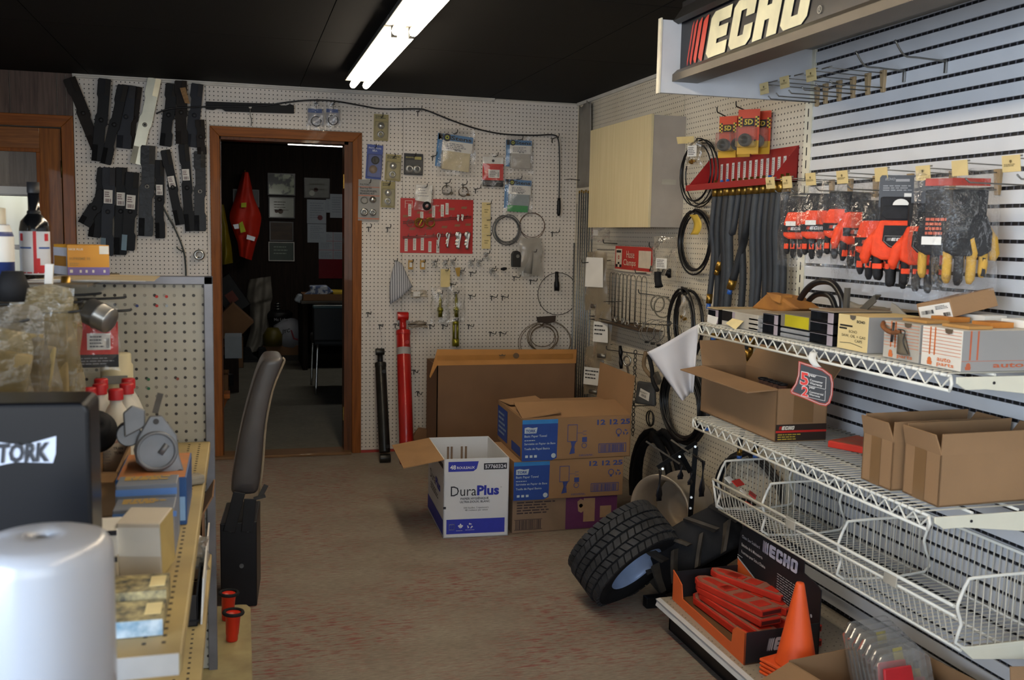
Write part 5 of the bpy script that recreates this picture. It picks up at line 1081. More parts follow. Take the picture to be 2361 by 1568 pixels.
for u in us:
    w_ = 3.2 if u < 1430 else (4.5 if u < 1455 else 6); yc = HR(u, 690, 0.06); dy = abs(HR(u+w_, 690, 0.06).y-HR(u-w_, 690, 0.06).y)/2
    MB().tube([(yc.x, yc.y+dy, lz0)]+[(yc.x, yc.y+dy*math.cos(a), lz1-dy+dy*math.sin(a)) for a in [PI*i/8 for i in range(9)]]+[(yc.x, yc.y-dy, lz0)], 0.0022, 6).build('loop', m_zinc, t)
ya, yb = HR(1380, 745, 0.09).y, HR(1495, 770, 0.09).y
t = thing('clamp_tray', 'rusty wire tray of loose hose clamps below the tall loops', 'tray', (-0.07, (ya+yb)/2, lz0-0.01))
MB().bx(-0.15, -0.006, yb, ya, lz0-0.012, lz0-0.008).build('tray_floor', mat('tray_rust', '5a4632', 0.7, 0.4, var=0.3, ns=20), t)
MB().tube([(-0.15, yb, lz0+0.008), (-0.15, ya, lz0+0.008), (-0.006, ya, lz0+0.008)], 0.0025, 6).tube([(-0.15, yb, lz0-0.01), (-0.15, ya, lz0-0.01)], 0.0025, 6).build('rim', m_dkwire, t)
rnd = random.Random(5)
for k in range(8):
    c = V((-0.06-0.07*rnd.random(), ya+(yb-ya)*(0.08+0.11*k), lz0+0.009)); o = thing('hose_clamp', word[k]+' small bright hose clamp from the left in the rusty tray', 'clamp', c-V((0, 0, .015)), 'small hose clamps in the tray')
    ax_ = V((rnd.uniform(-1, 1), rnd.uniform(-.6, .6), 0.2)); MB().ring(c, ax_, 0.015, 0.0035, 14, 5).build('band', m_chrome, o); MB().cbox(c+V((0, 0, 0.016)), 0.012, 0.01, 0.009).build('screw_block', m_chrome, o)
for k, (u, v, rr) in enumerate(((1492, 768, 0.045), (1506, 764, 0.062), (1520, 766, 0.066), (1534, 768, 0.062), (1546, 772, 0.058))):
    c = HR(u, v, 0.10); o = thing('hose_clamp', ['large round band clamp leftmost of the row beside the tray', 'second large band clamp beside the tray', 'third large band clamp beside the tray', 'fourth large band clamp beside the tray', 'large band clamp nearest the white cloth'][k], 'clamp', c-V((0, 0, rr)), 'large band clamps')
    MB().lathe([(rr, -0.006), (rr+0.0015, -0.006), (rr+0.0015, 0.006), (rr, 0.006), (rr, -0.006)], c, (0.25, 1, 0), 28).build('band', m_zinc, o); MB().cbox(c-V((0, 0, rr+0.004)), 0.02, 0.014, 0.012).build('screw_block', m_dkwire, o)
hook(HR(1447, 752, 0.0)+V((0, 0, 0.02)), HR(1545, 750, 0.16), 0.003, 'wire peg hook carrying the large band clamps')
# hook with two hanging rings
hk = hook(HR(1545, 686, 0.0), HR(1474, 676, 0.14), 0.003, 'wire peg hook carrying two ring clamps')
for k, (u, v, w_) in enumerate(((1516, 700, 0.035), (1528, 708, 0.045))):
    c = HR(u, v, 0.09); o = MB().ring(c, (0.5, 1, 0.1), w_, 0.004, 22, 6, sq=1.25).build('ring_clamp', mat('ring_tan', '7e7666', 0.5, 0.5)); tag(o, ['smaller tan ring clamp hanging on the peg hook', 'larger tan ring clamp hanging on the peg hook'][k], 'clamp', 'ring clamps')
# ---- bags
t = thing('parts_bag', 'large clear bag of black parts with a white label beside the Hose Clamps sign', 'bag', HR(1530, 640, 0.1), 'small parts bags on the right pegboard')
small_bag(t, HR(1533, 545, 0.12), 0.17, 0.24, 3.6, None, True, 9, film('bag_grey', 'b0a898', 0.3, 0.15, 0.8, 22), 0.42, 0.22, -0.58)
rnd = random.Random(2)
for k in range(7): c = HR(1500+rnd.random()*45, 625+rnd.random()*14, 0.12); MB().cyl(c, c+V((rnd.uniform(-.01, .01), rnd.uniform(-.02, .02), 0.028)), 0.011, 0.007, n=10).build('black_part', m_black, t)
c = HR(1518, 640, 0.14); o = thing('rubber_elbow', 'black rubber elbow hanging below the large parts bag', 'fitting', c-V((0, 0, .05))); MB().tube(smooth_path([c+V((0, 0.01, 0.03)), c+V((0, 0.006, -0.01)), c+V((0, -0.01, -0.045))], 4), 0.019, 12).build('elbow', m_rubber, o); MB().ring(c+V((0, -0.01, -0.045)), (0, 0.3, 1), 0.019, 0.004, 16).build('lip', m_rubber, o)
hook(HR(1510, 580, 0.0), HR(1497, 568, 0.15), 0.003, 'wire peg hook above the large parts bag'); hook(HR(1500, 630, 0.0), HR(1466, 629, 0.08), 0.003, 'short wire peg hook under the Hose Clamps sign')
t = thing('parts_bag', 'flat clear bag with a white label under the plywood cabinet left end', 'bag', HR(1382, 560, 0.1), 'small parts bags on the right pegboard')
bag(t, HR(1385, 524, 0.09), 3.6, 0.17, 0.09, m_film, 0.02, 4); MB().box(HR(1368, 543, 0.13), (0.0, -0.08, 0), (-0.001, 0, 0), (0, 0, 0.035)).build('label', m_paper, t)
m_kr = film('dusty_bag', '8f8068', 0.62, 0.35, 0.7, 20)
for k, (u0, v0, w_, h_, lv, lh, lab) in enumerate(((1377, 580, 0.16, 0.36, 0.30, 0.5, 'dusty bag with a blank white card hanging in the corner'), (1392, 700, 0.13, 0.34, 0.45, 0.36, 'dusty bag with a hand written card below the first corner bag'), (1372, 800, 0.15, 0.30, 0.55, 0.36, 'lowest dusty bag with a hand written card in the corner'))):
    c = HR(u0, v0, 0.13); t = thing('parts_bag', lab, 'bag', c-V((0, 0, h_)), 'dusty bags in the corner'); an = 3.75
    bag(t, c, an, w_, h_, m_kr, 0.03, 30+k); fx = V((math.cos(an), math.sin(an), 0)); r = V((fx.y, -fx.x, 0))
    if r.dot(_r2) < 0: r = -r
    o = c+fx*0.024+V((0, 0, -h_*(lv+lh/2+0.05)))-r*w_*0.42
    cb = MB().prism([o, o+r*w_*0.84, o+r*w_*0.80+V((0, 0, h_*lh)), o+r*w_*0.03+V((0, 0, h_*lh))], fx*0.001).build('card', m_paper, t)
    f = Face(o+fx*0.001, r*w_*0.84, V((0, 0, h_*lh)), 0.0008)
    if f.n.dot(fx) < 0: f.n = fx
    if k: q = MB(); f.lines(q, 0.1, 0.9, 0.3, 0.9, 3, k, fill=0.35); q.build('hand_writing', flat('2c2a28'), cb)
    MB().tube([c+V((0, 0, .012)), c+V((.06, .02, .01)), V((-.004, c.y+.03, c.z+.01))], .0025, 6).build('hook', m_dkwire, t)
    MB().cyl(c+V((0, 0, -h_*0.93))-r*0.03, c+V((0, 0, -h_*0.93))+r*0.03, 0.014, n=10).build('metal_part', m_zinc, t)
hook(HR(1410, 600, 0.0), HR(1343, 606, 0.22), 0.003, 'long wire peg hook through the first corner bag'); hook(HR(1425, 562, 0.0), HR(1392, 560, 0.1), 0.003, 'short peg hook beside the flat clear bag')
# ---- lower group: pull cords, chain, blister
hook(HR(1495, 820, 0.0), HR(1400, 806, 0.16), 0.003, 'long wire peg hook with black pull handles')
for k, (u, v) in enumerate(((1431, 812), (1432, 838))):
    c = HR(u, v, 0.13); tag(MB().tube([c+V((0, 0.012, 0.035)), c+V((0, 0, 0)), c+V((0, -0.004, -0.03))], [0.008, 0.013, 0.008], 10).tube([c+V((0, 0.01, 0.03)), HR(1433+3*k, 811, 0.10)+V((0, 0, 0.002))], 0.002, 5).build('pull_handle', m_black), ['upper black pull handle on the lower peg hook', 'lower black pull handle on the lower peg hook'][k], 'handle', 'black pull handles')
c = HR(1446, 832, 0.12); t = thing('throttle_lever', 'bright metal lever hanging beside the black pull handles', 'lever', c-V((0, 0, .05))); MB().ring(c, (1, 0.4, 0), 0.028, 0.006, 18).build('loop', m_chrome, t); MB().tube([c+V((0, 0, .02)), HR(1445, 813, .08)], .002, 5).build('cord', m_dkwire, t); MB().bar(c+V((0, 0, -0.02)), c+V((0, -0.03, -0.08)), 0.018, 0.006, (1, 0, 0)).build('blade', m_zinc, t)
t = thing('saw_chain', 'dark chain hanging down the right pegboard beside the towel cartons', 'chain', HR(1463, 985, 0.1))
p0_, p1_ = HR(1465, 812, 0.13), HR(1459, 1000, 0.10)
for k in range(22): c = p0_.lerp(p1_, k/21); MB().ring(c, (1, 0.2*(k % 2), 0) if k % 2 else (0.2, 1, 0), 0.0085, 0.0028, 10, 5, sq=1.4).build('link', m_dkwire, t)
c = HR(1494, 880, 0.12); t = thing('blister_pack', 'grey clear blister pack with a barcode label below the chain hook', 'blister pack', c-V((0, 0, .14))); an = 3.7; fx = V((math.cos(an), math.sin(an), 0)); r = V((-fx.y, fx.x, 0))
if r.dot(_r2) < 0: r = -r
o = c-r*0.065-V((0, 0, 0.125)); MB().prism([o, o+r*0.13, o+r*0.12+V((0, 0, 0.125)), o+r*0.012+V((0, 0, 0.125))], fx*0.03).build('shell', mat('smoke_shell', '4a4c4e', 0.2, var=0.2, coat=0.5), t, 0.01)
lb = MB().prism([o+r*0.03+V((0, 0, .045))+fx*.0305, o+r*0.095+V((0, 0, .025))+fx*.0305, o+r*0.10+V((0, 0, .07))+fx*.0305, o+r*0.04+V((0, 0, .09))+fx*.0305], fx*0.001).build('label', m_paper, t)
f = Face(o+r*0.032+V((0, 0, .04))+fx*.0318, r*0.06+V((0, 0, -0.016)), V((0, 0, 0.04)), 0.0006)
if f.n.dot(fx) < 0: f.n = fx
q = MB(); f.bars(q, 0.25, 0.8, 0.3, 0.65, 3, 10); f.lines(q, 0.1, 0.9, 0.75, 1, 2, 2); q.build('label_print', flat('2a2a2c'), lb)
MB().tube(smooth_path([c+V((0, 0, 0.16))+r*-0.02, c+V((0, 0, 0.08))-r*0.03, c+r*0.02+V((0, 0, 0.03))], 4), 0.012, 8).build('coiled_cord', mat('tan_hose', '7a6448', 0.6), t)
c = HR(1499, 965, 0.07); tag(MB().ring(c, (1, 0.1, 0), 0.042, 0.004, 24, 6, sq=1.0).ring(c+V((0.006, 0.004, 0)), (1, -0.1, 0), 0.039, 0.004, 24, 6).build('cable_ring', m_dkwire), 'small dark cable ring hanging above the thick hose coil', 'cable')
hook(HR(1500, 935, 0.0), HR(1462, 936, 0.13), 0.003, 'wire peg hook above the small cable ring')
t = thing('rubber_strap', 'dark rubber strap with a metal buckle beside the white cloth', 'strap', HR(1515, 890, 0.1)); MB().tube(smooth_path([HR(1496, 820, .12), HR(1503, 850, .13), HR(1506, 880, .13), HR(1516, 900, .13)], 4), 0.012, 8).build('strap', m_rubber, t); MB().cbox(HR(1516, 872, 0.14), 0.02, 0.06, 0.035, Matrix.Rotation(0.7, 3, 'X')).build('buckle', m_zinc, t)
# ---- white cloth draped from the upper shelf corner
c0 = HX(1608, 748, -0.60)
p0 = HX(1555, 830, -0.60); nv = (p0-CAM); nv.z = 0; nv.normalize()
def cl(u, v): return hitp(u, v, p0, nv)
tl_, tr_, bl_, br_ = cl(1492, 812), cl(1612, 748), cl(1572, 922), cl(1598, 905)
def cf(a, b):
    p = tl_.lerp(tr_, a).lerp(bl_.lerp(br_, a), b); return p-nv*(0.03*math.sin(a*PI*1.6+b)*(1-0.3*b)+0.008*math.sin(a*14)*b)
o = MB().grid(cf, 18, 14).build('white_cloth', mat('cloth_white', 'c8c6c8', 0.7, var=0.08, ns=5), None, solid=0.003); tag(o, 'grubby white plastic sheet draped from the end of the upper wire shelf', 'cloth')
# ================================================================== CARTONS, CYLINDERS AND WHEELS ON THE FLOOR
m_dura = mat('dura_white', 'd4d6da', 0.6, var=0.04, ns=4); m_navy = flat('2a3590'); m_ink = flat('20222c'); m_blue = flat('2b35a8')
N, R_, L = V((-1.303, -1.922, 0.001)), V((-0.984, -1.940, 0.001)), V((-1.281, -1.42, 0.001)); h = 0.388
t = thing('tissue_carton', 'open white and blue DuraPlus carton standing on the floor', 'box', (N+R_+L)/3)
body = open_box(t, N, R_-N, L-N, h, m_dura, [(1, 0.20, 100, 0.0)], mi=m_card)
f = Face(N+V((0, -0.0005, 0)), R_-N, V((0, 0, h)), 0.0006)
q = MB(); f.poly(q, [(0.07, 0.84), (0.45, 0.84), (0.50, 0.87), (0.53, 0.965), (0.07, 0.965)]); q.build('blue_panel', m_blue, body); q = MB(); f.rect(q, 0.05, 0.945, 0.05, 0.235); q.build('blue_panel', m_blue, body)
q = MB(); f.rect(q, 0.61, 0.965, 0.855, 0.935); f.rect(q, 0.0, 0.04, 0.37, 0.40); f.text(q, 'Dura', 0.11, 0.53, w=0.39, h=0.125); q.build('black_print', m_ink, body)
q = MB(); f.text(q, 'Plus', 0.51, 0.53, w=0.34, h=0.128, bold=0.04); q.build('blue_word', flat('2430a0'), body)
q = MB(); f.text(q, 'PAPIER HYGIÉNIQUE', 0.26, 0.475, w=0.43, bold=0.02); f.text(q, 'ULTRA-DOUX, BLANC', 0.25, 0.435, w=0.46, bold=0.02); f.text(q, '500 feuilles, 2 épaisseurs', 0.31, 0.36, w=0.38); f.text(q, '48 rouleaux par caisse', 0.33, 0.33, w=0.35); f.text(q, '®', 0.87, 0.62, w=0.02); q.build('small_print', flat('3a3c48'), body)
q = MB(); f.text(q, '48', 0.095, 0.868, w=0.09, bold=0.03); f.text(q, 'ROULEAUX', 0.20, 0.872, w=0.27, bold=0.02); f.text(q, '57760324', 0.63, 0.87, w=0.32, h=0.05, bold=0.02)
f.rect(q, 0.09, 0.10, 0.10, 0.17); f.rect(q, 0.165, 0.175, 0.10, 0.17); f.rect(q, 0.09, 0.175, 0.165, 0.175); f.rect(q, 0.09, 0.175, 0.10, 0.107); f.rect(q, 0.125, 0.132, 0.10, 0.17)
def leaf(q, F_, a, b, s):
    pts = [(0, -.5), (.04, -.2), (.3, -.25), (.25, -.1), (.5, .1), (.42, .15), (.45, .32), (.28, .28), (.2, .3), (.12, .5), (0, .62), (-.12, .5), (-.2, .3), (-.28, .28), (-.45, .32), (-.42, .15), (-.5, .1), (-.25, -.1), (-.3, -.25), (-.04, -.2)]
    c = F_.p(a, b, 2); q.poly([c+F_.r*x*s+F_.u*y*s for x, y in pts])
def recyc(q, F_, a, b, s):
    c = F_.p(a, b, 2)
    for k in range(3):
        a0 = PI/2+k*2*PI/3; pts = []
        for (rr, da) in ((.5, -.75), (.5, .15), (.62, .15), (.38, .62), (.2, .15), (.3, .15), (.3, -.75)): pts.append(c+(F_.r*math.cos(a0+da)+F_.u*math.sin(a0+da))*rr*s)
        q.poly(pts)
leaf(q, f, 0.265, 0.14, 0.026); recyc(q, f, 0.41, 0.145, 0.028); f.lines(q, 0.2, 0.34, 0.085, 0.095, 1, 1); f.lines(q, 0.34, 0.48, 0.09, 0.1, 1, 2)
q.build('white_print', flat('dcdce4'), body)
g = Face(L+V((-0.0006, 0, 0)), N-L, V((0, 0, h)), 0.0008)
q = MB(); g.poly(q, [(0.0, 0.04), (1, 0.04), (1, 0.23), (0.0, 0.23)]); g.text(q, 'Plus', 0.52, 0.52, w=0.3, h=0.12, bold=0.04); q.build('side_blue', m_blue, body)
q = MB(); g.text(q, 'Dura', 0.16, 0.52, w=0.34, h=0.12); g.lines(q, 0.2, 0.7, 0.38, 0.48, 3, 4); g.rect(q, 0.68, 0.98, 0.87, 0.93); q.build('side_black', m_ink, body)
q = MB()
for x in (0.32, 0.38, 0.55, 0.62): q.cbox(L+V((0, -0.006, 0))+(R_-N)*x+V((0, 0, 0.30)), 0.011, 0.002, 0.075)
q.build('torn_slots', mat('torn_brown', '8a7462', 0.9), body)
# ---- stack of towel cartons
m_tork = mat('tork_brown', '94714e', 0.85, var=0.06, ns=4, bump=0.1, bs=110); m_ti = flat('34437e'); m_tb = flat('1f4390'); m_tl = flat('2c7cc0')
def tork_print(f, body, g=None):
    q = MB(); f.poly(q, [(0.0, 0.0), (0.27, 0.0), (0.315, 0.05), (0.32, 0.88), (0.0, 0.88)]); q.build('blue_panel', m_tb, body)
    q = MB(); f.rect(q, 0.0, 0.32, 0.88, 0.98); q.build('light_blue_band', m_tl, body)
    q = MB(); f.poly(q, [(0.02, 0.66), (0.125, 0.66), (0.13, 0.72), (0.135, 0.8), (0.09, 0.785), (0.05, 0.81), (0.02, 0.79)], 2)
    f.text(q, 'Basic Paper Towel', 0.02, 0.55, w=0.20, bold=0.01); f.text(q, 'Serviette en Papier de Base', 0.02, 0.37, w=0.28, bold=0.01); f.text(q, 'Toalla de Papel Basica', 0.02, 0.25, w=0.23, bold=0.01); f.lines(q, 0.02, 0.15, 0.47, 0.51, 1, 3)
    for x in (0.03, 0.07, 0.11): f.rect(q, x, x+0.025, 0.08, 0.14, 2)
    f.circ(q, 0.285, 0.11, 0.012); q.build('white_print', flat('b8c4cc'), body)
    q = MB(); f.text(q, 'TORK', 0.03, 0.685, w=0.09, bold=0.03, k=4); q.build('brand', m_tb, body)
    q = MB()
    f.text(q, '12 12 25', 0.68, 0.80, w=0.31, h=0.13, bold=0.035)
    for a0, a1, b0, b1 in ((0.41, 0.415, 0.42, 0.83), (0.495, 0.5, 0.42, 0.83), (0.41, 0.5, 0.82, 0.835), (0.41, 0.5, 0.42, 0.435), (0.45, 0.453, 0.2, 0.42), (0.475, 0.478, 0.2, 0.42), (0.5, 0.56, 0.62, 0.628), (0.55, 0.585, 0.58, 0.59), (0.55, 0.585, 0.66, 0.67)): f.rect(q, a0, a1, b0, b1)
    f.poly(q, [(0.44, 0.42), (0.49, 0.42), (0.47, 0.3), (0.48, 0.14), (0.43, 0.12), (0.45, 0.3)]); f.rect(q, 0.545, 0.59, 0.4, 0.52); f.circ(q, 0.565, 0.32, 0.014, r_in=0.011)
    for a0, a1, b0, b1 in ((0.70, 0.96, 0.12, 0.135), (0.70, 0.96, 0.33, 0.345), (0.70, 0.705, 0.12, 0.345), (0.955, 0.96, 0.12, 0.345)): f.rect(q, a0, a1, b0, b1)
    f.bars(q, 0.715, 0.94, 0.14, 0.32, 3, 20); recyc(q, f, 0.95, 0.6, 0.03); f.circ(q, 0.885, 0.62, 0.016, r_in=0.012); f.rect(q, 0.875, 0.895, 0.5, 0.56); f.lines(q, 0.52, 0.68, 0.06, 0.11, 2, 7)
    q.build('blue_print', m_ti, body)
z0 = 0.001
t = thing('towel_carton', 'grubby purple printed tissue carton at the bottom of the stack', 'box', (-0.68, -1.7, z0), 'cartons stacked behind the white carton')
body = MB().bx(-0.956, -0.405, -1.915, -1.45, z0, 0.168).build('body', mat('kraft_grey', '86705c', 0.85, var=0.08), t, 0.002)
f = Face((-0.956, -1.915, z0), (0.551, 0, 0), (0, 0, 0.167), 0.0008)
q = MB(); f.rect(q, 0.50, 0.995, 0.02, 0.98); q.build('purple_panel', flat('5e2a58'), body)
q = MB(); f.poly(q, [(0.62, 0.55), (0.65, 0.5), (0.67, 0.55), (0.67, 0.88), (0.64, 0.93), (0.61, 0.85)], 2); f.rect(q, 0.67, 0.78, 0.22, 0.94, 2); f.rect(q, 0.83, 0.94, 0.32, 0.68, 2); q.build('roll_picture', flat('a08468'), body)
q = MB(); f.circ(q, 0.645, 0.72, 0.010); f.bars(q, 0.03, 0.27, 0.1, 0.38, 9, 22); f.lines(q, 0.04, 0.45, 0.55, 0.95, 5, 5); f.rect(q, 0.02, 0.28, 0.08, 0.095); f.rect(q, 0.02, 0.28, 0.385, 0.4); q.build('dark_print', flat('3a2c30'), body)
t = thing('towel_carton', 'closed TORK paper towel carton in the middle of the stack', 'box', (-0.68, -1.7, 0.17), 'cartons stacked behind the white carton')
body = MB().bx(-0.957, -0.385, -1.930, -1.48, 0.1685, 0.365).build('body', m_tork, t, 0.003); tork_print(Face((-0.957, -1.930, 0.169), (0.572, 0, 0), (0, 0, 0.195), 0.0008), body)
N = V((-0.921, -1.938, 0.3655)); R_ = V((-0.352, -1.930, 0.3655)); L = V((-0.90, -1.40, 0.3655))
t = thing('towel_carton', 'half open TORK paper towel carton on top of the stack', 'box', (N+R_+L)/3, 'cartons stacked behind the white carton')
body = open_box(t, N, R_-N, L-N, 0.208, m_tork, [(0, 0.23, -80, 0.01), (2, 0.23, -86, 0.01), (3, 0.20, 4, 0.0), (1, 0.2, -84, 0.02)])
tork_print(Face(N+V((0, -0.0005, 0)), R_-N, V((0, 0, 0.208)), 0.0008), body)
g = Face(L+V((-0.0006, 0, 0)), N-L, V((0, 0, 0.208)), 0.0008); q = MB(); g.rect(q, 0.0, 0.42, 0.1, 0.9); g.rect(q, 0.6, 0.95, 0.08, 0.3); q.build('side_panel', m_tb, body); q = MB(); g.lines(q, 0.05, 0.38, 0.2, 0.8, 5, 3); q.build('side_print', flat('8aa0b8'), body)
for k in range(4):
    c = N+(R_-N)*(0.14+0.24*k)+(L-N)*0.5+V((0, 0, 0.005)); tag(MB().cyl(c, c+V((0, 0, 0.185)), 0.06, n=20).build('towel_roll', mat('roll_wrap', '2c3a66', 0.4)), ['blue wrapped towel roll at the left inside the top carton', 'second blue wrapped towel roll inside the top carton', 'third blue wrapped towel roll inside the top carton', 'blue wrapped towel roll at the right inside the top carton'][k], 'towel roll', 'towel rolls in the top carton')
# ---- big opened carton leaning by the back wall
m_big = mat('big_card', '7a5c44', 0.9, var=0.1, ns=3, bump=0.1, bs=80); m_big_lit = mat('big_card_lit', 'a8763f', 0.85, var=0.1, ns=5)  # warm lamp light on the flaps put into a brighter orange card colour
yb = -0.62; xl, xr = HY(1008, 843, yb).x, HY(1328, 845, yb).x; zt = HY(1008, 843, yb).z
t = thing('big_carton', 'large dusty brown carton with its top flap folded over, by the back wall', 'box', ((xl+xr)/2, -0.5, 0))
MB().bx(xl, xr, yb, yb+0.006, 0.001, zt).bx(xl, xl+0.006, yb, -0.28, 0.001, zt).bx(xr-0.006, xr, yb, -0.28, 0.001, zt).bx(xl, xr, -0.286, -0.28, 0.001, zt).build('body', m_big, t)
a0, a1, b0, b1 = V((xl, yb, zt)), V((xr, yb, zt)), HY(1330, 806, yb+0.06), HY(1008, 806, yb+0.06)
MB().prism([a0, a1, b0, b1], (0, 0.005, 0.001)).build('top_flap', m_big_lit, t)
MB().prism([a0, b1, HY(992, 872, yb-0.02), HY(990, 868, yb-0.02)], (0.001, 0.004, 0)).build('side_flap', m_big_lit, t)
f = Face(a0, a1-a0, b1-a0, 0.0012); f.n = V((0, -0.6, 0.5)).normalized()
q = MB(); f.rect(q, 0.0, 0.98, 0.3, 0.62); q.build('packing_tape', mat('tape_old', '9a6a36', 0.35, var=0.08), t)
q = MB(); f.poly(q, [(0.44, 0.5), (0.48, 0.5), (0.485, 0.62), (0.47, 0.57), (0.46, 0.66), (0.45, 0.57), (0.435, 0.62)], 3); f.circ(q, 0.56, 0.52, 0.02, 3); f.lines(q, 0.44, 0.48, 0.36, 0.46, 2, 2, 3); q.build('stamp_print', flat('5a4632'), t)
o = MB().prism([HB(950, 1003, .25), HB(965, 985, .25), HB(1004, 990, .25), HB(1004, 1030, .25), HB(955, 1030, .25)], (0, -0.05, 0)).build('carton_scrap', m_card_d, None, 0.002); tag(o, 'crumpled carton scrap between the red cylinder and the big carton', 'cardboard')
# ---- hydraulic cylinders
def hyd(name, label, base, top, r, mcol, msd, tagc=None):
    d = (top-base); L = d.length; d.normalize(); t = thing(name, label, 'cylinder', base-V((0, 0, r)), None); x = V((1, 0, 0)); 
    MB().cyl(base+d*0.035, base+d*(L*0.90-0.03), r, n=24).build('barrel', mcol, t, 0.004)
    MB().cyl(base+d*(L*0.90-0.035), base+d*(L*0.90-0.005), r*1.06, n=24).build('gland', mcol, t, 0.003)
    MB().cyl(base+d*(L*0.90-0.01), base+d*(L-0.02), r*0.5, n=16).build('rod', msd, t)
    MB().cyl(base+d*0-x*r*0.95, base+x*r*0.95, r*0.75, n=20).build('base_eye', mcol, t, 0.003); MB().cyl(base+d*L-x*r*0.8, base+d*L+x*r*0.8, r*0.62, n=20).build('rod_eye', mcol, t, 0.003)
    for k in (0.12, 0.82): MB().cyl(base+d*L*k+V((0.015, -r*0.9, 0)), base+d*L*k+V((0.015, -r*1.3, 0)), 0.013, n=12).build('port', mcol, t)
    if tagc: MB().cyl(base+d*L*0.72, base+d*L*0.77, r*1.006, n=24, caps=False).build('label', tagc, t)
    return t
hyd('hydraulic_cylinder', 'greasy black hydraulic cylinder leaning by the door frame', V((-1.352, -0.32, 0.03)), V((-1.352, -0.06, 0.68)), 0.036, mat('greasy_black', '23221f', 0.35, 0.3, var=0.4, ns=12), m_black)
hyd('hydraulic_cylinder', 'tall red hydraulic cylinder leaning against the pegboard', V((-1.222, -0.38, 0.035)), V((-1.205, -0.07, 0.915)), 0.0455, mat('cylinder_red', 'b01c18', 0.3, 0.1, var=0.12, ns=5, coat=0.3), mat('cylinder_red', 'b01c18'), mat('plate_grey', '9a9694', 0.5))
# ---- wheels
def tire(name, label, c, ax, R, w, rim_m, rim_r, style, seed=0):
    ax = V(ax).normalized(); x, y = frame(ax); c = V(c); t = thing(name, label, 'tire', (c.x, c.y, 0), None); h = w/2
    prof = [(rim_r, -h*0.72), (rim_r+0.012, -h*0.86), (R*0.80, -h*1.0), (R*0.89, -h*0.97), (R*0.93, -h*0.88), (R*0.945, -h*0.5), (R*0.95, 0), (R*0.945, h*0.5), (R*0.93, h*0.88), (R*0.89, h*0.97), (R*0.80, h*1.0), (rim_r+0.012, h*0.86), (rim_r, h*0.72)]
    MB().lathe(prof, c, ax, 48).build('carcass', m_rubber, t)
    def P(a, s, rr): return c+ax*s+(x*math.cos(a)+y*math.sin(a))*rr
    q = MB()
    if style == 'turf':
        rows = [-0.84, -0.52, -0.18, 0.18, 0.52, 0.84]; n = 40
        for i, s in enumerate(rows):
            for k in range(n):
                a = 2*PI*(k+(0.5 if i % 2 else 0))/n; da = PI/n*0.80; ds = h*0.135; r0 = R*0.90; r1 = R*(0.965 if abs(s) > .8 else 1.0); sk = 0.03*(1 if i % 2 else -1)
                vs = [P(a+u*da+sk*v, s*h+v*ds, rr) for rr in (r0, r1) for u, v in ((-1, -1), (1, -1), (1, 1), (-1, 1))]; q.hexa(vs)
        o = q.build('tread_blocks', mat('tread', '2e2e30', 0.75, var=0.4, ns=25), t); o['kind'] = 'stuff'
    else:
        n = 12
        for k in range(n*2):
            sd = 1 if k % 2 else -1; a = PI*k/n
            for j in range(5):
                s0, s1 = sd*h*(-0.08+0.21*j), sd*h*(-0.08+0.21*(j+1)); a0, a1 = a+0.07*j, a+0.07*(j+1); da = 0.055
                r0 = R*0.93; r1 = R*(1.09-0.012*j); r0b, r1b = r0, R*(1.09-0.012*(j+1))
                q.hexa([P(a0-da, s0, r0), P(a0+da, s0, r0), P(a1+da, s1, r0), P(a1-da, s1, r0), P(a0-da*.6, s0, r1), P(a0+da*.6, s0, r1), P(a1+da*.6, s1, r1b), P(a1-da*.6, s1, r1b)])
        o = q.build('tread_lugs', mat('tread_worn', '453f38', 0.8, var=0.3, ns=14, spec=0.25), t); o['kind'] = 'stuff'
    rp = [(rim_r+0.006, h*0.80), (rim_r, h*0.74), (rim_r*0.97, h*0.55), (rim_r*0.80, h*0.48), (rim_r*0.78, h*0.1), (rim_r*0.35, h*0.05), (rim_r*0.3, h*0.2), (0.02, h*0.2), (0.0, h*0.2)]
    MB().lathe(rp, c, ax, 36).build('rim', rim_m, t); MB().lathe([(r, -s) for r, s in rp], c, ax, 36).build('rim', rim_m, t)
    return t
axt = _r2*0.54+_d2*0.66-_f*0.52
cT = HZ(1440, 1276, 0.205)
tire('turf_tire', 'turf tread tire on a pale blue rim leaning in front of the wheel rims', cT, axt, 0.215, 0.20, mat('rim_blue', '9fb4d8', 0.35, 0.2, var=0.1), 0.115, 'turf')
axt2 = _r2*0.45+_d2*0.80-_f*0.40
tire('lug_tire', 'worn lug tread tractor tire behind the ECHO display carton', V((-0.42, -2.86, 0.20)), axt2, 0.235, 0.19, m_black, 0.12, 'lug')
# bare steel wheel
c = V((-0.285, -2.30, 0.195)); ax = V((-0.88, -0.47, 0.05)).normalized(); t = thing('wheel_rim', 'bare silver steel wheel rim standing behind the turf tire', 'wheel', (c.x, c.y, 0))
pr = [(0.168, -0.10), (0.172, -0.098), (0.172, -0.088), (0.150, -0.075), (0.146, -0.03), (0.140, 0.0), (0.146, 0.03), (0.150, 0.075), (0.172, 0.088), (0.172, 0.098), (0.166, 0.10), (0.146, 0.08), (0.141, 0.03), (0.135, 0.0), (0.141, -0.03), (0.146, -0.08), (0.168, -0.10)]
MB().lathe(pr, c, ax, 48).build('barrel', mat('rim_silver', 'aca294', 0.3, 0.5, var=0.12, ns=5), t); MB().lathe([(0.137, -0.062), (0.09, -0.055), (0.05, -0.03), (0.03, -0.03), (0.0, -0.03)], c, ax, 36).build('disc', MATS['rim_silver'], t)
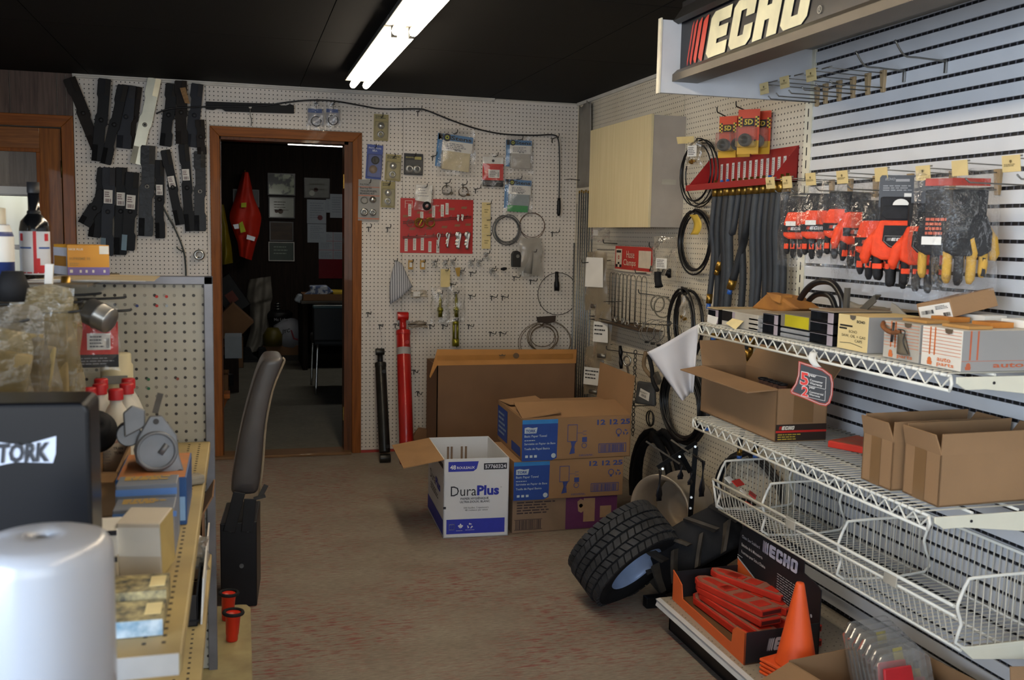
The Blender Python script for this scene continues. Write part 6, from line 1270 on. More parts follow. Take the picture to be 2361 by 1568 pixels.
# inner tubes / loops behind the tractor tire
for k, (u, v, R0, r0, yy) in enumerate(((1690, 1262, 0.16, 0.017, -2.60), (1700, 1275, 0.135, 0.015, -2.66))):
    c = HY(u, v, yy); c.z = max(c.z, R0*0.9); tag(MB().ring(c, (-0.75, -0.6, 0.35), R0, r0, 36, 10).build('rubber_loop', m_rubber), ['larger black rubber loop behind the tractor tire', 'smaller black rubber loop behind the tractor tire'][k], 'rubber loop', 'rubber loops behind the tractor tire')
# ---- black steel cultivator frame with twisted blades
yT = -2.50
def T(u, v, d=0.0): return HY(u, v, yT+d)
t = thing('aerator_tool', 'black steel cultivator frame with twisted hanging blades', 'tool', (T(1590, 1240).x, yT, 0))
p1_, p2_ = T(1604, 1030), T(1586, 1240); p2_.z = 0.02
MB().bar(p2_, p1_, 0.022, 0.006, (0.3, 1, 0)).build('upright', m_black, t)
MB().bar(T(1516, 1078), T(1606, 1020), 0.018, 0.006, (0.2, 1, 0)).build('cross_arm', m_black, t); MB().bar(T(1566, 1042), T(1592, 1088), 0.024, 0.006, (0, 1, 0)).build('brace', m_black, t); MB().bar(T(1490, 1018, 0.1), T(1568, 1070, -0.05), 0.008, 0.008, (0, 1, 0)).build('rod', m_dkwire, t); MB().bar(T(1548, 1015, 0.08), T(1590, 1045, -0.05), 0.008, 0.008, (0, 1, 0)).build('rod', m_dkwire, t); MB().bar(T(1598, 1048, 0.0), T(1620, 1064, -0.08), 0.008, 0.008, (0, 1, 0)).build('rod', m_dkwire, t)
def blade_tw(a, b, w, tw=1.4):
    d = b-a; x, y = frame(d)
    def fn(u, v): an = tw*v; return a+d*v+(x*math.cos(an)+y*math.sin(an))*(u-0.5)*w*(1 if v < 0.55 else 1.5 if v < 0.9 else 1.0)
    return MB().grid(fn, 2, 10).build('blade', mat('blade_worn', '24242a', 0.4, 0.4, var=0.6, ns=22), t, solid=0.005)
blade_tw(T(1522, 1085), T(1519, 1155), 0.026); blade_tw(T(1571, 1072, -0.05), T(1568, 1105, -0.05), 0.026); blade_tw(T(1622, 1062, -0.08), T(1617, 1145, -0.08), 0.026); blade_tw(T(1594, 1090, -0.03), T(1590, 1118, -0.03), 0.022)
for u, v in ((1603, 1030), (1567, 1053), (1528, 1081), (1594, 1147), (1592, 1172)): MB().cyl(T(u, v, -0.012), T(u, v, -0.002), 0.006, n=6).build('bolt', m_chrome, t)
o = MB().bx(-0.79, -0.70, -3.02, -2.98, 0.001, 0.045).build('steel_block', m_black, None, 0.003); o.location = HZ(1510, 1398, 0.001); tag(o, 'black steel block on the floor at the left end of the base deck', 'block')
# ================================================================== THINGS ON THE BACK PEGBOARD
Z1 = zb(0, 150, 3.015); Z6 = zb(820, 200, 3.733); Z7 = zb(820, 560, 3.015)
bl_mats = {'k': mat('blade_black', '0d0d0f', 0.5, 0.05, var=0.3, ns=10, spec=0.2), 'g': mat('blade_grey', '1e2026', 0.45, 0.15, var=0.25, ns=8, spec=0.2), 'r': mat('blade_rusty', '1e1916', 0.6, 0.1, var=0.3, ns=12, spec=0.2), 's': mat('blade_silver', 'b8b6a4', 0.35, 0.5, var=0.2, ns=6), 'b': mat('blade_gloss', '0a0a0d', 0.32, 0.0, bump=0.4, bs=30, var=0.3, ns=10, spec=0.2)}
m_tip = mat('bare_edge', '8ea6b4', 0.35, 0.7, var=0.1)
def mower_blade(label, a, b, wz, off, mk, sticker=None, tip=False, hub=None, sail=True):
    A, B = HB(*Z1(*a), off), HB(*Z1(*b), off); d = B-A; L = d.length; d.normalize(); n = V((0, -1, 0)); s = d.cross(n).normalized(); w = wz/3.015/362.0
    t = thing('mower_blade', label, 'mower blade', B, 'mower blades on the back pegboard')
    def P(x, y, z=0.0): return A+d*(x*L)+s*(y*w)+n*z
    out = [(0, -.5), (0, .42), (.02, .5), (.2, .5), (.24, .38), (.42, .38), (.46, .5), (.97, .5), (1, .4), (1, -.42), (.98, -.5), (.8, -.5), (.76, -.38), (.58, -.38), (.54, -.5)]
    body = MB().prism([P(x, y) for x, y in out], n*0.005).build('blade', bl_mats[mk], t, 0.0012)
    if sail:
        for x0, x1, sg in ((.0, .2, -1), (.8, 1.0, 1)):
            MB().prism([P(x0, sg*.5, .004), P(x1, sg*.5, .004), P(x1, sg*.1, .012), P(x0, sg*.1, .012)], n*0.003).build('cutting_wing', m_tip if (tip and x0 > .5) else bl_mats[mk], t)
    hx = hub or 0.5
    MB().lathe([(0.014, 0.0), (0.014, 0.003), (0.007, 0.003), (0.006, 0.0)], P(hx, 0, 0.0045), n, 16).build('hub', m_zinc if mk in 'sb' else bl_mats[mk], t); MB().cyl(P(hx, 0, 0.004), P(hx, 0, 0.0062), 0.006, n=10).build('bore', m_slot, t)
    if sticker is not None:
        c = P(sticker, 0, 0.0056); sw2, sh = w*0.33, w*0.55
        lb = MB().prism([c-s*sw2-d*sh, c+s*sw2-d*sh, c+s*sw2+d*sh, c-s*sw2+d*sh], n*0.0006).build('label', m_paper, t)
        f = Face(c+d*sh-s*sw2*(1 if s.x > 0 else -1)+n*0.0006, s*2*sw2*(1 if s.x > 0 else -1), d*-2*sh, 0.0005); f.n = n
        q = MB(); f.bars(q, 0.15, 0.85, 0.08, 0.35, 3, 8); f.lines(q, 0.12, 0.8, 0.45, 0.9, 3, 3); q.build('label_print', flat('5a3038'), lb)
BL = [((480, 90), (680, 580), 80, .030, 'r', None, 0, None, 'long dark blade hanging diagonally at the top left of the pegboard'),
 ((728, 95), (680, 670), 78, .045, 'k', None, 0, None, 'straight black blade crossing the diagonal one'),
 ((955, 150), (900, 580), 62, .018, 'r', None, 0, None, 'brown black blade behind the grey one, upper row'),
 ((893, 140), (860, 580), 92, .034, 'g', None, 0, None, 'dark grey blade in the upper row beside the hub blade'),
 ((855, 140), (735, 690), 66, .052, 'k', None, 0, None, 'slanted black blade with a round hub in the upper row'),
 ((1075, 92), (950, 690), 84, .030, 's', None, 0, .54, 'bright silver blade in the upper row'),
 ((1195, 130), (1150, 565), 76, .026, 'k', None, 0, None, 'plain black blade right of the silver one'),
 ((1256, 108), (1265, 550), 78, .036, 'r', None, 0, None, 'rusty brown blade with a tied tag in the upper row'),
 ((1372, 130), (1330, 570), 78, .026, 'g', None, 0, None, 'blue grey blade at the right end of the upper row'),
 ((1388, 380), (1405, 620), 60, .040, 'r', None, 0, None, 'short oily blade by the door frame corner'),
 ((1030, 560), (1012, 1190), 92, .036, 'b', None, 0, .45, 'glossy black high lift blade in the lower row'),
 ((1105, 660), (1115, 1205), 62, .030, 'k', .38, 0, None, 'narrow black blade with a label beside the glossy one'),
 ((1148, 590), (1255, 1110), 64, .042, 'k', .42, 0, None, 'slanted narrow black blade with a label in the lower row'),
 ((1275, 550), (1325, 1155), 68, .030, 'k', .35, 0, None, 'long black blade with a label near the door frame'),
 ((1388, 600), (1393, 1155), 76, .034, 'b', None, 0, None, 'glossy black blade next to the door frame'),
 ((722, 715), (655, 1198), 76, .020, 'k', None, 0, None, 'plain black blade behind the forked pair, lower left'),
 ((730, 880), (585, 1110), 84, .034, 'k', None, 0, None, 'black blade slanting to the left, lower left'),
 ((757, 712), (745, 1325), 80, .048, 'g', .33, 1, None, 'labelled blade with a bare steel edge, first in the lower row'),
 ((842, 712), (838, 1320), 78, .030, 'k', .36, 0, None, 'labelled plain black blade, second in the lower row'),
 ((922, 745), (890, 1290), 84, .046, 'k', .38, 1, None, 'labelled black blade with a bare steel tip, third in the lower row')]
for a, b, wz, off, mk, st, tp, hb_, lab in BL: mower_blade(lab, a, b, wz, off, mk, st, bool(tp), hb_)
# tied rusty tag
o = MB().prism([HB(*Z1(1250, 160), .05), HB(*Z1(1290, 155), .05), HB(*Z1(1320, 270), .05), HB(*Z1(1285, 265), .05)], (0, -0.004, 0)).build('rusty_tag', mat('tag_tan', '8a6a44', 0.8, var=0.3, ns=60)); tag(o, 'tan scrap tied to the rusty blade', 'tag')
# long blade lying over the door frame
t = thing('mower_blade', 'long black blade hung level above the office doorway', 'mower blade', HB(576, 262, .03), 'mower blades on the back pegboard')
pts = [(475, 234), (560, 237), (640, 239), (648, 243), (660, 243), (668, 240), (678, 243), (678, 262), (600, 259.5), (520, 257), (512, 252), (500, 251), (492, 254), (475, 252)]
MB().prism([HB(u, v, .03) for u, v in pts], (0, -0.005, 0)).build('blade', bl_mats['k'], t, 0.001); c = HB(577, 247, .035); MB().cyl(c, c-V((0, 0.004, 0)), 0.009, n=14).build('hub', m_zinc, t)
o = MB().tube(smooth_path([HB(577, 250, .06), HB(577, 266, .06), HB(580, 276, .04), HB(579, 290, .03)], 4), 0.0028, 6).build('wire_hook', m_zinc); tag(o, 'thin bent wire hanging from the long level blade', 'hook')
# control cable along the wall
pts = [(360, 262), (395, 250), (480, 246), (600, 244), (660, 236), (715, 231), (770, 233), (830, 243), (880, 251), (960, 251), (985, 255), (1040, 277), (1100, 297), (1160, 309), (1230, 312), (1275, 311), (1287, 322), (1290, 360), (1290, 420), (1289, 458)]
t = thing('control_cable', 'long black control cable strung across the pegboard with a hanging grip', 'cable', HB(1289, 498, .05))
MB().tube(smooth_path([HB(u, v, .045+0.012*math.sin(u*0.02)) for u, v in pts], 5), 0.0048, 8).build('cable', mat('cable_black', '141416', 0.45), t)
a, b = HB(1289, 457, .05), HB(1288, 498, .05); MB().tube([a, a.lerp(b, .15), a.lerp(b, .5), a.lerp(b, .85), b], [0.009, 0.012, 0.0135, 0.013, 0.008], 12).build('grip', m_black, t)
o = MB().tube(smooth_path([HB(*Z1(*p), .03) for p in ((1060, 700), (1080, 850), (1150, 1020), (1220, 1150), (1275, 1290), (1290, 1400), (1292, 1500))], 5), 0.005, 8).tube(smooth_path([HB(*Z1(*p), .03) for p in ((1275, 1300), (1240, 1280), (1228, 1262))], 4), 0.004, 6).build('cable', mat('cable_green', '1c2422', 0.45)); tag(o, 'dark green cable hanging below the blades beside the gondola', 'cable')
c = HB(*Z1(1385, 1320), .02); t = thing('chrome_socket', 'chrome collar ring on a hook left of the door frame', 'ring', c-V((0, 0, .03))); MB().lathe([(0.018, 0.0), (0.033, 0.0), (0.034, 0.02), (0.028, 0.028), (0.019, 0.028), (0.018, 0.0)], c, (0, -1, 0), 24).build('collar', m_chrome, t)
# ---- hooks of the back wall
def bhook(u, v, label, L=0.16, group='bare peg hooks on the back wall', r=0.0028):
    a = HB(u, v, 0.004); t = thing('peg_hook', label, 'hook', a, group)
    MB().tube(smooth_path([a, a+V((0, -L*0.5, 0)), a+V((0, -L*0.88, 0.002)), a+V((0, -L, 0.02))], 3), r, 6).build('arm', m_dkwire, t)
    MB().bx(a.x-0.011, a.x+0.011, a.y-0.005, a.y, a.z-0.003, a.z+0.003).bx(a.x-0.003, a.x+0.003, a.y-0.005, a.y, a.z-0.03, a.z+0.004).build('clip', m_dkwire, t)
    return a
ords = ['first', 'second', 'third', 'fourth', 'fifth', 'sixth', 'seventh', 'eighth', 'ninth']
rows = [('from the left in the row level with the red cylinder top', [(848, 721), (875, 749), (911, 747), (991, 749), (1021, 749), (1080, 749)]),
 ('from the left above the brown cable coil', [(1084, 681), (1133, 683), (1158, 683)]), ('in the low pair beside the brown cable coil', [(1130, 766), (1153, 766)]),
 ('from the left in the scattered row below the tiny packs', [(1040, 654.5), (1085, 628), (1132, 623), (1185, 638), (1223, 646)]),
 ('below the trailer bearing kit', [(849.5, 524), (893, 525)]), ('in the pair right of the red cylinder', [(954, 853.5), (962.6, 903)])]
for nm, pts in rows:
    for k, (u, v) in enumerate(pts): bhook(u, v, ords[k]+' bare hook '+nm)
for (u, v), nm in zip([(963, 257.6), (997, 361), (1096, 436), (1273, 320), (1273, 536)], ['bare peg hook holding up the long black cable', 'bare peg hook between the black pack and the large filter bag', 'bare peg hook below the red parts bag', 'bare peg hook at the bend of the black cable', 'bare peg hook right of the thin brown cable ring']): bhook(u, v, nm)
# ---- carded bearings
def pack(label, box, off, tilt, card, film_m, parts, group='carded bearings by the door frame', header=None, name='bearing_pack', hooked=True):
    u0, v0, u1, v1 = box; c = HB((u0+u1)/2, (v0+v1)/2, off); w = (HB(u1, v0, off)-HB(u0, v0, off)).x; h = HB(u0, v0, off).z-HB(u0, v1, off).z
    M = Matrix.Rotation(tilt, 3, 'Y'); r, up, n = M@V((1, 0, 0)), M@V((0, 0, 1)), V((0, -1, 0))
    t = thing(name, label, 'carded part', c-V((0, 0, h/2)), group); o = c-r*w/2-up*h/2
    cb = MB().prism([o, o+r*w, o+r*w+up*h, o+up*h], n*0.0015).build('card', card, t); f = Face(o+n*0.0016, r*w, up*h, 0.0006); f.n = n
    for (kind, a, b, s) in parts:
        p = o+r*w*a+up*h*b+n*0.002
        if kind == 'bearing': MB().lathe([(s*.42, 0), (s*.5, .004), (s*.5, .016), (s*.8, .018), (s*.85, .012), (s*1, .014), (s*1, 0)], p, n, 20).build('bearing', m_chrome, t)
        elif kind == 'cap': MB().lathe([(s, 0), (s, .01), (s*.85, .018), (s*.4, .022), (0, .024)], p, n, 20).build('dust_cap', m_chrome, t)
        elif kind == 'ring': MB().lathe([(s*.75, 0), (s*.75, .006), (s, .008), (s, 0)], p, n, 20).build('seal_ring', m_zinc, t)
        elif kind == 'black': MB().lathe([(s, 0), (s, .012), (s*.6, .02), (s*.3, .012), (0, .012)], p, n, 20).build('black_cap', m_black, t)
        elif kind == 'wood': MB().lathe([(s, 0), (s, .008), (0, .010)], p, n, 20).build('brown_cap', mat('brown_cap', '7a6048', 0.5), t)
    if film_m: MB().prism([o+r*w*.06+up*h*.05, o+r*w*.94+up*h*.05, o+r*w*.94+up*h*.72, o+r*w*.06+up*h*.72], n*0.026).build('blister', film_m, t, 0.006)
    if header:
        q = MB(); header(q, f); q.build('print', header.m, cb)
    if hooked: bhook(*[(u0+u1)/2, v0+8], 'dark peg hook carrying the '+label, 0.1, 'hooks behind carded parts')
    return t, f, cb
m_bl2 = film('blister_small', 'd0ccc0', 0.10, 0.08, 0.1, 14)
m_cyel = mat('card_mustard', '94895a', 0.5, var=0.1); m_cblu = mat('card_blue', '2c4690', 0.5, var=0.08)
def Bx(z, x0, y0, x1, y1): a, b = z(x0, y0), z(x1, y1); return (a[0], a[1], b[0], b[1])
two = [('cap', .5, .56, .022), ('bearing', .48, .24, .022)]
def ln(m_, a0, a1, b0, b1, n, s):
    def fn(q, f): f.lines(q, a0, a1, b0, b1, n, s)
    fn.m = m_; return fn
pack('yellow bearing card hung highest above the doorway corner', Bx(Z6, 155, 237, 280, 465), .02, 0.02, m_cyel, m_bl2, two, header=ln(flat('3a3a30'), .1, .9, .82, .95, 2, 1))
pack('yellow bearing card right of the blue card', Bx(Z6, 253, 582, 388, 810), .02, 0.05, m_cyel, m_bl2, two, header=ln(flat('3a3a30'), .1, .9, .82, .95, 2, 2))
pack('yellow bearing card above the red display panel', Bx(Z6, 217, 815, 338, 1040), .02, 0.02, m_cyel, m_bl2, two, header=ln(flat('3a3a30'), .1, .9, .82, .95, 2, 3))
t, f, cb = pack('blue Bearing Buddy card by the door frame', Bx(Z6, 92, 500, 228, 795), .024, 0.06, m_cblu, m_bl2, [('black', .55, .55, .026), ('wood', .45, .28, .026)])
q = MB(); f.text(q, 'Bearing Buddy', .1, .87, w=.8, bold=.01); f.text(q, 'BRA', .35, .80, w=.3, bold=.02); q.build('lettering', flat('c8d0dc'), cb)
t, f, cb = pack('black card of two dark bearings right of the yellow card', Bx(Z6, 415, 575, 578, 760), .02, 0.01, mat('pack_black', '16161a', 0.4), m_bl2, [('bearing', .3, .28, .026), ('bearing', .7, .28, .026)])
q = MB(); f.text(q, 'BEARING', .1, .78, w=.42, bold=.01); f.rect(q, .56, .92, .72, .86); q.build('lettering', flat('a8a060'), cb)
t, f, cb = pack('large grey trailer wheel bearing kit card beside the door frame', Bx(Z6, 22, 800, 205, 1155), .02, 0.01, mat('pack_grey', '8d8c88', 0.6, var=0.08), None, [('ring', .28, .50, .024), ('cap', .68, .52, .022), ('bearing', .28, .21, .025), ('bearing', .68, .21, .021)])
q = MB(); f.text(q, 'FULTON', .08, .86, w=.4, bold=.02); f.text(q, 'Bearing Kit', .08, .76, w=.55, bold=.015); f.text(q, 'TRAILERWHEEL', .08, .70, w=.8, bold=.03); f.text(q, 'BEARING KIT', .08, .64, w=.68, bold=.03); q.build('lettering', flat('2a2a30'), cb)
q = MB(); f.rect(q, 0, 1, .60, .625); f.rect(q, 0, 1, .04, .07); f.rect(q, 0, 1, .81, .83); q.build('red_lines', flat('b0705c'), cb)
# ---- filter bags
m_blue2 = flat('4a7aa8')
def stens(label, box, off, tilt, seed, filt='c4b898', green=False, side=True, small=False):
    u0, v0, u1, v1 = box; c = HB((u0+u1)/2, (v0+v1)/2, off); w = (HB(u1, v0, off)-HB(u0, v0, off)).x; h = HB(u0, v0, off).z-HB(u0, v1, off).z
    M = Matrix.Rotation(tilt, 3, 'Y'); r, up, n = M@V((1, 0, 0)), M@V((0, 0, 1)), V((0, -1, 0)); t = thing('filter_bag', label, 'bagged part', c-V((0, 0, h/2)), 'clear bags of filters on the back wall')
    o = c-r*w*.44-up*h*.40
    cd_ = MB().prism([o+up*h*.42, o+r*w*.88+up*h*.42, o+r*w*.88+up*h*.78, o+up*h*.78], n*0.001).build('header_card', m_paper, t)
    f = Face(o+up*h*.42+n*0.001, r*w*.88, up*h*.36, 0.0006); f.n = n
    q = MB(); f.rect(q, 0, 1, .62, 1); 
    if side: f.rect(q, -0.02, .13, -1.0, 1)
    q.build('blue_band', m_blue2, cd_)
    q = MB(); f.text(q, 'Stens', .36, .68, w=.60, h=.25, bold=.03); f.circ(q, .25, .80, 0.05*w*2); q.build('brand', flat('14161c'), cd_)
    q = MB(); f.circ(q, .25, .80, 0.05*w, 4, r_in=0.025*w); q.build('brand_ring', flat('a8b02c'), cd_)
    q = MB(); f.lines(q, .25, .85, .1, .5, 4, seed); f.bars(q, .5, .7, .04, .14, 2, 6); q.build('small_print', flat('6a6a70'), cd_)
    fb = MB().prism([o+r*w*.16+up*h*.02, o+r*w*.85+up*h*.02, o+r*w*.85+up*h*.44, o+r*w*.16+up*h*.44], n*-0.02).build('filter', mat('filter_'+filt, filt, 0.8, var=0.1, ns=20), t, 0.003)
    if green: MB().prism([o+r*w*.1+up*h*-.02, o+r*w*.8+up*h*-.02, o+r*w*.8+up*h*.14, o+r*w*.1+up*h*.14], n*0.004).build('green_card', flat('2c8a4a'), t)
    bag(t, c+up*h*.5, -PI/2, w*1.02, h*1.02, m_film, 0.05, seed); bhook((u0+u1)/2, v0+10, 'peg hook carrying the '+label, 0.1, 'hooks behind filter bags')
stens('large clear Stens filter bag with a cream pleated filter', Bx(Z6, 680, 368, 1020, 768), .045, 0.09, 41)
stens('clear Stens filter bag under the bend of the cable', Bx(Z6, 1282, 422, 1530, 742), .04, 0.0, 42, 'a8a49c')
stens('smaller Stens bag with a green card below the other Stens bag', Bx(Z6, 1270, 760, 1522, 1105), .035, 0.03, 43, '8a9498', True)
def redbag(label, c, w, h, n, r, seed, name='red_bag'):
    up = V((0, 0, 1)); t = thing(name, label, 'bagged part', c-V((0, 0, h/2)), 'red and white bagged parts'); o = c-r*w*.46-up*h*.44
    cd_ = MB().prism([o, o+r*w*.92, o+r*w*.92+up*h*.86, o+up*h*.86], n*0.001).build('card', m_paper, t); f = Face(o+n*0.001, r*w*.92, up*h*.86, 0.0006); f.n = n
    q = MB(); f.rect(q, 0, 1, .22, .78); q.build('red_panel', flat('c02420'), cd_)
    q = MB(); f.rect(q, 0, 1, 0, .22); f.circ(q, .5, .88, .06*w, 2); q.build('black_panel', flat('1c1c20'), cd_)
    q = MB(); f.rect(q, .28, .82, .30, .58, 2); q.build('label', m_paper, cd_); q = MB(); f.lines(q, .34, .7, .33, .55, 4, seed, 3); f.bars(q, .72, .8, .33, .5, 3, 6, 3); q.build('label_print', flat('5a5a60'), cd_)
    q = MB(); f.lines(q, .08, .9, .04, .18, 3, seed+1, 2, 0.3); q.build('white_print', flat('8a8a90'), cd_)
    an = math.atan2(n.y, n.x); bag(t, c+up*h*.5, an, w, h, m_film, 0.03, seed)
b_ = Bx(Z6, 1078, 582, 1285, 880); c = HB((b_[0]+b_[2])/2, (b_[1]+b_[3])/2, .035)
redbag('red and black carded part in a clear bag between the filter bags', c, 0.155, 0.225, V((0, -1, 0)), V((1, 0, 0)), 51); bhook(1140, 361, 'peg hook carrying the red and black carded part', 0.1, 'hooks behind filter bags')
for k, bx_ in enumerate(((706, 236, 752, 300), (750, 238, 786, 295))):
    c = HB((bx_[0]+bx_[2])/2, (bx_[1]+bx_[3])/2, .03); w, h = (0.12, 0.175) if k == 0 else (0.10, 0.155); t = thing('parts_bag', ['left of two small clear bags over the doorway', 'right of two small clear bags over the doorway'][k], 'bagged part', c-V((0, 0, h/2)), 'small clear bags over the doorway')
    bag(t, c+V((0, 0, h/2)), -PI/2, w, h, m_film, 0.03, 60+k); MB().bx(c.x-w*.4, c.x+w*.4, c.y+.002, c.y+.004, c.z-h*.3, c.z+h*.2).build('insert', mat('insert_grey', '9a9a9e', 0.6), t); MB().bx(c.x-w*.42, c.x+w*.3, c.y-.002, c.y+.002, c.z+h*.12, c.z+h*.26).build('blue_band', flat('34508a'), t)
    MB().ring((c.x, c.y-0.004, c.z-h*.18), (0, 1, 0), 0.03, 0.003, 20).build('gasket', m_black, t); bhook((bx_[0]+bx_[2])/2, bx_[1]+3, ['peg hook of the left small bag over the doorway', 'peg hook of the right small bag over the doorway'][k], 0.08, 'hooks over the doorway')
# ---- red display panel of spring clips
a, b = HB(*Z6(386, 957), .008), HB(*Z6(1005, 1438), .008); x0, x1, z0, z1 = a.x, b.x, b.z, a.z; RW, RH = x1-x0, z1-z0
t = thing('clip_display', 'red display panel of spring clips and rings on the back wall', 'display panel', ((x0+x1)/2, -.008, z0))
MB().bx(x0, x1, -.010, -.005, z0, z1).build('panel', mat('panel_red', 'b01c18', 0.4, var=0.08, ns=4), t, 0.001); f = Face((x0, -.0103, z0), (RW, 0, 0), (0, 0, RH), 0.0006)
q = MB(); f.text(q, 'stecker', .43, .865, w=.10, bold=.02); f.rect(q, .06, .16, .95, .958); f.rect(q, .06, .068, .82, .958); f.rect(q, .155, .163, .82, .958); f.rect(q, .06, .16, .90, .905); q.build('white_print', flat('c8a8a0'), t)
for k, (x, y0_, y1_) in enumerate(((.125, .67, .89), (.29, .64, .76), (.45, .66, .87), (.57, .68, .90), (.635, .72, .93), (.08, .03, .26), (.195, .05, .27), (.30, .05, .28), (.405, .02, .22), (.515, .01, .25))):
    lb = MB().bx(x0+RW*(x-.021), x0+RW*(x+.021), -.0125, -.0112, z0+RH*y0_, z0+RH*y1_).build('price_strip', m_paper, t); q = MB(); Face((x0+RW*(x-.021), -.0126, z0+RH*y0_), (RW*.042, 0, 0), (0, 0, RH*(y1_-y0_)), 0.0004).lines(q, .2, .8, .1, .9, 6, k); q.build('strip_print', flat('7a7470'), lb)
q = MB()
for (x, y) in ((.22, .72), (.38, .73), (.52, .77), (.66, .80), (.83, .83), (.12, .42), (.35, .44), (.56, .465), (.74, .50), (.89, .52), (.03, .65)): f.poly(q, [(x, y), (x+.075, y), (x+.085, y+.045), (x+.01, y+.045)])
o = q.build('size_labels', flat('8a5a3c'), t); o['kind'] = 'stuff'
for ya_, yb_ in ((.565, .70), (.29, .385)):
    for dz in (0, -.028): MB().tube([(x0+RW*.03, -.022, z0+RH*(ya_+dz)), (x0+RW*.97, -.022, z0+RH*(yb_+dz))], 0.0022, 6).build('rail', m_zinc, t)
for k in range(8):
    x = x0+RW*(.10+.115*k)
    for ya_, yb_ in ((.58, .70), (.30, .385)): z = z0+RH*(ya_+(yb_-ya_)*(.10+.115*k)); MB().tube([(x, -.01, z+.004), (x, -.035, z), (x, -.05, z+.004), (x, -.055, z+.016)], 0.0018, 5).build('peg', m_zinc, t)
for k, (x, y, s) in enumerate(((.13, .545, .022), (.25, .56, .030), (.395, .575, .029))):
    c = V((x0+RW*x, -.045, z0+RH*y)); o = thing('clip_bunch', ['single thin ring clip at the left of the red panel', 'bunch of yellow and black ring clips on the red panel', 'bunch of brassy ring clips on the red panel'][k], 'clips', c-V((0, 0, s)), 'ring clips on the red panel')
    for j in range(1 if k == 0 else 6): MB().ring(c+V((.003*j-.006, .004*j-.01, -.002*j)), (0.25*math.sin(j*2), 1, 0.2*math.cos(j*1.7)), s-.001*j, 0.0018, 20, 5).build('ring', [m_zinc, m_brass, m_brass][k], o)
    if k == 1: MB().tube([c+V((-.006, -.018, -.018)), c+V((.01, -.018, .018))], 0.004, 6).build('yellow_tie', mat('tie_yellow', 'c8b020', 0.5), o)
def rclip(label, x, y, s, n):
    c = V((x0+RW*x, -.035, z0+RH*y)); o = thing('spring_clip', label, 'clips', c-V((0, 0, s)), 'spring clips on the red panel')
    for j in range(n):
        d = V((.0035*j, -.007*j, -.001*j)); pts = [(-.42, -.55), (-.18, -.28), (-.30, -.1), (-.02, .12), (-.2, .42), (-.3, .62), (-.2, .86), (.05, .95), (.26, .84), (.3, .62), (.02, -.2), (-.06, -1.0)]
        MB().tube(smooth_path([c+d+V((px*s*.6, 0, pz*s)) for px, pz in pts], 3), 0.0026+s*.03, 6).build('clip', m_chrome, o)
rclip('smallest silver spring clip in the lower row of the red panel', .515, .24, .050, 1); rclip('second silver spring clip in the lower row of the red panel', .635, .25, .050, 2); rclip('third and larger bunch of spring clips on the red panel', .77, .25, .056, 4); rclip('largest bunch of spring clips at the right of the red panel', .90, .25, .058, 3); rclip('small spring clip in the upper row of the red panel, left one', .775, .66, .022, 2); rclip('small spring clip in the upper row of the red panel, right one', .835, .67, .022, 2)
# bag with a hand written note hanging over the panel
c = HB(*Z6(585, 845), .05); t = thing('parts_bag', 'small clear bag with a hand written note over the red panel', 'bagged part', c-V((0, 0, .16)), None); bag(t, c, -PI/2, .125, .165, m_film, .02, 71); cb = MB().prism([c+V((-.055, .0, -.10)), c+V((.05, .0, -.115)), c+V((.06, 0, 0)), c+V((-.05, 0, .0))], (0, -.001, 0)).build('note', m_paper, t)
q = MB(); Face(c+V((-.045, -.0012, -.08)), (.09, 0, 0), (0, 0, .07), .0006).lines(q, .1, .9, 0, 1, 4, 3, fill=.2); q.build('hand_writing', flat('6a6a78'), cb); c2 = c+V((.022, -.004, -.135)); MB().ring(c2, (0, 1, 0), .02, .009, 20, 8).build('rubber_ring', m_rubber, t)
bhook(*Z6(588, 868), 'peg hook above the hand written bag', .12, 'hooks behind filter bags')
# rusty clamps
for k, (u, v, m_, lab) in enumerate(((785, 890, mat('clamp_old', '5a5448', 0.5, 0.6, var=0.3, ns=30), 'spring hose clamp hanging above the red panel'), (928, 905, mat('clamp_rust', '5c4630', 0.7, 0.4, var=0.35, ns=30), 'rusty round clamp bundle above the red panel'))):
    c = HB(*Z6(u, v), .06); o = thing('band_clamp', lab, 'clamp', c-V((0, 0, .04)), 'rusty clamps'); 
    for j in range(3): MB().lathe([(.030, -.005+.011*j-.01), (.032, -.005+.011*j-.01), (.032, .005+.011*j-.01), (.030, .005+.011*j-.01), (.030, -.005+.011*j-.01)], c, (.35 if k else .1, 1, .15), 22).build('band', m_, o)
    MB().cbox(c+V((.028, -.01, -.018)), .016, .03, .014).build('bolt_lug', m_, o); MB().tube([c+V((-.035, -.01, -.02)), c+V((.04, -.01, -.024))], .003, 6).build('bolt', m_zinc, o); bhook(*Z6(u-5, v-60), 'peg hook carrying the '+lab, .13, 'hooks carrying clamps')
# tag column
for k, (v0, v1) in enumerate(((995, 1130), (1130, 1262), (1262, 1395))):
    a, b = HB(*Z6(1087, v0), .022), HB(*Z6(1158, v1), .022); o = MB().bx(a.x, b.x, -.0225, -.0215, b.z, a.z).build('card_tag', m_cream); tag(o, ['top cream card tag of the column beside the red panel', 'middle cream card tag of the column beside the red panel', 'bottom cream card tag of the column beside the red panel'][k], 'tag', 'cream card tags')
    q = MB(); Face((a.x, -.0226, b.z), (b.x-a.x, 0, 0), (0, 0, a.z-b.z), .0005).lines(q, .3, .8, .3, .6, 2, k); q.build('print', flat('8a7c50'), o); bhook(*Z6(1125, v0+18), ['peg hook of the top cream tag', 'peg hook of the middle cream tag', 'peg hook of the bottom cream tag'][k], .14, 'hooks of the cream tags')
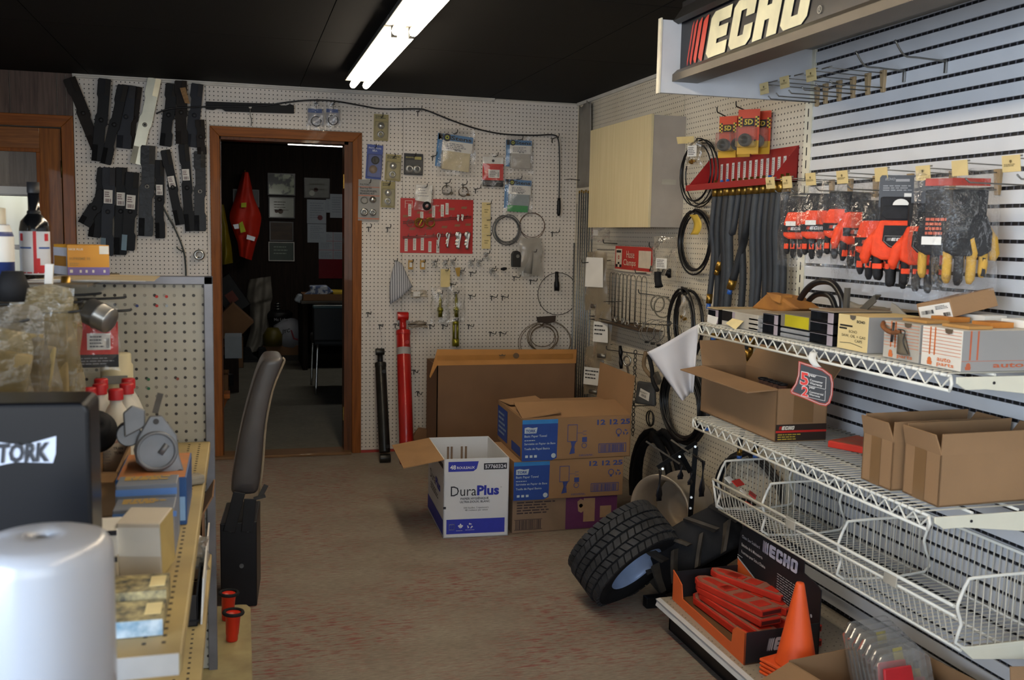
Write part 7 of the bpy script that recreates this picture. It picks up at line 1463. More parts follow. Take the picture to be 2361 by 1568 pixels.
# coils
coil('cable_coil', 'grey steel cable coil beside the cream tags', Bx(Z6, 1178, 1095, 1425, 1368), .03, 4, .0032, mat('cable_grey', '5c5e60', 0.4, 0.5, var=0.2), 'cable coils on the back wall', 3, .02, 'cable', .02, wall='B')
coil('cable_coil', 'thin brown cable ring right of the grey coil', Bx(Z6, 1408, 1080, 1632, 1308), .02, 2, .0019, mat('cable_brown', '5a4030', 0.5, 0.3, var=0.2), 'cable coils on the back wall', 4, .008, 'cable', .01, wall='B')
coil('cable_coil', 'brown cable coil hanging above the big carton', Bx(Z7, 1190, 555, 1415, 760), .03, 4, .0026, mat('cable_tan', '6a5844', 0.5, 0.3, var=0.2), 'cable coils on the back wall', 5, .03, 'cable', .02, wall='B')
coil('cable_coil', 'wide loose cable loop around the brown coil', Bx(Z7, 1122, 535, 1505, 850), .02, 2, .002, MATS['cable_tan'], 'cable coils on the back wall', 6, .02, 'cable', .02, wall='B')
o = MB().prism([HB(*Z7(1255, 515), .05), HB(*Z7(1390, 505), .05), HB(*Z7(1385, 545), .05), HB(*Z7(1340, 560), .05), HB(*Z7(1262, 550), .05)], (0, -.012, 0)).build('leather_strap', mat('strap_dark', '3a2c24', 0.7, var=0.3), None, .003); tag(o, 'dark strap holding the brown cable coil', 'strap')
coil('cable_loop', 'single dark cable loop with a black grip near the corner', Bx(Z7, 1265, 205, 1548, 512), .025, 1, .0024, m_dkwire, None, 8, .0, 'cable', .0, wall='B')
p = [HB(*Z7(1398, v), .035) for v in (200, 225, 262, 275, 300, 332)]; tag(MB().tube(p, [.011, .0125, .0125, .018, .0195, .018], 12).build('cable_grip', m_black), 'black stepped grip on the single cable loop', 'grip')
# black clevis, bag, striped cloth
c = HB(*Z7(1110, 110), .03); t = thing('clevis', 'black steel clevis bracket below the grey cable coil', 'bracket', c-V((0, 0, .06))); 
for dy in (0, .028): MB().prism([c+V((x, -dy, z)) for x, z in ((-.03, -.055), (.03, -.055), (.032, .02), (.024, .045), (.005, .055), (-.02, .05), (-.032, .03))], (0, -.008, 0)).build('plate', mat('clevis_black', '2a2826', 0.4, 0.4), t, .003)
MB().cyl(c+V((.005, -.036, .018)), c+V((.005, -.044, .018)), .012, n=16).build('pin', m_zinc, t); MB().bx(c.x-.03, c.x+.03, c.y-.028, c.y-.008, c.z-.055, c.z-.045).build('web', MATS['clevis_black'], t)
c = HB(*Z6(1510, 1300), .05); t = thing('parts_bag', 'milky plastic bag hanging right of the black clevis', 'bagged part', c-V((0, 0, .28)), None); bag(t, c, -PI/2, .175, .26, film('milky_film', 'b4aea4', 0.55, 0.25, 0.9, 16), .035, 81); MB().tube([c+V((-.02, 0, -.24)), c+V((.0, 0, -.12)), c+V((.01, 0, -.08))], [.03, .022, .01], 10).build('content', mat('content_grey', '86827c', 0.6), t); bhook(*Z6(1515, 1420), 'peg hook through the milky bag', .12, 'hooks behind filter bags')
m_str = nodes('striped_cloth')
def stripes():
    m, nt, N, L, P = m_str; tc = N.new('ShaderNodeTexCoord'); wv = N.new('ShaderNodeTexWave'); wv.wave_type = 'BANDS'; wv.bands_direction = 'X'; wv.inputs['Scale'].default_value = 22; wv.inputs['Distortion'].default_value = .6
    L.new(tc.outputs['Object'], wv.inputs[0]); cr = N.new('ShaderNodeValToRGB'); cr.color_ramp.elements[0].position = .12; cr.color_ramp.elements[1].position = .2; cr.color_ramp.elements[0].color = (*lin('3c3e48'), 1); cr.color_ramp.elements[1].color = (*lin('b4b6bc'), 1); L.new(wv.outputs[0], cr.inputs[0]); L.new(cr.outputs[0], P.inputs['Base Color']); P.inputs['Roughness'].default_value = .8; return m
T0, T1, T2, T3 = HB(*Z7(280, 118), .05), HB(*Z7(322, 145), .05), HB(*Z7(395, 305), .06), HB(*Z7(240, 428), .06)
def cf2(a, b):
    top = T0.lerp(T1, a); bot = T3.lerp(T2, a); p = top.lerp(bot, b); return p+V((0, -.022*math.sin(a*PI)*(.4+b), 0))+V((-.02*math.sin(b*PI)*(1-a), 0, 0))
o = MB().grid(cf2, 12, 10).build('striped_cloth', stripes(), None, solid=.002); tag(o, 'striped grey and white cloth folded on a hook over the red cylinder', 'cloth'); bhook(*Z7(275, 125), 'peg hook carrying the striped cloth', .1, 'hooks behind filter bags')
# small packs on the row under the red panel
for k, (x, y, kind) in enumerate(((382, 140, 'tan'), (465, 140, 'tan'), (548, 135, 'c'), (622, 132, 'c'), (672, 128, 'c'), (800, 132, 'c'), (855, 132, 'c'), (905, 80, 'c'), (945, 185, 'c'), (730, 200, 'c'))):
    c = HB(*Z7(x, y), .05); w, h = (.032, .06) if kind == 'tan' else (.034, .045)
    t = thing('small_pack', ['tan backed small pack leftmost under the red panel', 'tan backed small pack second under the red panel', 'first tiny clear pack under the red panel', 'second tiny clear pack under the red panel', 'third tiny clear pack under the red panel', 'tiny clear pack under the right half of the red panel', 'tiny clear pack paired under the cream tags', 'tiny clear pack highest beside the cream tags', 'tiny clear pack lowest right of the group', 'tiny clear pack behind the yellow tie'][k], 'small pack', c-V((0, 0, h)), 'small packs under the red panel')
    if kind == 'tan': MB().bx(c.x-w/2, c.x+w/2, c.y, c.y+.001, c.z-h*.7, c.z+h*.3).build('card', mat('tan_card', 'b08a48', 0.7), t); MB().bx(c.x-w*.25, c.x+w*.3, c.y-.006, c.y-.001, c.z-h*.45, c.z+h*.05).build('label', m_paper, t)
    else: bag(t, c+V((0, 0, h*.3)), -PI/2, w, h, film('tiny_film', 'c4c4c0', 0.4, 0.15, 0.8, 60), .012, 90+k); MB().cyl(c+V((0, 0, -h*.4)), c+V((.008, 0, -h*.1)), .005, n=8).build('bolt', m_zinc, t)
    bhook(*Z7(x-2, y-8), 'peg hook of the '+t['label'], .12, 'hooks of the small packs')
a, b = HB(*Z7(592, 182), .05), HB(*Z7(655, 308), .05); o = MB().bx(a.x, b.x, -.051, -.050, b.z, a.z).build('card_tag', m_cream); tag(o, 'single cream card tag on a hook under the small packs', 'tag'); bhook(*Z7(615, 190), 'peg hook of the single cream tag', .14, 'hooks of the cream tags')
o = MB().prism([HB(*Z7(690, 175), .06), HB(*Z7(728, 170), .06), HB(*Z7(722, 235), .06), HB(*Z7(705, 232), .06)], (0, -.002, 0)).build('yellow_tie', mat('tie_tan', 'a8863c', 0.7)); tag(o, 'small tan tie hanging among the tiny clear packs', 'tag')
c = HB(*Z7(1030, 182), .05); tag(MB().tube([c+V((-.02, 0, 0)), c, c+V((.02, 0, .005))], [.007, .012, .007], 8).build('rubber_bung', m_rubber), 'small black rubber bung left of the clevis', 'bung')
# brassy valves in bags
m_olive = mat('olive_brass', '8a8428', 0.35, 0.7, var=0.25, ns=20)
for k, (x, y0_, y1_, bagged) in enumerate(((588, 360, 515, True), (700, 355, 515, True), (695, 545, 718, False))):
    a, b = HB(*Z7(x, y0_), .07), HB(*Z7(x, y1_), .07); t = thing('hydraulic_valve', ['brassy valve in a clear bag, left of the pair', 'brassy valve in a clear bag, right of the pair', 'larger brassy valve without a bag below the pair'][k], 'valve', b, 'brassy valves'); w_ = .011 if k < 2 else .017
    if k < 2: MB().tube([a, a.lerp(b, .2), a.lerp(b, .22), a.lerp(b, .55), a.lerp(b, .57), b], [w_*.6, w_*.6, w_, w_*.8, w_*1.5, w_*1.3], 10).build('body', m_olive, t); MB().cyl(a.lerp(b, .6), a.lerp(b, .75), w_*1.9, n=6).build('hex', m_olive, t)
    else:
        for dx in (-.013, .013): MB().tube([a+V((dx, 0, 0)), b.lerp(a, .3)+V((dx, 0, 0))], .008, 8).build('side_tube', m_olive, t)
        MB().cyl(b.lerp(a, .3), b, .024, n=8).build('body', m_olive, t); MB().cyl(a+V((0, 0, .0)), a.lerp(b, .12), .021, n=10).build('neck', m_olive, t)
    if bagged: bag(t, a+V((0, 0, .05)), -PI/2, .13, .24, m_film, .04, 100+k)
    bhook(*Z7(x-10, y0_-12), 'peg hook carrying the '+t['label'], .13, 'hooks carrying the valves')
for k, (x0_, y0_, x1_, y1_) in enumerate(((378, 330, 500, 380), (365, 545, 500, 590))):
    a, b = HB(*Z7(x0_, y0_), .06), HB(*Z7(x1_, y1_), .06); t = thing('strip_bag', ['long clear strip bag with a white label beside the striped cloth', 'long brown strip bag at the top of the red cylinder'][k], 'bagged part', V((a.x, -.06, b.z)), None); bag(t, V(((a.x+b.x)/2, -.06, a.z)), -PI/2, b.x-a.x, a.z-b.z, film('strip_film%d' % k, ['b8ac98', '7c6a54'][k], 0.5, 0.2, 0.8, 40), .015, 110+k)
    if k == 0: MB().bx(a.x+.02, a.x+.065, -.072, -.071, b.z+.008, a.z-.006).build('label', m_paper, t)
    else: MB().cyl((a.x+.01, -.06, (a.z+b.z)/2), (b.x-.01, -.06, (a.z+b.z)/2), .004, n=8).build('pin', m_dkwire, t)
# ================================================================== LEFT GONDOLA AND ITS GOODS
GY = -3.57; GX = -2.306; SZ = 0.869; SZ2 = 0.544
m_gfr = mat('gondola_frame', '75757a', 0.4, 0.5, var=0.2, ns=9); m_shf = mat('shelf_cream', 'b39f6c', 0.5, var=0.12, ns=5, col2='94825a')
m_gpeg = peg('pegboard_gondola', 'XZ', 'aaa698', '2e2a28', r=0.16, stain='8a8474', stain_amt=0.5, keep=0.55, off=(0.3, 0.2))
m_spine = peg('pegboard_spine', 'YZ', '8c877a', '1e1c1a', r=0.15)
g = thing('gondola', 'beige gondola shelving with a framed pegboard end panel on the left', 'shelving', (-2.6, -4.3, 0))
MB().bx(-3.3, GX-0.02, GY, GY+0.008, 0.20, 1.31).build('end_pegboard', m_gpeg, g)
MB().bx(GX-0.024, GX, GY-0.012, GY+0.02, 0.19, 1.331).build('frame_post', m_gfr, g, 0.002); MB().bx(-3.3, GX, GY-0.012, GY+0.02, 1.308, 1.331).build('frame_rail', m_gfr, g, 0.002)
rnd = random.Random(4)
for k, (i, j) in enumerate(((-4, 1), (-5, 1), (-4, 2), (-5, 2), (-7, 2), (-6, 10), (-6, 11), (-3, 10))):
    c = V((GX-0.02+i*0.0254, GY-0.001, 1.30-j*0.0254)); MB().cyl(c, c-V((0, 0.002, 0)), 0.0042, n=8).build('hole_plug', [flat('b03028'), flat('b03028'), flat('9aa4ac'), flat('b03028'), flat('2c3a70'), flat('3a6a48'), flat('2c6a4a'), flat('8a4a38')][k], g)
MB().bx(-3.32, -3.30, -5.0, GY, 0.2, 1.31).build('spine_far', m_spine, g); MB().bx(-2.80, -2.785, -5.0, GY-0.013, 0.9, 1.31).build('spine_pegboard', m_spine, g)
for z, y1 in ((SZ, -5.01), (SZ2, -5.02)):
    MB().bx(-2.784, -2.318, y1, GY-0.014, z-0.028, z).build('shelf', m_shf, g, 0.003)
    q = MB()
    for r_ in (-2.345, -2.372):
        y = GY-0.05
        while y > y1+0.03: q.bx(r_-0.0028, r_+0.0028, y-0.0035, y+0.0035, z, z+0.0006); y -= 0.0254
    q.build('perforations', flat('3a3226'), g)['kind'] = 'stuff'
MB().bx(-2.784, -2.322, -5.013, -5.0095, SZ-0.03, SZ+0.001).build('shelf_end_lip', mat('lip_white', 'c8ccd0', 0.4), g)
MB().bx(-3.2, -2.55, -4.13, GY+0.03, 1.3315, 1.337).build('top_board', mat('top_board', '5a5244', 0.6), g)
m_rusty = mat('rusty_cream', 'b0a476', 0.6, var=0.1, ns=5, col2='6e5c40')
q = MB(); q.prism([(-3.0, -5.0, 0.17), (-2.213, -5.0, 0.17), (-2.209, -3.12, 0.17), (-2.222, -3.09, 0.17), (-2.245, -3.085, 0.17), (-3.0, -3.085, 0.17)], (0, 0, 0.028)); q.build('base_deck', m_rusty, g, 0.003); MB().bx(-3.0, -2.26, -5.0, -3.12, 0, 0.169).build('kick_plate', m_black, g)
# --- red nozzles on the base deck
m_noz = mat('nozzle_red', 'cc2a16', 0.35, var=0.06)
for k, (x, y) in enumerate(((-2.268, -3.385), (-2.283, -3.215))):
    c = V((x, y, 0.199)); t = thing('hose_nozzle', ['nearer red nozzle with a black rim on the base deck', 'farther red nozzle with a black rim half behind the gondola post'][k], 'nozzle', c, 'red nozzles on the base deck')
    MB().lathe([(0.0, 0), (0.016, 0), (0.018, 0.004), (0.018, 0.02), (0.0195, 0.022), (0.022, 0.075), (0.028, 0.088), (0.028, 0.092), (0.010, 0.082), (0.0, 0.080)], c, (0.06, 0, 1), 24).build('body', m_noz, t); MB().ring(c+V((0.0055, 0, 0.089)), (0.06, 0, 1), 0.028, 0.0058, 28, 8).build('rim', m_rubber, t)
# --- counter below the picture edge with the white roll
t = thing('counter', 'grey counter under the white roll at the lower left', 'counter', (-2.75, -5.5, 0)); MB().bx(-3.3, -2.40, -6.0, -5.06, 0.79, 0.82).build('counter_top', m_gfr, t, 0.004); MB().bx(-3.25, -2.45, -5.95, -5.1, 0, 0.79).build('counter_body', m_wall, t)
c = V((-2.466, -5.155, 0.8205)); t = thing('paper_roll', 'glossy white wrapped paper roll in the lower left foreground', 'paper roll', c)
m_wrap = mat('roll_white', 'a2a6ae', 0.3, var=0.03, ns=3, coat=0.25)
MB().lathe([(0.0, 0), (0.076, 0), (0.080, 0.006), (0.080, 0.245), (0.0785, 0.258), (0.073, 0.2675), (0.062, 0.2715), (0.03, 0.2745), (0.012, 0.2745), (0.0105, 0.270), (0.010, 0.25), (0.0, 0.25)], c, n=64).build('wrap', m_wrap, t); MB().lathe([(0.0118, 0.2735), (0.010, 0.268), (0.0, 0.262)], c, n=24).build('core_hole', flat('2c2c30'), t)
# --- black towel dispenser
y = -4.885; p = HY(205, 930, y); x1 = p.x; zt = p.z+0.001; t = thing('towel_dispenser', 'black TORK towel dispenser behind the white roll', 'dispenser', (x1-0.13, y, SZ))
q = MB(); rr = 0.014; pts = [(x1-0.28, SZ+0.0005), (x1, SZ+0.0005)]+[(x1-rr+rr*math.cos(a), zt-rr+rr*math.sin(a)) for a in (0, .4, .8, 1.2, PI/2)]+[(x1-0.28, zt+0.004)]
q.prism([V((a, y, b)) for a, b in pts], (0, 0.11, 0)); q.build('cover', mat('dispenser_black', '0e0f13', 0.3, var=0.1, spec=0.35), t, 0.006, seg=3)
f = Face((x1-0.28, y-0.0006, SZ), (0.28, 0, 0), (0, 0, zt-SZ), 0.0008); A, B = HY(-60, 1085, y), HY(130, 1005, y); R0 = lambda x: (x-(x1-0.28))/0.28; U0 = lambda z: (z-SZ)/(zt-SZ)
q = MB(); f.poly(q, [(R0(A.x), U0(A.z)), (R0(A.x)*.5+R0(B.x)*.5, U0(A.z)+.03), (R0(B.x)-.02, U0(A.z)+.02), (R0(B.x)-.005, U0(A.z)+.06), (R0(B.x), U0(B.z)), (R0(A.x)*.4+R0(B.x)*.6, U0(B.z)-.035), (R0(A.x), U0(B.z))]); q.build('badge', flat('b4bccc'), t)
q = MB(); f.text(q, 'TORK', R0(HY(-8, 1070, y).x), U0(HY(0, 1068, y).z), w=R0(HY(113, 1068, y).x)-R0(HY(-8, 1070, y).x), h=U0(HY(0, 1022, y).z)-U0(HY(0, 1068, y).z), bold=.04, shear=.1, k=3); q.build('brand', flat('1a1c24'), t)
# --- white bottles with red caps
m_btl = mat('bottle_white', 'c8c4b8', 0.35, var=0.05); m_cap = mat('bottle_cap', 'b01e22', 0.45)
for k, (u, v, y, lab) in enumerate(((198, 920, -4.02, 'nearest left white bottle with a red cap'), (205, 903, -3.93, 'white red capped bottle behind the nearest left one'), (230, 894, -3.90, 'white red capped bottle in the middle of the left file'), (233, 882, -3.80, 'rear white red capped bottle of the left file'), (267, 906, -4.0, 'front white bottle with a red cap and lettered label'), (292, 893, -3.91, 'second white red capped bottle of the right file'), (296, 881, -3.80, 'rear white red capped bottle of the right file'))):
    p = HY(u, v, y); c = V((p.x, p.y, SZ+0.0005)); h = p.z-SZ-0.012; t = thing('oil_bottle', lab, 'bottle', c, 'white bottles with red caps'); R0_ = 0.037 if k in (4, 5, 6) else 0.033
    MB().lathe([(0, 0), (R0_*.92, 0), (R0_, .006), (R0_, h*.60), (R0_*.93, h*.70), (R0_*.6, h*.86), (.0135, h*.94), (.0135, h)], c, n=24).build('body', m_btl, t); MB().lathe([(.0165, h-.004), (.0165, h+.018), (.015, h+.021), (0, h+.021)], c, n=20).build('cap', m_cap, t)
    if k in (4, 5):
        q = MB(); n = V((-0.1, -1, 0)).normalized(); r = V((-n.y, n.x, 0)); ff = Face(c+n*(R0_+.001)-r*.03+V((0, 0, h*.25)), r*.06, V((0, 0, h*.35)), .0005); ff.n = n
        ff.lines(q, .05, .5, 0, 1, 10, k, fill=.3); q.build('small_print', flat('8a8a88'), t); q = MB(); ff.text(q, 'Fuller', .48, .72, w=.4); q.build('red_print', flat('a83a40'), t); q = MB(); ff.text(q, 'TRAN', .5, .5, w=.35, bold=.02); ff.text(q, 'TUBE', .52, .34, w=.35, bold=.02); q.build('black_print', flat('3a3838'), t)
p = HY(270, 880, -3.70); c = V((p.x, -3.70, SZ+.0005)); t = thing('cream_can', 'cream can with warning triangles behind the red capped bottles', 'can', c); hh = HY(270, 815, -3.70).z-SZ
MB().lathe([(0, 0), (.04, 0), (.04, hh-.03), (.036, hh-.026), (.036, hh-.004), (.034, hh), (0, hh)], c, n=28).build('body', mat('can_cream', 'c0b694', 0.5), t)
q = MB()
for dx in (-.012, .018): o = c+V((dx, -.0405, hh*.55)); q.tube([o+V((-.01, 0, 0)), o+V((.01, 0, 0)), o+V((0, 0, .017))], .0012, 4, closed=True)
q.build('warning_marks', flat('4a4a48'), t); MB().bx(c.x-.03, c.x+.03, c.y-.0412, c.y-.0405, c.z+hh*.72, c.z+hh*.8).build('label_band', flat('7c7c78'), t)
# --- cardboard tray box, blue carton with the starter motor
N, L, R_ = V((-2.542, -4.30, SZ+.0005)), V((-2.545, -4.02, SZ+.0005)), V((-2.478, -4.305, SZ+.0005)); t = thing('open_carton', 'small open brown carton beside the black dispenser', 'box', N); open_box(t, N, R_-N, L-N, 0.095, m_card, [(1, .07, 40, .01), (3, .075, 25, .01), (0, .03, 120, 0)])
c = HY(222, 990, -4.17); o = MB().lathe([(.045, -.02), (.042, .0), (.025, .012), (.023, .03), (0.0, .03)], c, (0.3, -.8, .5), 28).build('rubber_boot', m_rubber, None, solid=.004); tag(o, 'dark rubber boot lying over the small open carton', 'boot')
bx0, bx1, by, bzt = -2.474, -2.341, -4.385, 0.967
t = thing('blue_carton', 'blue and silver carton under the metal starter motor', 'box', ((bx0+bx1)/2, -4.27, SZ)); b = MB().bx(bx0, bx1, by, -4.16, SZ+.0005, bzt).build('body', mat('carton_blue', '24508a', 0.35, var=0.08), t, .0015); f = Face((bx0, by, SZ), (bx1-bx0, 0, 0), (0, 0, bzt-SZ), .0006)
q = MB(); f.poly(q, [(0, .1), (.88, .1), (.88, .62), (.62, .62), (.55, .74), (0, .70)]); q.build('silver_panel', mat('silver_blue', '7a92b8', 0.3, 0.2), b); q = MB(); f.poly(q, [(0, .70), (.55, .74), (.55, .77), (0, .73)], 2); f.circ(q, .83, .86, .009, 2, r_in=.007); f.text(q, 'W', .79, .82, w=.06, bold=.04); f.rect(q, .9, .98, .1, .6, 2); q.build('light_print', flat('8ab0d8'), b)
MB().bx(bx0+.003, bx1-.003, by+.003, -4.163, bzt, bzt+.0006).build('worn_top', mat('top_orange', '9a7a58', 0.6, var=0.2, ns=14, col2='c8763c'), b)
c = HY(360, 1037, -4.30); al = mat('cast_aluminium', '74767a', 0.45, 0.4, var=0.15, ns=14); t = thing('starter_motor', 'cast metal starter motor lying on the blue carton', 'motor', c-V((0, 0, .07))); ax = V((0.12, -1, .12)).normalized()
x, y_ = frame(ax)
if x.x < 0: x, y_ = -x, -y_
if y_.z < 0: y_ = -y_
def SP(a, b, d=0): return c+x*a+y_*b+ax*d
out = [(-.036+.0, .0)]+[(.041*math.cos(a), .041*math.sin(a)) for a in [PI*.95+i*.22 for i in range(0, 13)]]
fl = [(-.012, .072), (.012, .072), (.04, .03), (.043, -.01), (.052, -.045), (.046, -.056), (.03, -.052), (.01, -.044), (-.02, -.040), (-.04, -.02), (-.044, .005), (-.036, .03)]
MB().prism([SP(a, b, .02) for a, b in fl], ax*.008).build('flange', al, t, .003); MB().lathe([(.041, .0), (.041, .032), (.034, .034), (.032, .01), (.012, .008), (.012, .026), (0, .026)], c, ax, 32).build('ring_housing', al, t); MB().lathe([(.030, .012), (.0, .012)], c+ax*.001, ax, 28).build('inner_face', flat('4a4a4c'), t)
for a, b in ((0, .060), (.044, -.046)): MB().cyl(SP(a, b, .027), SP(a, b, .0288), .006, n=10).build('bolt_hole', flat('3a3838'), t)
MB().cyl(SP(.02, .012, .03), SP(.006, -.006, .03), .006, n=10).build('pinion_arm', al, t); MB().cyl(c-ax*.09+y_*-.012, c+y_*-.012, .034, n=24).build('motor_can', mat('motor_grey', '6c6e70', 0.4, 0.5), t); MB().cyl(SP(-.052, .035, -.05), SP(-.052, .035, .01), .024, n=20).build('solenoid', m_black, t); MB().cyl(SP(-.052, .035, .01), SP(-.052, .035, .014), .022, n=20).build('solenoid_cap', al, t); MB().prism([SP(-.06, .03, .012), SP(-.02, .05, .012), SP(-.02, .085, .012), SP(-.045, .095, .012), SP(-.062, .08, .012)], ax*.008).build('bracket', al, t, .003); MB().bar(SP(.0, .075, -.01), SP(.012, .115, -.02), .012, .003, ax).build('cable_lug', m_dkwire, t)
o = MB().cbox((-2.345, -4.06, SZ+.012), .05, .035, .022, Matrix.Rotation(.5, 3, 'Z')).build('crumpled_scrap', mat('scrap_grey', '8a8478', 0.8), None, .006); tag(o, 'crumpled grey scrap on the shelf right of the blue carton', 'scrap')
# --- bulb cartons, white carton, speckled cartons
m_gb2 = mat('carton_bluegrey', '767c88', 0.5, var=0.06); m_gold = flat('b8964c')
for k, (y0, y1, z1) in enumerate(((-4.50, -4.43, .985), (-4.585, -4.51, .962))):
    t = thing('small_carton', ['rear grey blue carton with gold lettering on top', 'front grey blue carton with gold lettering on top'][k], 'box', (-2.40, y0, SZ), 'grey blue cartons with gold lettering'); b = MB().bx(-2.46+.004*k, -2.352, y0, y1, SZ+.0005, z1).build('body', m_gb2, t, .002)
    q = MB(); f = Face((-2.456+.004*k, y0, z1), (.098, 0, 0), (0, y1-y0, 0), .0006); f.lines(q, .08, .95, .45, .9, 3, k, fill=.8); q.build('gold_print', m_gold, b); q = MB(); Face((-2.46+.004*k, y0, SZ), (.108, 0, 0), (0, 0, z1-SZ), .0006).rect(q, .0, 1, .82, .93); q.build('blue_band', flat('5a84c8'), b)
t = thing('white_carton', 'tilted worn white carton in front of the grey blue cartons', 'box', (-2.38, -4.65, SZ)); M = Matrix.Rotation(-.22, 3, 'Z')@Matrix.Rotation(.10, 3, 'X'); b = MB().cbox((-2.394, -4.655, SZ+.054), .072, .075, .098, M).build('body', mat('carton_worn', 'c2b9aa', 0.7, var=0.07), t, .002)
cc = V((-2.394, -4.655, SZ+.054)); q = MB(); q.quad(*[cc+M@V(p_) for p_ in ((-.0355, -.0381, -.01), (.0355, -.0381, -.01), (.0355, -.0381, .042), (-.0355, -.0381, .042))]); q.build('white_label', m_paper, b); q = MB(); q.quad(*[cc+M@V(p_) for p_ in ((.0364, -.037, -.048), (.0364, .037, -.048), (.0364, .037, .048), (.0364, -.037, .048))]); q.build('yellow_side', mat('side_yellow', 'a8925a', 0.7), b)
for k in range(2): t = thing('small_carton', ['upper narrow white carton beside the worn white carton', 'lower narrow cream carton beside the worn white carton'][k], 'box', (-2.45, -4.69, SZ+.045*k), 'narrow cartons beside the white carton'); MB().bx(-2.474, -2.436, -4.70, -4.62, SZ+.0005+.046*(1-k), SZ+.045+.046*(1-k)).build('body', [m_paper, mat('cream_thin', 'b8ae98', 0.7)][k], t, .001); MB().bx(-2.474, -2.436, -4.7008, -4.7, SZ+.0005+.046*(1-k)+.036, SZ+.045+.046*(1-k)).build('dark_band', m_ink, t)
m_spk = mat('speckle_yellow', 'b8a878', 0.7, ns=55, col2='3a3c3a', sharp=False); m_spb = mat('marble_blue', 'c8d8e4', 0.5, ns=40, col2='4a80a0')
for k, (y0, y1) in enumerate(((-4.855, -4.775), (-4.94, -4.86))):
    t = thing('speckled_carton', ['rear speckled yellow carton with a pale label on the shelf', 'front speckled yellow carton with a marbled blue face'][k], 'box', (-2.38, y0, SZ), 'speckled cartons on the gondola shelf'); b = MB().bx(-2.45, -2.348, y0, y1, SZ+.0005, SZ+.026+.012*(1-k)).build('body', m_spk, t, .001); z = SZ+.026+.012*(1-k)
    MB().bx(-2.375, -2.352, y0+.02, y1-.015, z, z+.0007).build('label', m_cream, b)
    if k: MB().bx(-2.45, -2.348, y0-.0008, y0, SZ+.001, z-.001).build('marbled_face', m_spb, b)
# --- goods hanging on the gondola
p = HY(223, 788, -4.05); t = None
redbag('red and black carded part in a clear bag hanging on the gondola', p+V((0, 0, .01)), .098, .155, V((0.05, -1, 0)).normalized(), V((1, .05, 0)).normalized(), 131)
c = HY(228, 728, -4.12); ax = V((.75, -.35, -.35)).normalized(); t = thing('fuel_filter', 'round metal filter hanging over the red bag', 'filter', c-V((0, 0, .04))); MB().lathe([(0, -.03), (.026, -.03), (.029, -.026), (.029, -.002), (.031, 0), (.029, .002), (.029, .026), (.026, .03), (0, .03)], c, ax, 28).build('drum', mat('filter_tin', '9a9a98', 0.3, 0.8, var=0.08), t); MB().cyl(c-ax*.03, c-ax*.05, .011, n=12).build('stub', m_zinc, t)
for k, (u0, v0, u1, v1, y) in enumerate(((185, 735, 300, 712, -4.10), (130, 700, 190, 692, -4.2), (110, 722, 185, 714, -4.25), (5, 752, 66, 735, -4.45), (225, 672, 288, 683, -4.0), (190, 668, 232, 674, -3.95), (45, 905, 75, 932, -4.35))):
    b = HY(u1, v1, y); a = V((-2.785, y, b.z-.01)); t = thing('wire_hook', ['wire hook under the round metal filter', 'upper wire hook among the dusty bags', 'second wire hook among the dusty bags', 'nearest wire hook at the left picture edge', 'rear wire hook by the end pegboard', 'dark wire hook under the papers', 'low wire hook behind the dispenser'][k], 'hook', a, 'wire hooks on the gondola'); MB().tube(smooth_path([a, a.lerp(b, .6)+V((0, 0, -.004)), b+V((-.01, 0, -.004)), b], 4), .0032, 6).build('arm', m_dkwire, t); MB().cbox(a+V((.003, 0, -.006)), .006, .016, .03).build('plate', m_dkwire, t)
m_dag = [film('dusty_hang%d' % k, c_, .5, .3, 1.0, 30) for k, c_ in enumerate(('86754f', '9a8658', '6a5d46', '8c7e62'))]
for k, (u, v, y, w, h, lab) in enumerate(((95, 660, -4.25, .13, .25, 'dusty tan bag with a twisted neck hanging behind the others'), (130, 690, -4.15, .10, .235, 'dusty tan bag nearest the red carded part'), (30, 705, -4.45, .12, .24, 'pale dusty bag at the left picture edge'), (60, 745, -4.35, .12, .20, 'yellowed dusty bag in front of the tan bags'), (10, 760, -4.55, .09, .19, 'yellowed bag with a printed oval cut by the picture edge'))):
    c = HY(u, v, y); t = thing('dusty_bag', lab, 'bag', c-V((0, 0, h)), 'dusty bags hanging on the gondola'); bag(t, c, -PI/2+.1, w, h, m_dag[k % 4], .02, 140+k); MB().cbox(c+V((0, .004, -h*.55)), w*.7, .012, h*.7, Matrix.Rotation(.05*k, 3, 'Y')).build('content', mat('dusty_board%d' % (k % 2), ['a08a5c', 'b8a878'][k % 2], 0.8, var=0.2, ns=12, col2=['6a5c44', '8a7a54'][k % 2]), t, .004)
c = HY(118, 805, -4.12); t = thing('chrome_part', 'bright metal part hanging in a clear bag below the dusty bags', 'metal part', c-V((0, 0, .05))); MB().cyl(c+V((-.02, 0, 0)), c+V((.025, 0, .012)), .018, n=16).cyl(c+V((.0, 0, .0)), c+V((.006, 0, .055)), .007, n=10).build('body', m_chrome, t); bag(t, c+V((0, 0, .08)), -PI/2, .09, .16, m_film, .03, 150)
c = HY(150, 880, -4.0); t = thing('parts_bag', 'clear bag with a blue print hanging behind the dispenser', 'bag', c-V((0, 0, .1))); bag(t, c+V((0, 0, .06)), -PI/2, .065, .13, film('cool_film', 'b4b8bc', .5, .2, .7, 25), .03, 151); MB().cbox(c+V((0, -.01, .03)), .03, .003, .025).build('blue_print', flat('3a5a94'), t)
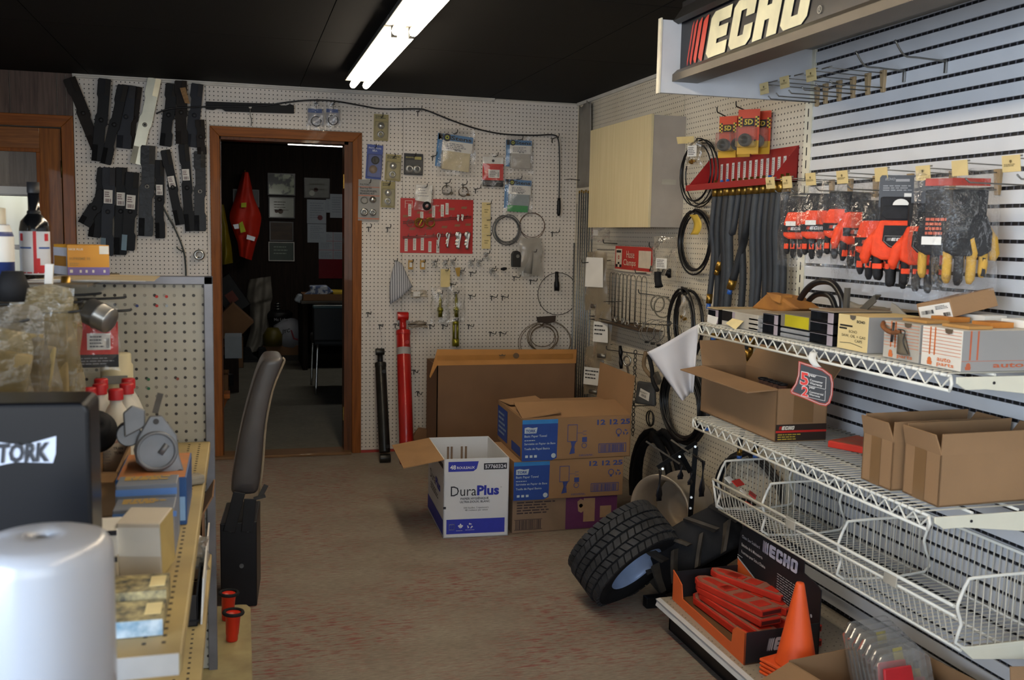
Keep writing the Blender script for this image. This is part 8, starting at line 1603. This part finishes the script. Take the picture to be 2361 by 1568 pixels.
for k, (u, v) in enumerate(((152, 668), (30, 660))): c = HY(u, v, -4.05-.2*k); t = thing('dark_fitting', ['brass threaded fitting hanging below the papers', 'black rubber mount hanging at the left picture edge'][k], 'fitting', c-V((0, 0, .03))); MB().tube([c+V((0, 0, .03)), c+V((0, 0, .0)), c+V((0, 0, -.03))], [.009, .012, .012] if k == 0 else [.02, .03, .025], 12).build('body', [m_brass, m_rubber][k], t)
# --- goods on the top board
TZ = 1.3375
c = V((HY(82, 610, -3.95).x, -3.95, TZ)); zz_ = HY(75, 420, -3.95).z-TZ; t = thing('additive_bottle', 'black bottle with a red and white label on top of the gondola', 'bottle', c); Rb = (HY(116, 550, -3.95).x-HY(46, 550, -3.95).x)/2
MB().lathe([(0, 0), (Rb*.95, 0), (Rb, .006), (Rb, zz_*.52), (Rb*.9, zz_*.60), (Rb*.5, zz_*.67), (Rb*.38, zz_*.70), (Rb*.38, zz_*.90), (0, zz_*.90)], c, n=32).build('body', mat('bottle_black', '101114', 0.15, var=0.1, coat=0.4), t); MB().lathe([(Rb*.45, zz_*.60+.01), (Rb*.47, zz_*.70), (Rb*.36, zz_*.72)], c, n=24).build('collar', m_black, t); MB().lathe([(Rb*.42, zz_*.89), (Rb*.42, zz_), (0, zz_)], c, n=20).build('cap', mat('cap_black', '121215', 0.6), t)
MB().lathe([(Rb*1.01, zz_*.06), (Rb*1.01, zz_*.50)], c, n=40).build('label', mat('label_pale', 'c8ccd4', 0.4), t)
n = (CAM-c); n.z = 0; n.normalize(); r = V((-n.y, n.x, 0))
def LB(a, b, k=1): ang = a*1.2; return c+(n*math.cos(ang)+r*math.sin(ang))*(Rb*1.015+.0004*k)+V((0, 0, zz_*(.06+.44*b)))
def lrect(a0, a1, b0, b1, m_, nm, kk=1): MB().grid(lambda u, v: LB(a0+(a1-a0)*u, b0+(b1-b0)*v, kk), 6, 1).build(nm, m_, t)
lrect(-.1, .08, 0.05, 1, flat('c02830'), 'red_stripe'); lrect(.08, .5, .05, .22, flat('c02830'), 'red_swoosh'); lrect(.08, .26, .22, .38, flat('c02830'), 'red_swoosh'); lrect(-1, 1, .03, .06, flat('b02838'), 'red_line'); lrect(.2, 1, .60, .64, flat('3a5a9a'), 'blue_line'); lrect(-1, -.2, .60, .64, flat('3a5a9a'), 'blue_line'); lrect(.55, .85, .78, .95, flat('b82a34'), 'emblem'); lrect(-.95, -.7, .78, .95, flat('b82a34'), 'emblem')
y = -3.82; A, B = HY(158, 632, y), HY(250, 560, y); t = thing('lamp_carton', 'orange and purple carton on top of the gondola', 'box', ((A.x+B.x)/2, y, TZ)); N = V((A.x, y-.01, TZ+.006)); M = .2
wv_ = V((B.x-A.x, .02, 0)); dv = V((-.045, .09, 0)); hv = V((0, 0, B.z-TZ-.012)); b = MB().box(N, wv_, dv, hv).build('body', mat('carton_orange', 'c88a1c', 0.5, var=0.06), t, .001); f = Face(N, wv_, hv, .0006); f.n = V((.2, -1, 0)).normalized()
q = MB(); f.rect(q, 0, 1, 0, .26); q.build('purple_band', flat('7464a0'), b); q = MB(); f.rect(q, .76, .99, .70, .97); f.rect(q, .05, .12, .08, .18, 2)
for x in (.28, .42, .58, .85): f.rect(q, x, x+.05, .08, .17, 2)
f.text(q, 'NICK PLUS', .03, .82, w=.34, bold=.02); q.build('white_print', flat('d8d4c8'), b); q = MB(); f.text(q, 'SUPREME 35', .04, .5, w=.5, bold=.01); f.lines(q, .05, .35, .30, .42, 2, 3); q.build('grey_print', flat('a07c40'), b)
gs = Face(N+dv, -dv, hv, .0006); gs.n = V((-.9, -.45, 0)); q = MB(); gs.rect(q, 0, 1, 0, .9); q.build('white_side', flat('a8a8b0'), b); q = MB(); gs.rect(q, .05, .95, .28, .62, 2); q.build('brown_side', flat('8a5c18'), b)
for k in range(5):
    a = HY(120, 640, -4.0); o = MB().prism([V((-2.72+.012*k, -4.05+.01*k, TZ-.0+.0012*k)), V((-2.50+.02*k, -4.02-.012*k, TZ+.0012*k)), V((-2.44+.004*k, -3.86+.006*k, TZ+.0012*k)), V((-2.70+.02*k, -3.72, TZ+.0012*k))], (0, 0, .0009)).build('paper_sheet', [m_paper, mat('paper_tan', 'a89878', 0.8), mat('paper_grey', '8f8f94', 0.8)][k % 3]); tag(o, ['lowest sheet of the loose papers on the gondola top', 'second sheet up of the loose papers on the gondola top', 'middle sheet of the loose papers on the gondola top', 'fourth sheet up of the loose papers on the gondola top', 'topmost sheet of the loose papers on the gondola top'][k], 'paper', 'loose papers on the gondola top')
p = HY(110, 625, -4.1); t = thing('glue_tube', 'small white and red tube standing by the orange carton', 'tube', p-V((0, 0, .03))); MB().box(p+V((-.008, 0, -.03)), (.016, .002, 0), (0, .01, 0), (.003, 0, .045)).build('body', m_paper, t, .001); MB().cbox(p+V((0, .004, -.031)), .017, .012, .006).build('red_end', flat('b83a28'), t)
p = HY(2, 640, -4.06); c = V((p.x-.004, -4.06, TZ+.0)); t = thing('spray_can', 'blue and white can cut by the left picture edge', 'can', c); MB().lathe([(0, 0), (.032, 0), (.032, .10), (.024, .125), (.0, .125)], c, n=28).build('body', mat('can_blue', '24346a', 0.4), t); MB().lathe([(.0325, .045), (.0325, .098), (.0245, .124)], c, n=28).build('white_band', m_paper, t); MB().lathe([(.018, .125), (.018, .16), (0, .162)], c, n=20).build('cap', mat('cap_cream', 'b8b09c', 0.6), t)
# --- lower gondola shelf
z = SZ2+.0005; t = thing('black_bin', 'black plastic bin on the lower gondola shelf', 'bin', (-2.38, -4.0, z)); q = MB(); q.bx(-2.48, -2.335, -4.11, -4.105, z, z+.075).bx(-2.48, -2.475, -4.11, -3.82, z, z+.075).bx(-2.34, -2.335, -4.11, -3.82, z, z+.075).bx(-2.48, -2.335, -4.11, -3.82, z, z+.005); q.build('bin', mat('bin_plastic', '16161a', 0.35), t, .002); MB().bx(-2.482, -2.333, -4.112, -4.103, z+.012, z+.016).build('rib', m_black, t)
t = thing('open_carton', 'brown carton with a torn flap on the lower gondola shelf', 'box', (-2.38, -3.72, z)); open_box(t, (-2.50, -3.80, z), V((.165, 0, 0)), V((0, .2, 0)), .17, m_card_d, [(0, .05, 60, .02), (3, .06, 30, .01)])
o = MB().box((-2.330, -4.10, z), (0, .45, 0), (.004, 0, 0), (.006, 0, .11)).build('paper_stack', m_paper); tag(o, 'papers standing along the front of the lower gondola shelf', 'paper'); 
c = V((-2.36, -3.86, z+.09)); t = thing('parts_bag', 'grey crumpled bag on the black bin of the lower gondola shelf', 'bag', c); bag(t, c+V((0, 0, .05)), -PI/2, .09, .09, m_filmd, .06, 160)
# ================================================================== GREY SEAT WITH A BLACK STEEL BASE
yb = -2.60; t = thing('vehicle_seat', 'grey vinyl seat back standing on a black steel box base', 'seat', (-2.24, yb, 0))
xa, xb = HY(508, 1300, yb).x, HY(592, 1300, yb).x; zt = HY(550, 1205, yb).z
q = MB(); q.prism([(xa, yb, .03), (xa+.02, yb, .001), (xb, yb, .001), (xb+.001, yb, zt), (xa, yb, zt)], (.02, .30, 0)); q.build('base_box', mat('seat_steel', '111115', 0.4, 0.2, var=0.3, ns=8), t, .004)
for (u0, v0, u1, v1) in ((552, 1135, 528, 1215), (577, 1150, 570, 1215)): MB().bar(HY(u1, v1, yb-.005)+V((0, 0, -.02)), HY(u0, v0, yb-.005), .045, .006, (0, 1, 0)).build('side_bracket', MATS['seat_steel'], t, .002)
for u, v in ((572, 1222), (532, 1222), (557, 1305)): MB().cyl(HY(u, v, yb), HY(u, v, yb-.006), .009, n=8).build('bolt', m_dkwire, t)
m_vin = mat('grey_vinyl', '4e4a4a', 0.38, var=0.15, ns=6, bump=0.3, bs=14, coat=0.1)
sec = [(1150, 530, 596, .10), (1120, 532, 600, .11), (1060, 541, 606, .11), (980, 556, 612, .11), (900, 578, 628, .11), (850, 594, 648, .10), (832, 604, 655, .08), (826, 612, 650, .05)]
rings = []; ns = 16
for (v, u0, u1, d) in sec:
    a, b = HY(u0, v, yb+.06), HY(u1, v, yb+.06); c_ = (a+b)/2; w_ = (b-a).length/2
    rings.append([c_+V((math.copysign(abs(math.cos(th))**.5, math.cos(th))*w_, math.copysign(abs(math.sin(th))**.5, math.sin(th))*(.24 if math.sin(th) > 0 else .05)+.05, 0)) for th in [2*PI*i/ns for i in range(ns)]])
vs = [p for q_ in rings for p in q_]; fs = [(i*ns+j, i*ns+(j+1) % ns, (i+1)*ns+(j+1) % ns, (i+1)*ns+j) for i in range(len(rings)-1) for j in range(ns)]+[tuple(range(ns))[::-1], tuple((len(rings)-1)*ns+j for j in range(ns))]
MB().add(vs, fs, True).build('cushion', m_vin, t, sub=1)
piping = [r_[0]+V((.002, -.04, 0)) for r_ in rings]; MB().tube(smooth_path(piping, 3), .005, 6).build('piping', mat('tan_piping', '8a7c68', 0.5), t)
MB().bar(HY(600, 1145, yb), HY(614, 1118, yb), .018, .004, (0, 1, 0)).build('latch', m_dkwire, t); MB().bar(HY(585, 1150, yb), HY(612, 1143, yb), .012, .012, (0, 0, 1)).build('latch_pin', m_dkwire, t)
# ================================================================== BACK OFFICE BEYOND THE DOORWAY
YW = YBK-0.012
def W(u, v, d=0.02): return HY(u, v, YW-d)
def framed(label, u0, v0, u1, v1, mface, mframe, lines_n=0, ink='5a5a50', fw=.012, seals=(), name='framed_certificate'):
    a, b = W(u0, v1), W(u1, v0); t = thing(name, label, 'frame', ((a.x+b.x)/2, a.y, a.z), 'framed papers on the office wall')
    q = MB(); q.bx(a.x-fw, b.x+fw, a.y, a.y+.015, b.z, b.z+fw).bx(a.x-fw, b.x+fw, a.y, a.y+.015, a.z-fw, a.z).bx(a.x-fw, a.x, a.y, a.y+.015, a.z, b.z).bx(b.x, b.x+fw, a.y, a.y+.015, a.z, b.z); q.build('frame', mframe, t)
    s = MB().bx(a.x, b.x, a.y+.004, a.y+.012, a.z, b.z).build('sheet', mface, t); f = Face((a.x, a.y+.004, a.z), (b.x-a.x, 0, 0), (0, 0, b.z-a.z), .0015)
    if lines_n: q = MB(); f.lines(q, .18, .85, .3, .85, lines_n, int(u0), fill=.3); q.build('print', flat(ink), s)
    for k, (x, y, c_, r_) in enumerate(seals): q = MB(); f.circ(q, x, y, r_); q.build('seal', flat(c_), s)
    return t
m_fb = mat('frame_black', '0e0d0c', 0.3); m_cert = mat('certificate', '8c9288', 0.35, var=0.06, coat=0.5)
gl = mat('painted_glare', 'a8b49a', 0.15, var=0.3, ns=7, col2='3c4240', sharp=True, coat=0.8)  # window glare put into the colour as pale patches on dark
framed('framed picture with window glare painted on, top left of the office wall', 620, 403, 678, 447, gl, m_fb, name='framed_picture')
framed('framed certificate with two dark seals below the bright picture', 622, 457, 677, 500, m_cert, m_fb, 4, seals=((.28, .3, '5a4440', .02), (.45, .3, '5a4a40', .03)))
framed('dark landscape picture below the two seal certificate', 624, 514, 674, 553, mat('landscape', '4a3826', 0.5, ns=5, col2='2c2018', stretch=(1, 1, 4)), m_fb, name='framed_picture')
framed('green plaque with a white border on the office wall', 621, 560, 677, 600, mat('plaque_green', '24382e', 0.4), m_paper, 3, '8a9a8c', .008)
framed('framed certificate with a white seal at the right', 704, 414, 758, 454, mat('cert_dull', '5c605a', 0.4), m_fb, 2, seals=((.45, .42, '4a2c2c', .025), (.28, .22, 'b0b4ac', .032)))
framed('dark frame half hidden by the orange jacket', 540, 440, 595, 474, mat('cert_dim', '4a4c4c', 0.4), m_fb, 3)
m_sheet = mat('blue_white_paper', '9aa4ae', 0.6, var=0.05)
for k, (u0, v0, u1, v1, lab) in enumerate(((708, 461, 752, 515, 'upper taped letter with a red seal on the office wall'), (709, 517, 752, 559, 'lower taped letter on the office wall'), (761, 448, 792, 502, 'taped letter beside the doorway edge'), (752, 459, 761, 490, 'slip of paper with red print between the letters'))):
    a, b = W(u0, v1, .006*k+.01), W(u1, v0, .006*k+.01); o = MB().bx(a.x, b.x, a.y, a.y+.002, a.z, b.z).build('letter_sheet', m_sheet); tag(o, lab, 'paper', 'letters on the office wall'); f = Face((a.x, a.y, a.z), (b.x-a.x, 0, 0), (0, 0, b.z-a.z), .0015); q = MB(); f.lines(q, .15, .9, .2, .9, 7, k, fill=.2); q.build('print', flat('6a7480'), o)
    if k == 0: q = MB(); f.circ(q, .68, .25, .03); q.build('seal', flat('6a3038'), o)
a, b = W(735, 642, .01), W(800, 536, .01); t = thing('wall_calendar', 'wall calendar with a glossy red lower sheet', 'calendar', (a.x, a.y, a.z)); hz = a.z+(b.z-a.z)*.42; MB().bx(a.x, b.x, a.y, a.y+.003, hz, b.z).build('month_sheet', m_sheet, t); MB().bx(a.x, b.x, a.y, a.y+.003, a.z, hz).build('red_sheet', mat('calendar_red', '6a1420', 0.15, var=0.1, coat=0.6), t)
f = Face((a.x, a.y, hz), (b.x-a.x, 0, 0), (0, 0, b.z-hz), .002); q = MB()
for i in range(1, 3): f.rect(q, 0, 1, i/3-.008, i/3+.008); 
f.rect(q, .5, .515, 0, 1); q.build('grid_lines', flat('a0585c'), t); q = MB()
for i in range(3):
    for j in range(2): f.lines(q, .06+.5*j, .46+.5*j, i/3+.05, i/3+.28, 4, i*2+j, fill=.25)
q.build('dates', flat('6a7080'), t)
# jackets
def jacket(label, pts_l, pts_r, m_, d, bands=(), name='jacket'):
    n = len(pts_l); t = thing(name, label, 'jacket', W(*pts_l[-1], .12), None)
    def fn(sg):
        def g(u, v):
            x = v*(n-1); i = min(int(x), n-2); fr = x-i
            a = W(pts_l[i][0]+(pts_l[i+1][0]-pts_l[i][0])*fr, pts_l[i][1]+(pts_l[i+1][1]-pts_l[i][1])*fr, .12); b = W(pts_r[i][0]+(pts_r[i+1][0]-pts_r[i][0])*fr, pts_r[i][1]+(pts_r[i+1][1]-pts_r[i][1])*fr, .12)
            return a.lerp(b, u)+V((0, -sg*d*math.sin(PI*u)**.6+.02*math.sin(u*11+v*5)*math.sin(PI*u)+.012*math.sin(v*17+u*4), 0))
        return g
    MB().grid(fn(1), 16, 20).grid(fn(-.4), 16, 20).build('cloth', m_, t)
    MB().tube([W(pts_l[0][0]+6, pts_l[0][1]-4, .1), W(pts_l[0][0]+6, pts_l[0][1]-8, -.012)], .008, 6).build('coat_hook', m_brass, t)
    for k, (quad, mm) in enumerate(bands): MB().prism([W(u, v, .12+d+.02) for u, v in quad], (0, .004, 0)).build('reflective_band', mm, t)
    return t
m_hv = mat('hi_vis_orange', 'e0301a', 0.6, var=0.15, ns=5); m_hy = mat('hi_vis_yellow', 'd8e020', 0.5); m_hs_ = mat('reflective_silver', 'b8bcc4', 0.3, 0.3)
jacket('bright orange safety jacket with yellow and silver bands hanging in the office', [(559, 398), (552, 420), (543, 455), (530, 490), (529, 505), (537, 530), (548, 560), (552, 590)], [(573, 398), (578, 420), (585, 455), (600, 490), (603, 505), (597, 540), (590, 560), (580, 600)], m_hv, .10, [([(556, 468), (568, 467), (568, 478), (556, 478)], m_hy), ([(551, 515), (559, 510), (567, 534), (555, 537)], m_hy), ([(537, 518), (550, 516), (551, 527), (541, 528)], m_hs_), ([(570, 541), (589, 547), (586, 556), (568, 551)], m_hs_)])
jacket('dull yellow rain coat at the left edge of the doorway', [(500, 470), (498, 520), (498, 570), (500, 612)], [(516, 472), (525, 520), (534, 570), (537, 606)], mat('rain_yellow', '8a7a14', 0.5, var=0.15), .10)
# coverall and boots
yc = 4.9
def Y(u, v): return HY(u, v, yc)
t = thing('work_coverall', 'grey green coverall standing over work boots in the office', 'coverall', Y(580, 822))
pl = [(575, 645), (572, 660), (568, 690), (575, 700), (578, 760), (566, 800), (562, 818)]; prr = [(624, 637), (626, 660), (629, 688), (624, 700), (620, 750), (622, 785), (612, 800)]
def cvf(sg):
    def g(u, v):
        n = len(pl); x = v*(n-1); i = min(int(x), n-2); fr = x-i; a = Y(pl[i][0]+(pl[i+1][0]-pl[i][0])*fr, pl[i][1]+(pl[i+1][1]-pl[i][1])*fr); b = Y(prr[i][0]+(prr[i+1][0]-prr[i][0])*fr, prr[i][1]+(prr[i+1][1]-prr[i][1])*fr)
        return a.lerp(b, u)+V((0, -sg*.09*math.sin(PI*u)**.5+.03*math.sin(u*13+v*3)*math.sin(PI*u)+.02*math.sin(v*22+u*6), 0))
    return g
MB().grid(cvf(1), 20, 26).grid(cvf(-.5), 20, 26).build('cloth', mat('coverall_grey', '78736a', 0.8, var=0.2, ns=6), t)
for k, u in enumerate((572, 606)): c = HZ(u, 824, 0.0); c.y = 4.66; c.z = 0; t2 = thing('work_boot', ['left dark work boot under the coverall', 'right dark work boot under the coverall'][k], 'boot', c, 'work boots'); MB().prism([c+V((x, 0, z)) for x, z in ((-.06, .0), (.10, .0), (.11, .04), (.05, .07), (.02, .16), (-.06, .16))], (0, .10, 0)).build('upper', m_rubber, t2, .02, seg=3); MB().bx(c.x-.065, c.x+.115, c.y-.005, c.y+.105, 0, .02).build('sole', m_black, t2, .005)
# desk with papers, chair
t = thing('office_desk', 'dark office desk carrying parcels beyond the doorway', 'desk', (-1.1, 4.3, 0)); MB().bx(-1.62, -.4, 3.9, 4.9, .70, .73).build('top', mat('desk_grey', '4c463e', 0.5), t, .004); MB().bx(-1.60, -1.55, 3.95, 4.85, 0, .70).build('side', m_brown2, t); MB().bx(-1.55, -.45, 4.8, 4.85, .2, .70).build('modesty_panel', m_brown2, t)
t = thing('cardboard_tray', 'shallow cardboard tray on the desk corner', 'box', (-1.4, 4.1, .73)); open_box(t, (-1.60, 3.92, .7305), V((.5, 0, 0)), V((0, .35, 0)), .07, m_card_d)
yd = 4.05
def parcel(label, pts, m_, d=.25, amp=.02):
    c = [HY(u, v, yd) for u, v in pts]; lo = min(p.z for p in c); o = MB().prism(c, (0, d, 0)).build('poly_parcel', m_, None, .012, seg=2); tag(o, label, 'parcel', 'parcels on the office desk')
parcel('golden yellow padded parcel at the front of the desk pile', [(690, 698), (700, 684), (730, 686), (760, 682), (771, 700), (740, 703)], mat('parcel_yellow', 'a87a14', 0.35, var=0.2, ns=6))
m_pw = mat('parcel_print', 'b4bcc8', 0.4, ns=22, col2='4a5a80', sharp=True)
parcel('blue and white printed parcel on top of the desk pile', [(702, 682), (716, 672), (715, 660), (755, 659), (771, 674), (745, 684)], m_pw, .2)
parcel('yellow envelope at the right of the desk pile', [(766, 676), (768, 671), (800, 672), (800, 686), (775, 686)], mat('envelope_yellow', 'b89a1c', 0.5), .3)
parcel('white crumpled paper at the left of the desk pile', [(679, 694), (688, 679), (702, 680), (692, 700)], m_sheet, .15)
m_chair = mat('chair_black', '0e0f10', 0.6, var=0.2); t = thing('office_chair', 'dark upholstered office chair with chrome legs in front of the desk', 'chair', (-1.35, 2.7, 0))
A, B = HY(724, 705, 2.45), HY(800, 712, 2.45); MB().bx(A.x-.01, A.x+.55, 2.42, 2.50, .47, A.z).build('backrest', m_chair, t, .02, seg=3); MB().bx(A.x-.012, A.x+.55, 2.415, 2.505, A.z-.025, A.z+.005).build('back_trim', mat('chair_teal', '2c4a4c', 0.4), t, .01); MB().bx(A.x+.0, A.x+.54, 2.5, 3.0, .42, .50).build('seat', m_chair, t, .02, seg=3)
for (x, y) in ((A.x+.03, 2.42), (A.x+.50, 2.42), (A.x+.03, 3.0), (A.x+.50, 3.0)): MB().tube(smooth_path([(x, y, .45), (x-.01, y-.02, .25), (x-.02, y-.05, .0)], 3), .011, 8).build('leg', m_chrome, t)
# clutter by the far wall
t = thing('open_carton', 'flattened carton under the white shopping bag in the office', 'box', (-1.85, 5.0, 0)); MB().bx(-1.99, -1.58, 4.75, 5.1, 0.0, .17).build('body', m_card_d, t, .004); MB().bx(-1.99, -1.58, 4.748, 4.752, .0, .06).build('torn_shadow', flat('2a2018'), t)  # dark strip painted in as shade along the carton foot
c = HY(668, 765, 4.9); t = thing('shopping_bag', 'white shopping bag with black and red print on the carton', 'bag', c-V((0, 0, .2))); MB().lathe([(.02, -.17), (.16, -.16), (.20, -.06), (.19, .05), (.12, .14), (.03, .16)], c, (.15, 0, 1), 18).build('bag', mat('bag_white', '9a9ca4', 0.45, var=0.12, ns=6), t)
q = MB(); letter(q, 'JYC', HY(650, 772, 4.69), V((1, 0, .2)).normalized(), V((0, 0, 1)), w=.09, bold=.03); q.build('black_print', flat('1a1a1c'), t); q = MB(); letter(q, 'L', HY(676, 782, 4.69), V((1, 0, -.3)).normalized(), V((-.3, 0, 1)).normalized(), w=.06, h=.11, bold=.03); q.build('red_print', flat('8a2430'), t)
c = HY(640, 722, 4.95); t = thing('floor_jack', 'dark machine part with bright rings behind the shopping bag', 'machine', (c.x, 4.95, .17)); MB().lathe([(.0, -.33), (.12, -.33), (.12, -.2), (.05, -.18), (.16, -.05), (.17, 0), (.13, .03), (.03, .03), (.03, .12), (0, .12)], c, n=24).build('body', m_black, t)
for k in range(3): MB().ring(c+V((0, 0, .05+.03*k)), (0, 0, 1), .034, .004, 16).build('ring', m_chrome, t)
q = MB(); letter(q, 'Mc Lube', HY(632, 740, 4.78), V((1, 0, 0)), V((0, 0, 1)), w=.15, bold=.02); q.build('print', flat('8a8a90'), t)
MB().lathe([(0, 0), (.10, .0), (.11, .12), (.06, .2), (0, .2)], (c.x-.06, 4.75, .17), n=16).build('sack', mat('sack_yellow', '5a5014', 0.5), t)
for k, (x0, y0, x1, y1, z0, z1, lab) in enumerate(((-2.55, 3.6, -2.30, 3.95, 0, .28, 'brown box on the office floor at the left'), (-2.5, 2.2, -2.33, 2.5, 0, .22, 'small brown box just inside the doorway'), (-2.50, 4.2, -2.2, 4.6, 0, .3, 'brown box against the left office wall'))):
    t = thing('open_carton', lab, 'box', ((x0+x1)/2, y0, z0), 'boxes along the left of the office'); open_box(t, (x0, y0, z0+.001), V((x1-x0, 0, 0)), V((0, y1-y0, 0)), z1-z0, m_card_d, [(0, .08, 70, .01)])
    for j in range(2): MB().cbox((x0+.08+.08*j, y0+.12, z1-.06), .07, .1, .1, Matrix.Rotation(.4*j, 3, 'Z')).build('content', [m_sheet, m_black][j], t, .006)
t = thing('leaning_carton', 'brown carton tipped on its corner left of the coverall', 'box', HY(540, 780, 4.7)); c = HY(535, 745, 4.5); MB().cbox(c, .30, .3, .34, Matrix.Rotation(.75, 3, 'Y')).build('body', m_card_d, t, .004); c = HY(530, 680, 4.95); t = thing('parts_crate', 'dark crate with reddish bits leaning behind the tipped carton', 'crate', c-V((0, 0, .2))); MB().cbox(c, .26, .2, .42, Matrix.Rotation(-.6, 3, 'Y')).build('body', m_black, t, .01); MB().cbox(c+V((.02, -.11, -.02)), .10, .02, .12, Matrix.Rotation(-.6, 3, 'Y')).build('label', flat('6a3024'), t)
t = thing('paper_box', 'white paper box on a dark stand at the left of the office floor', 'box', HZ(540, 880, 0)); c = HZ(535, 905, 0); MB().bx(c.x-.08, c.x+.06, c.y, c.y+.3, 0, .30).build('stand', m_brown2, t, .004); MB().bx(c.x-.06, c.x+.09, c.y+.05, c.y+.35, .301, .50).build('box', m_sheet, t, .003)
t = thing('wall_shelf', 'wooden ledge on the left jamb of the doorway', 'ledge', (-2.36, .15, .55)); p = HY(510, 905, .12); MB().bx(-2.338, -2.30, .05, .2, p.z-.03, p.z).build('ledge', m_oaktx, t, .002); MB().prism([(-2.338, .1, p.z-.03), (-2.31, .1, p.z-.03), (-2.338, .1, p.z-.10)], (0, .02, 0)).build('bracket', m_oakt, t)
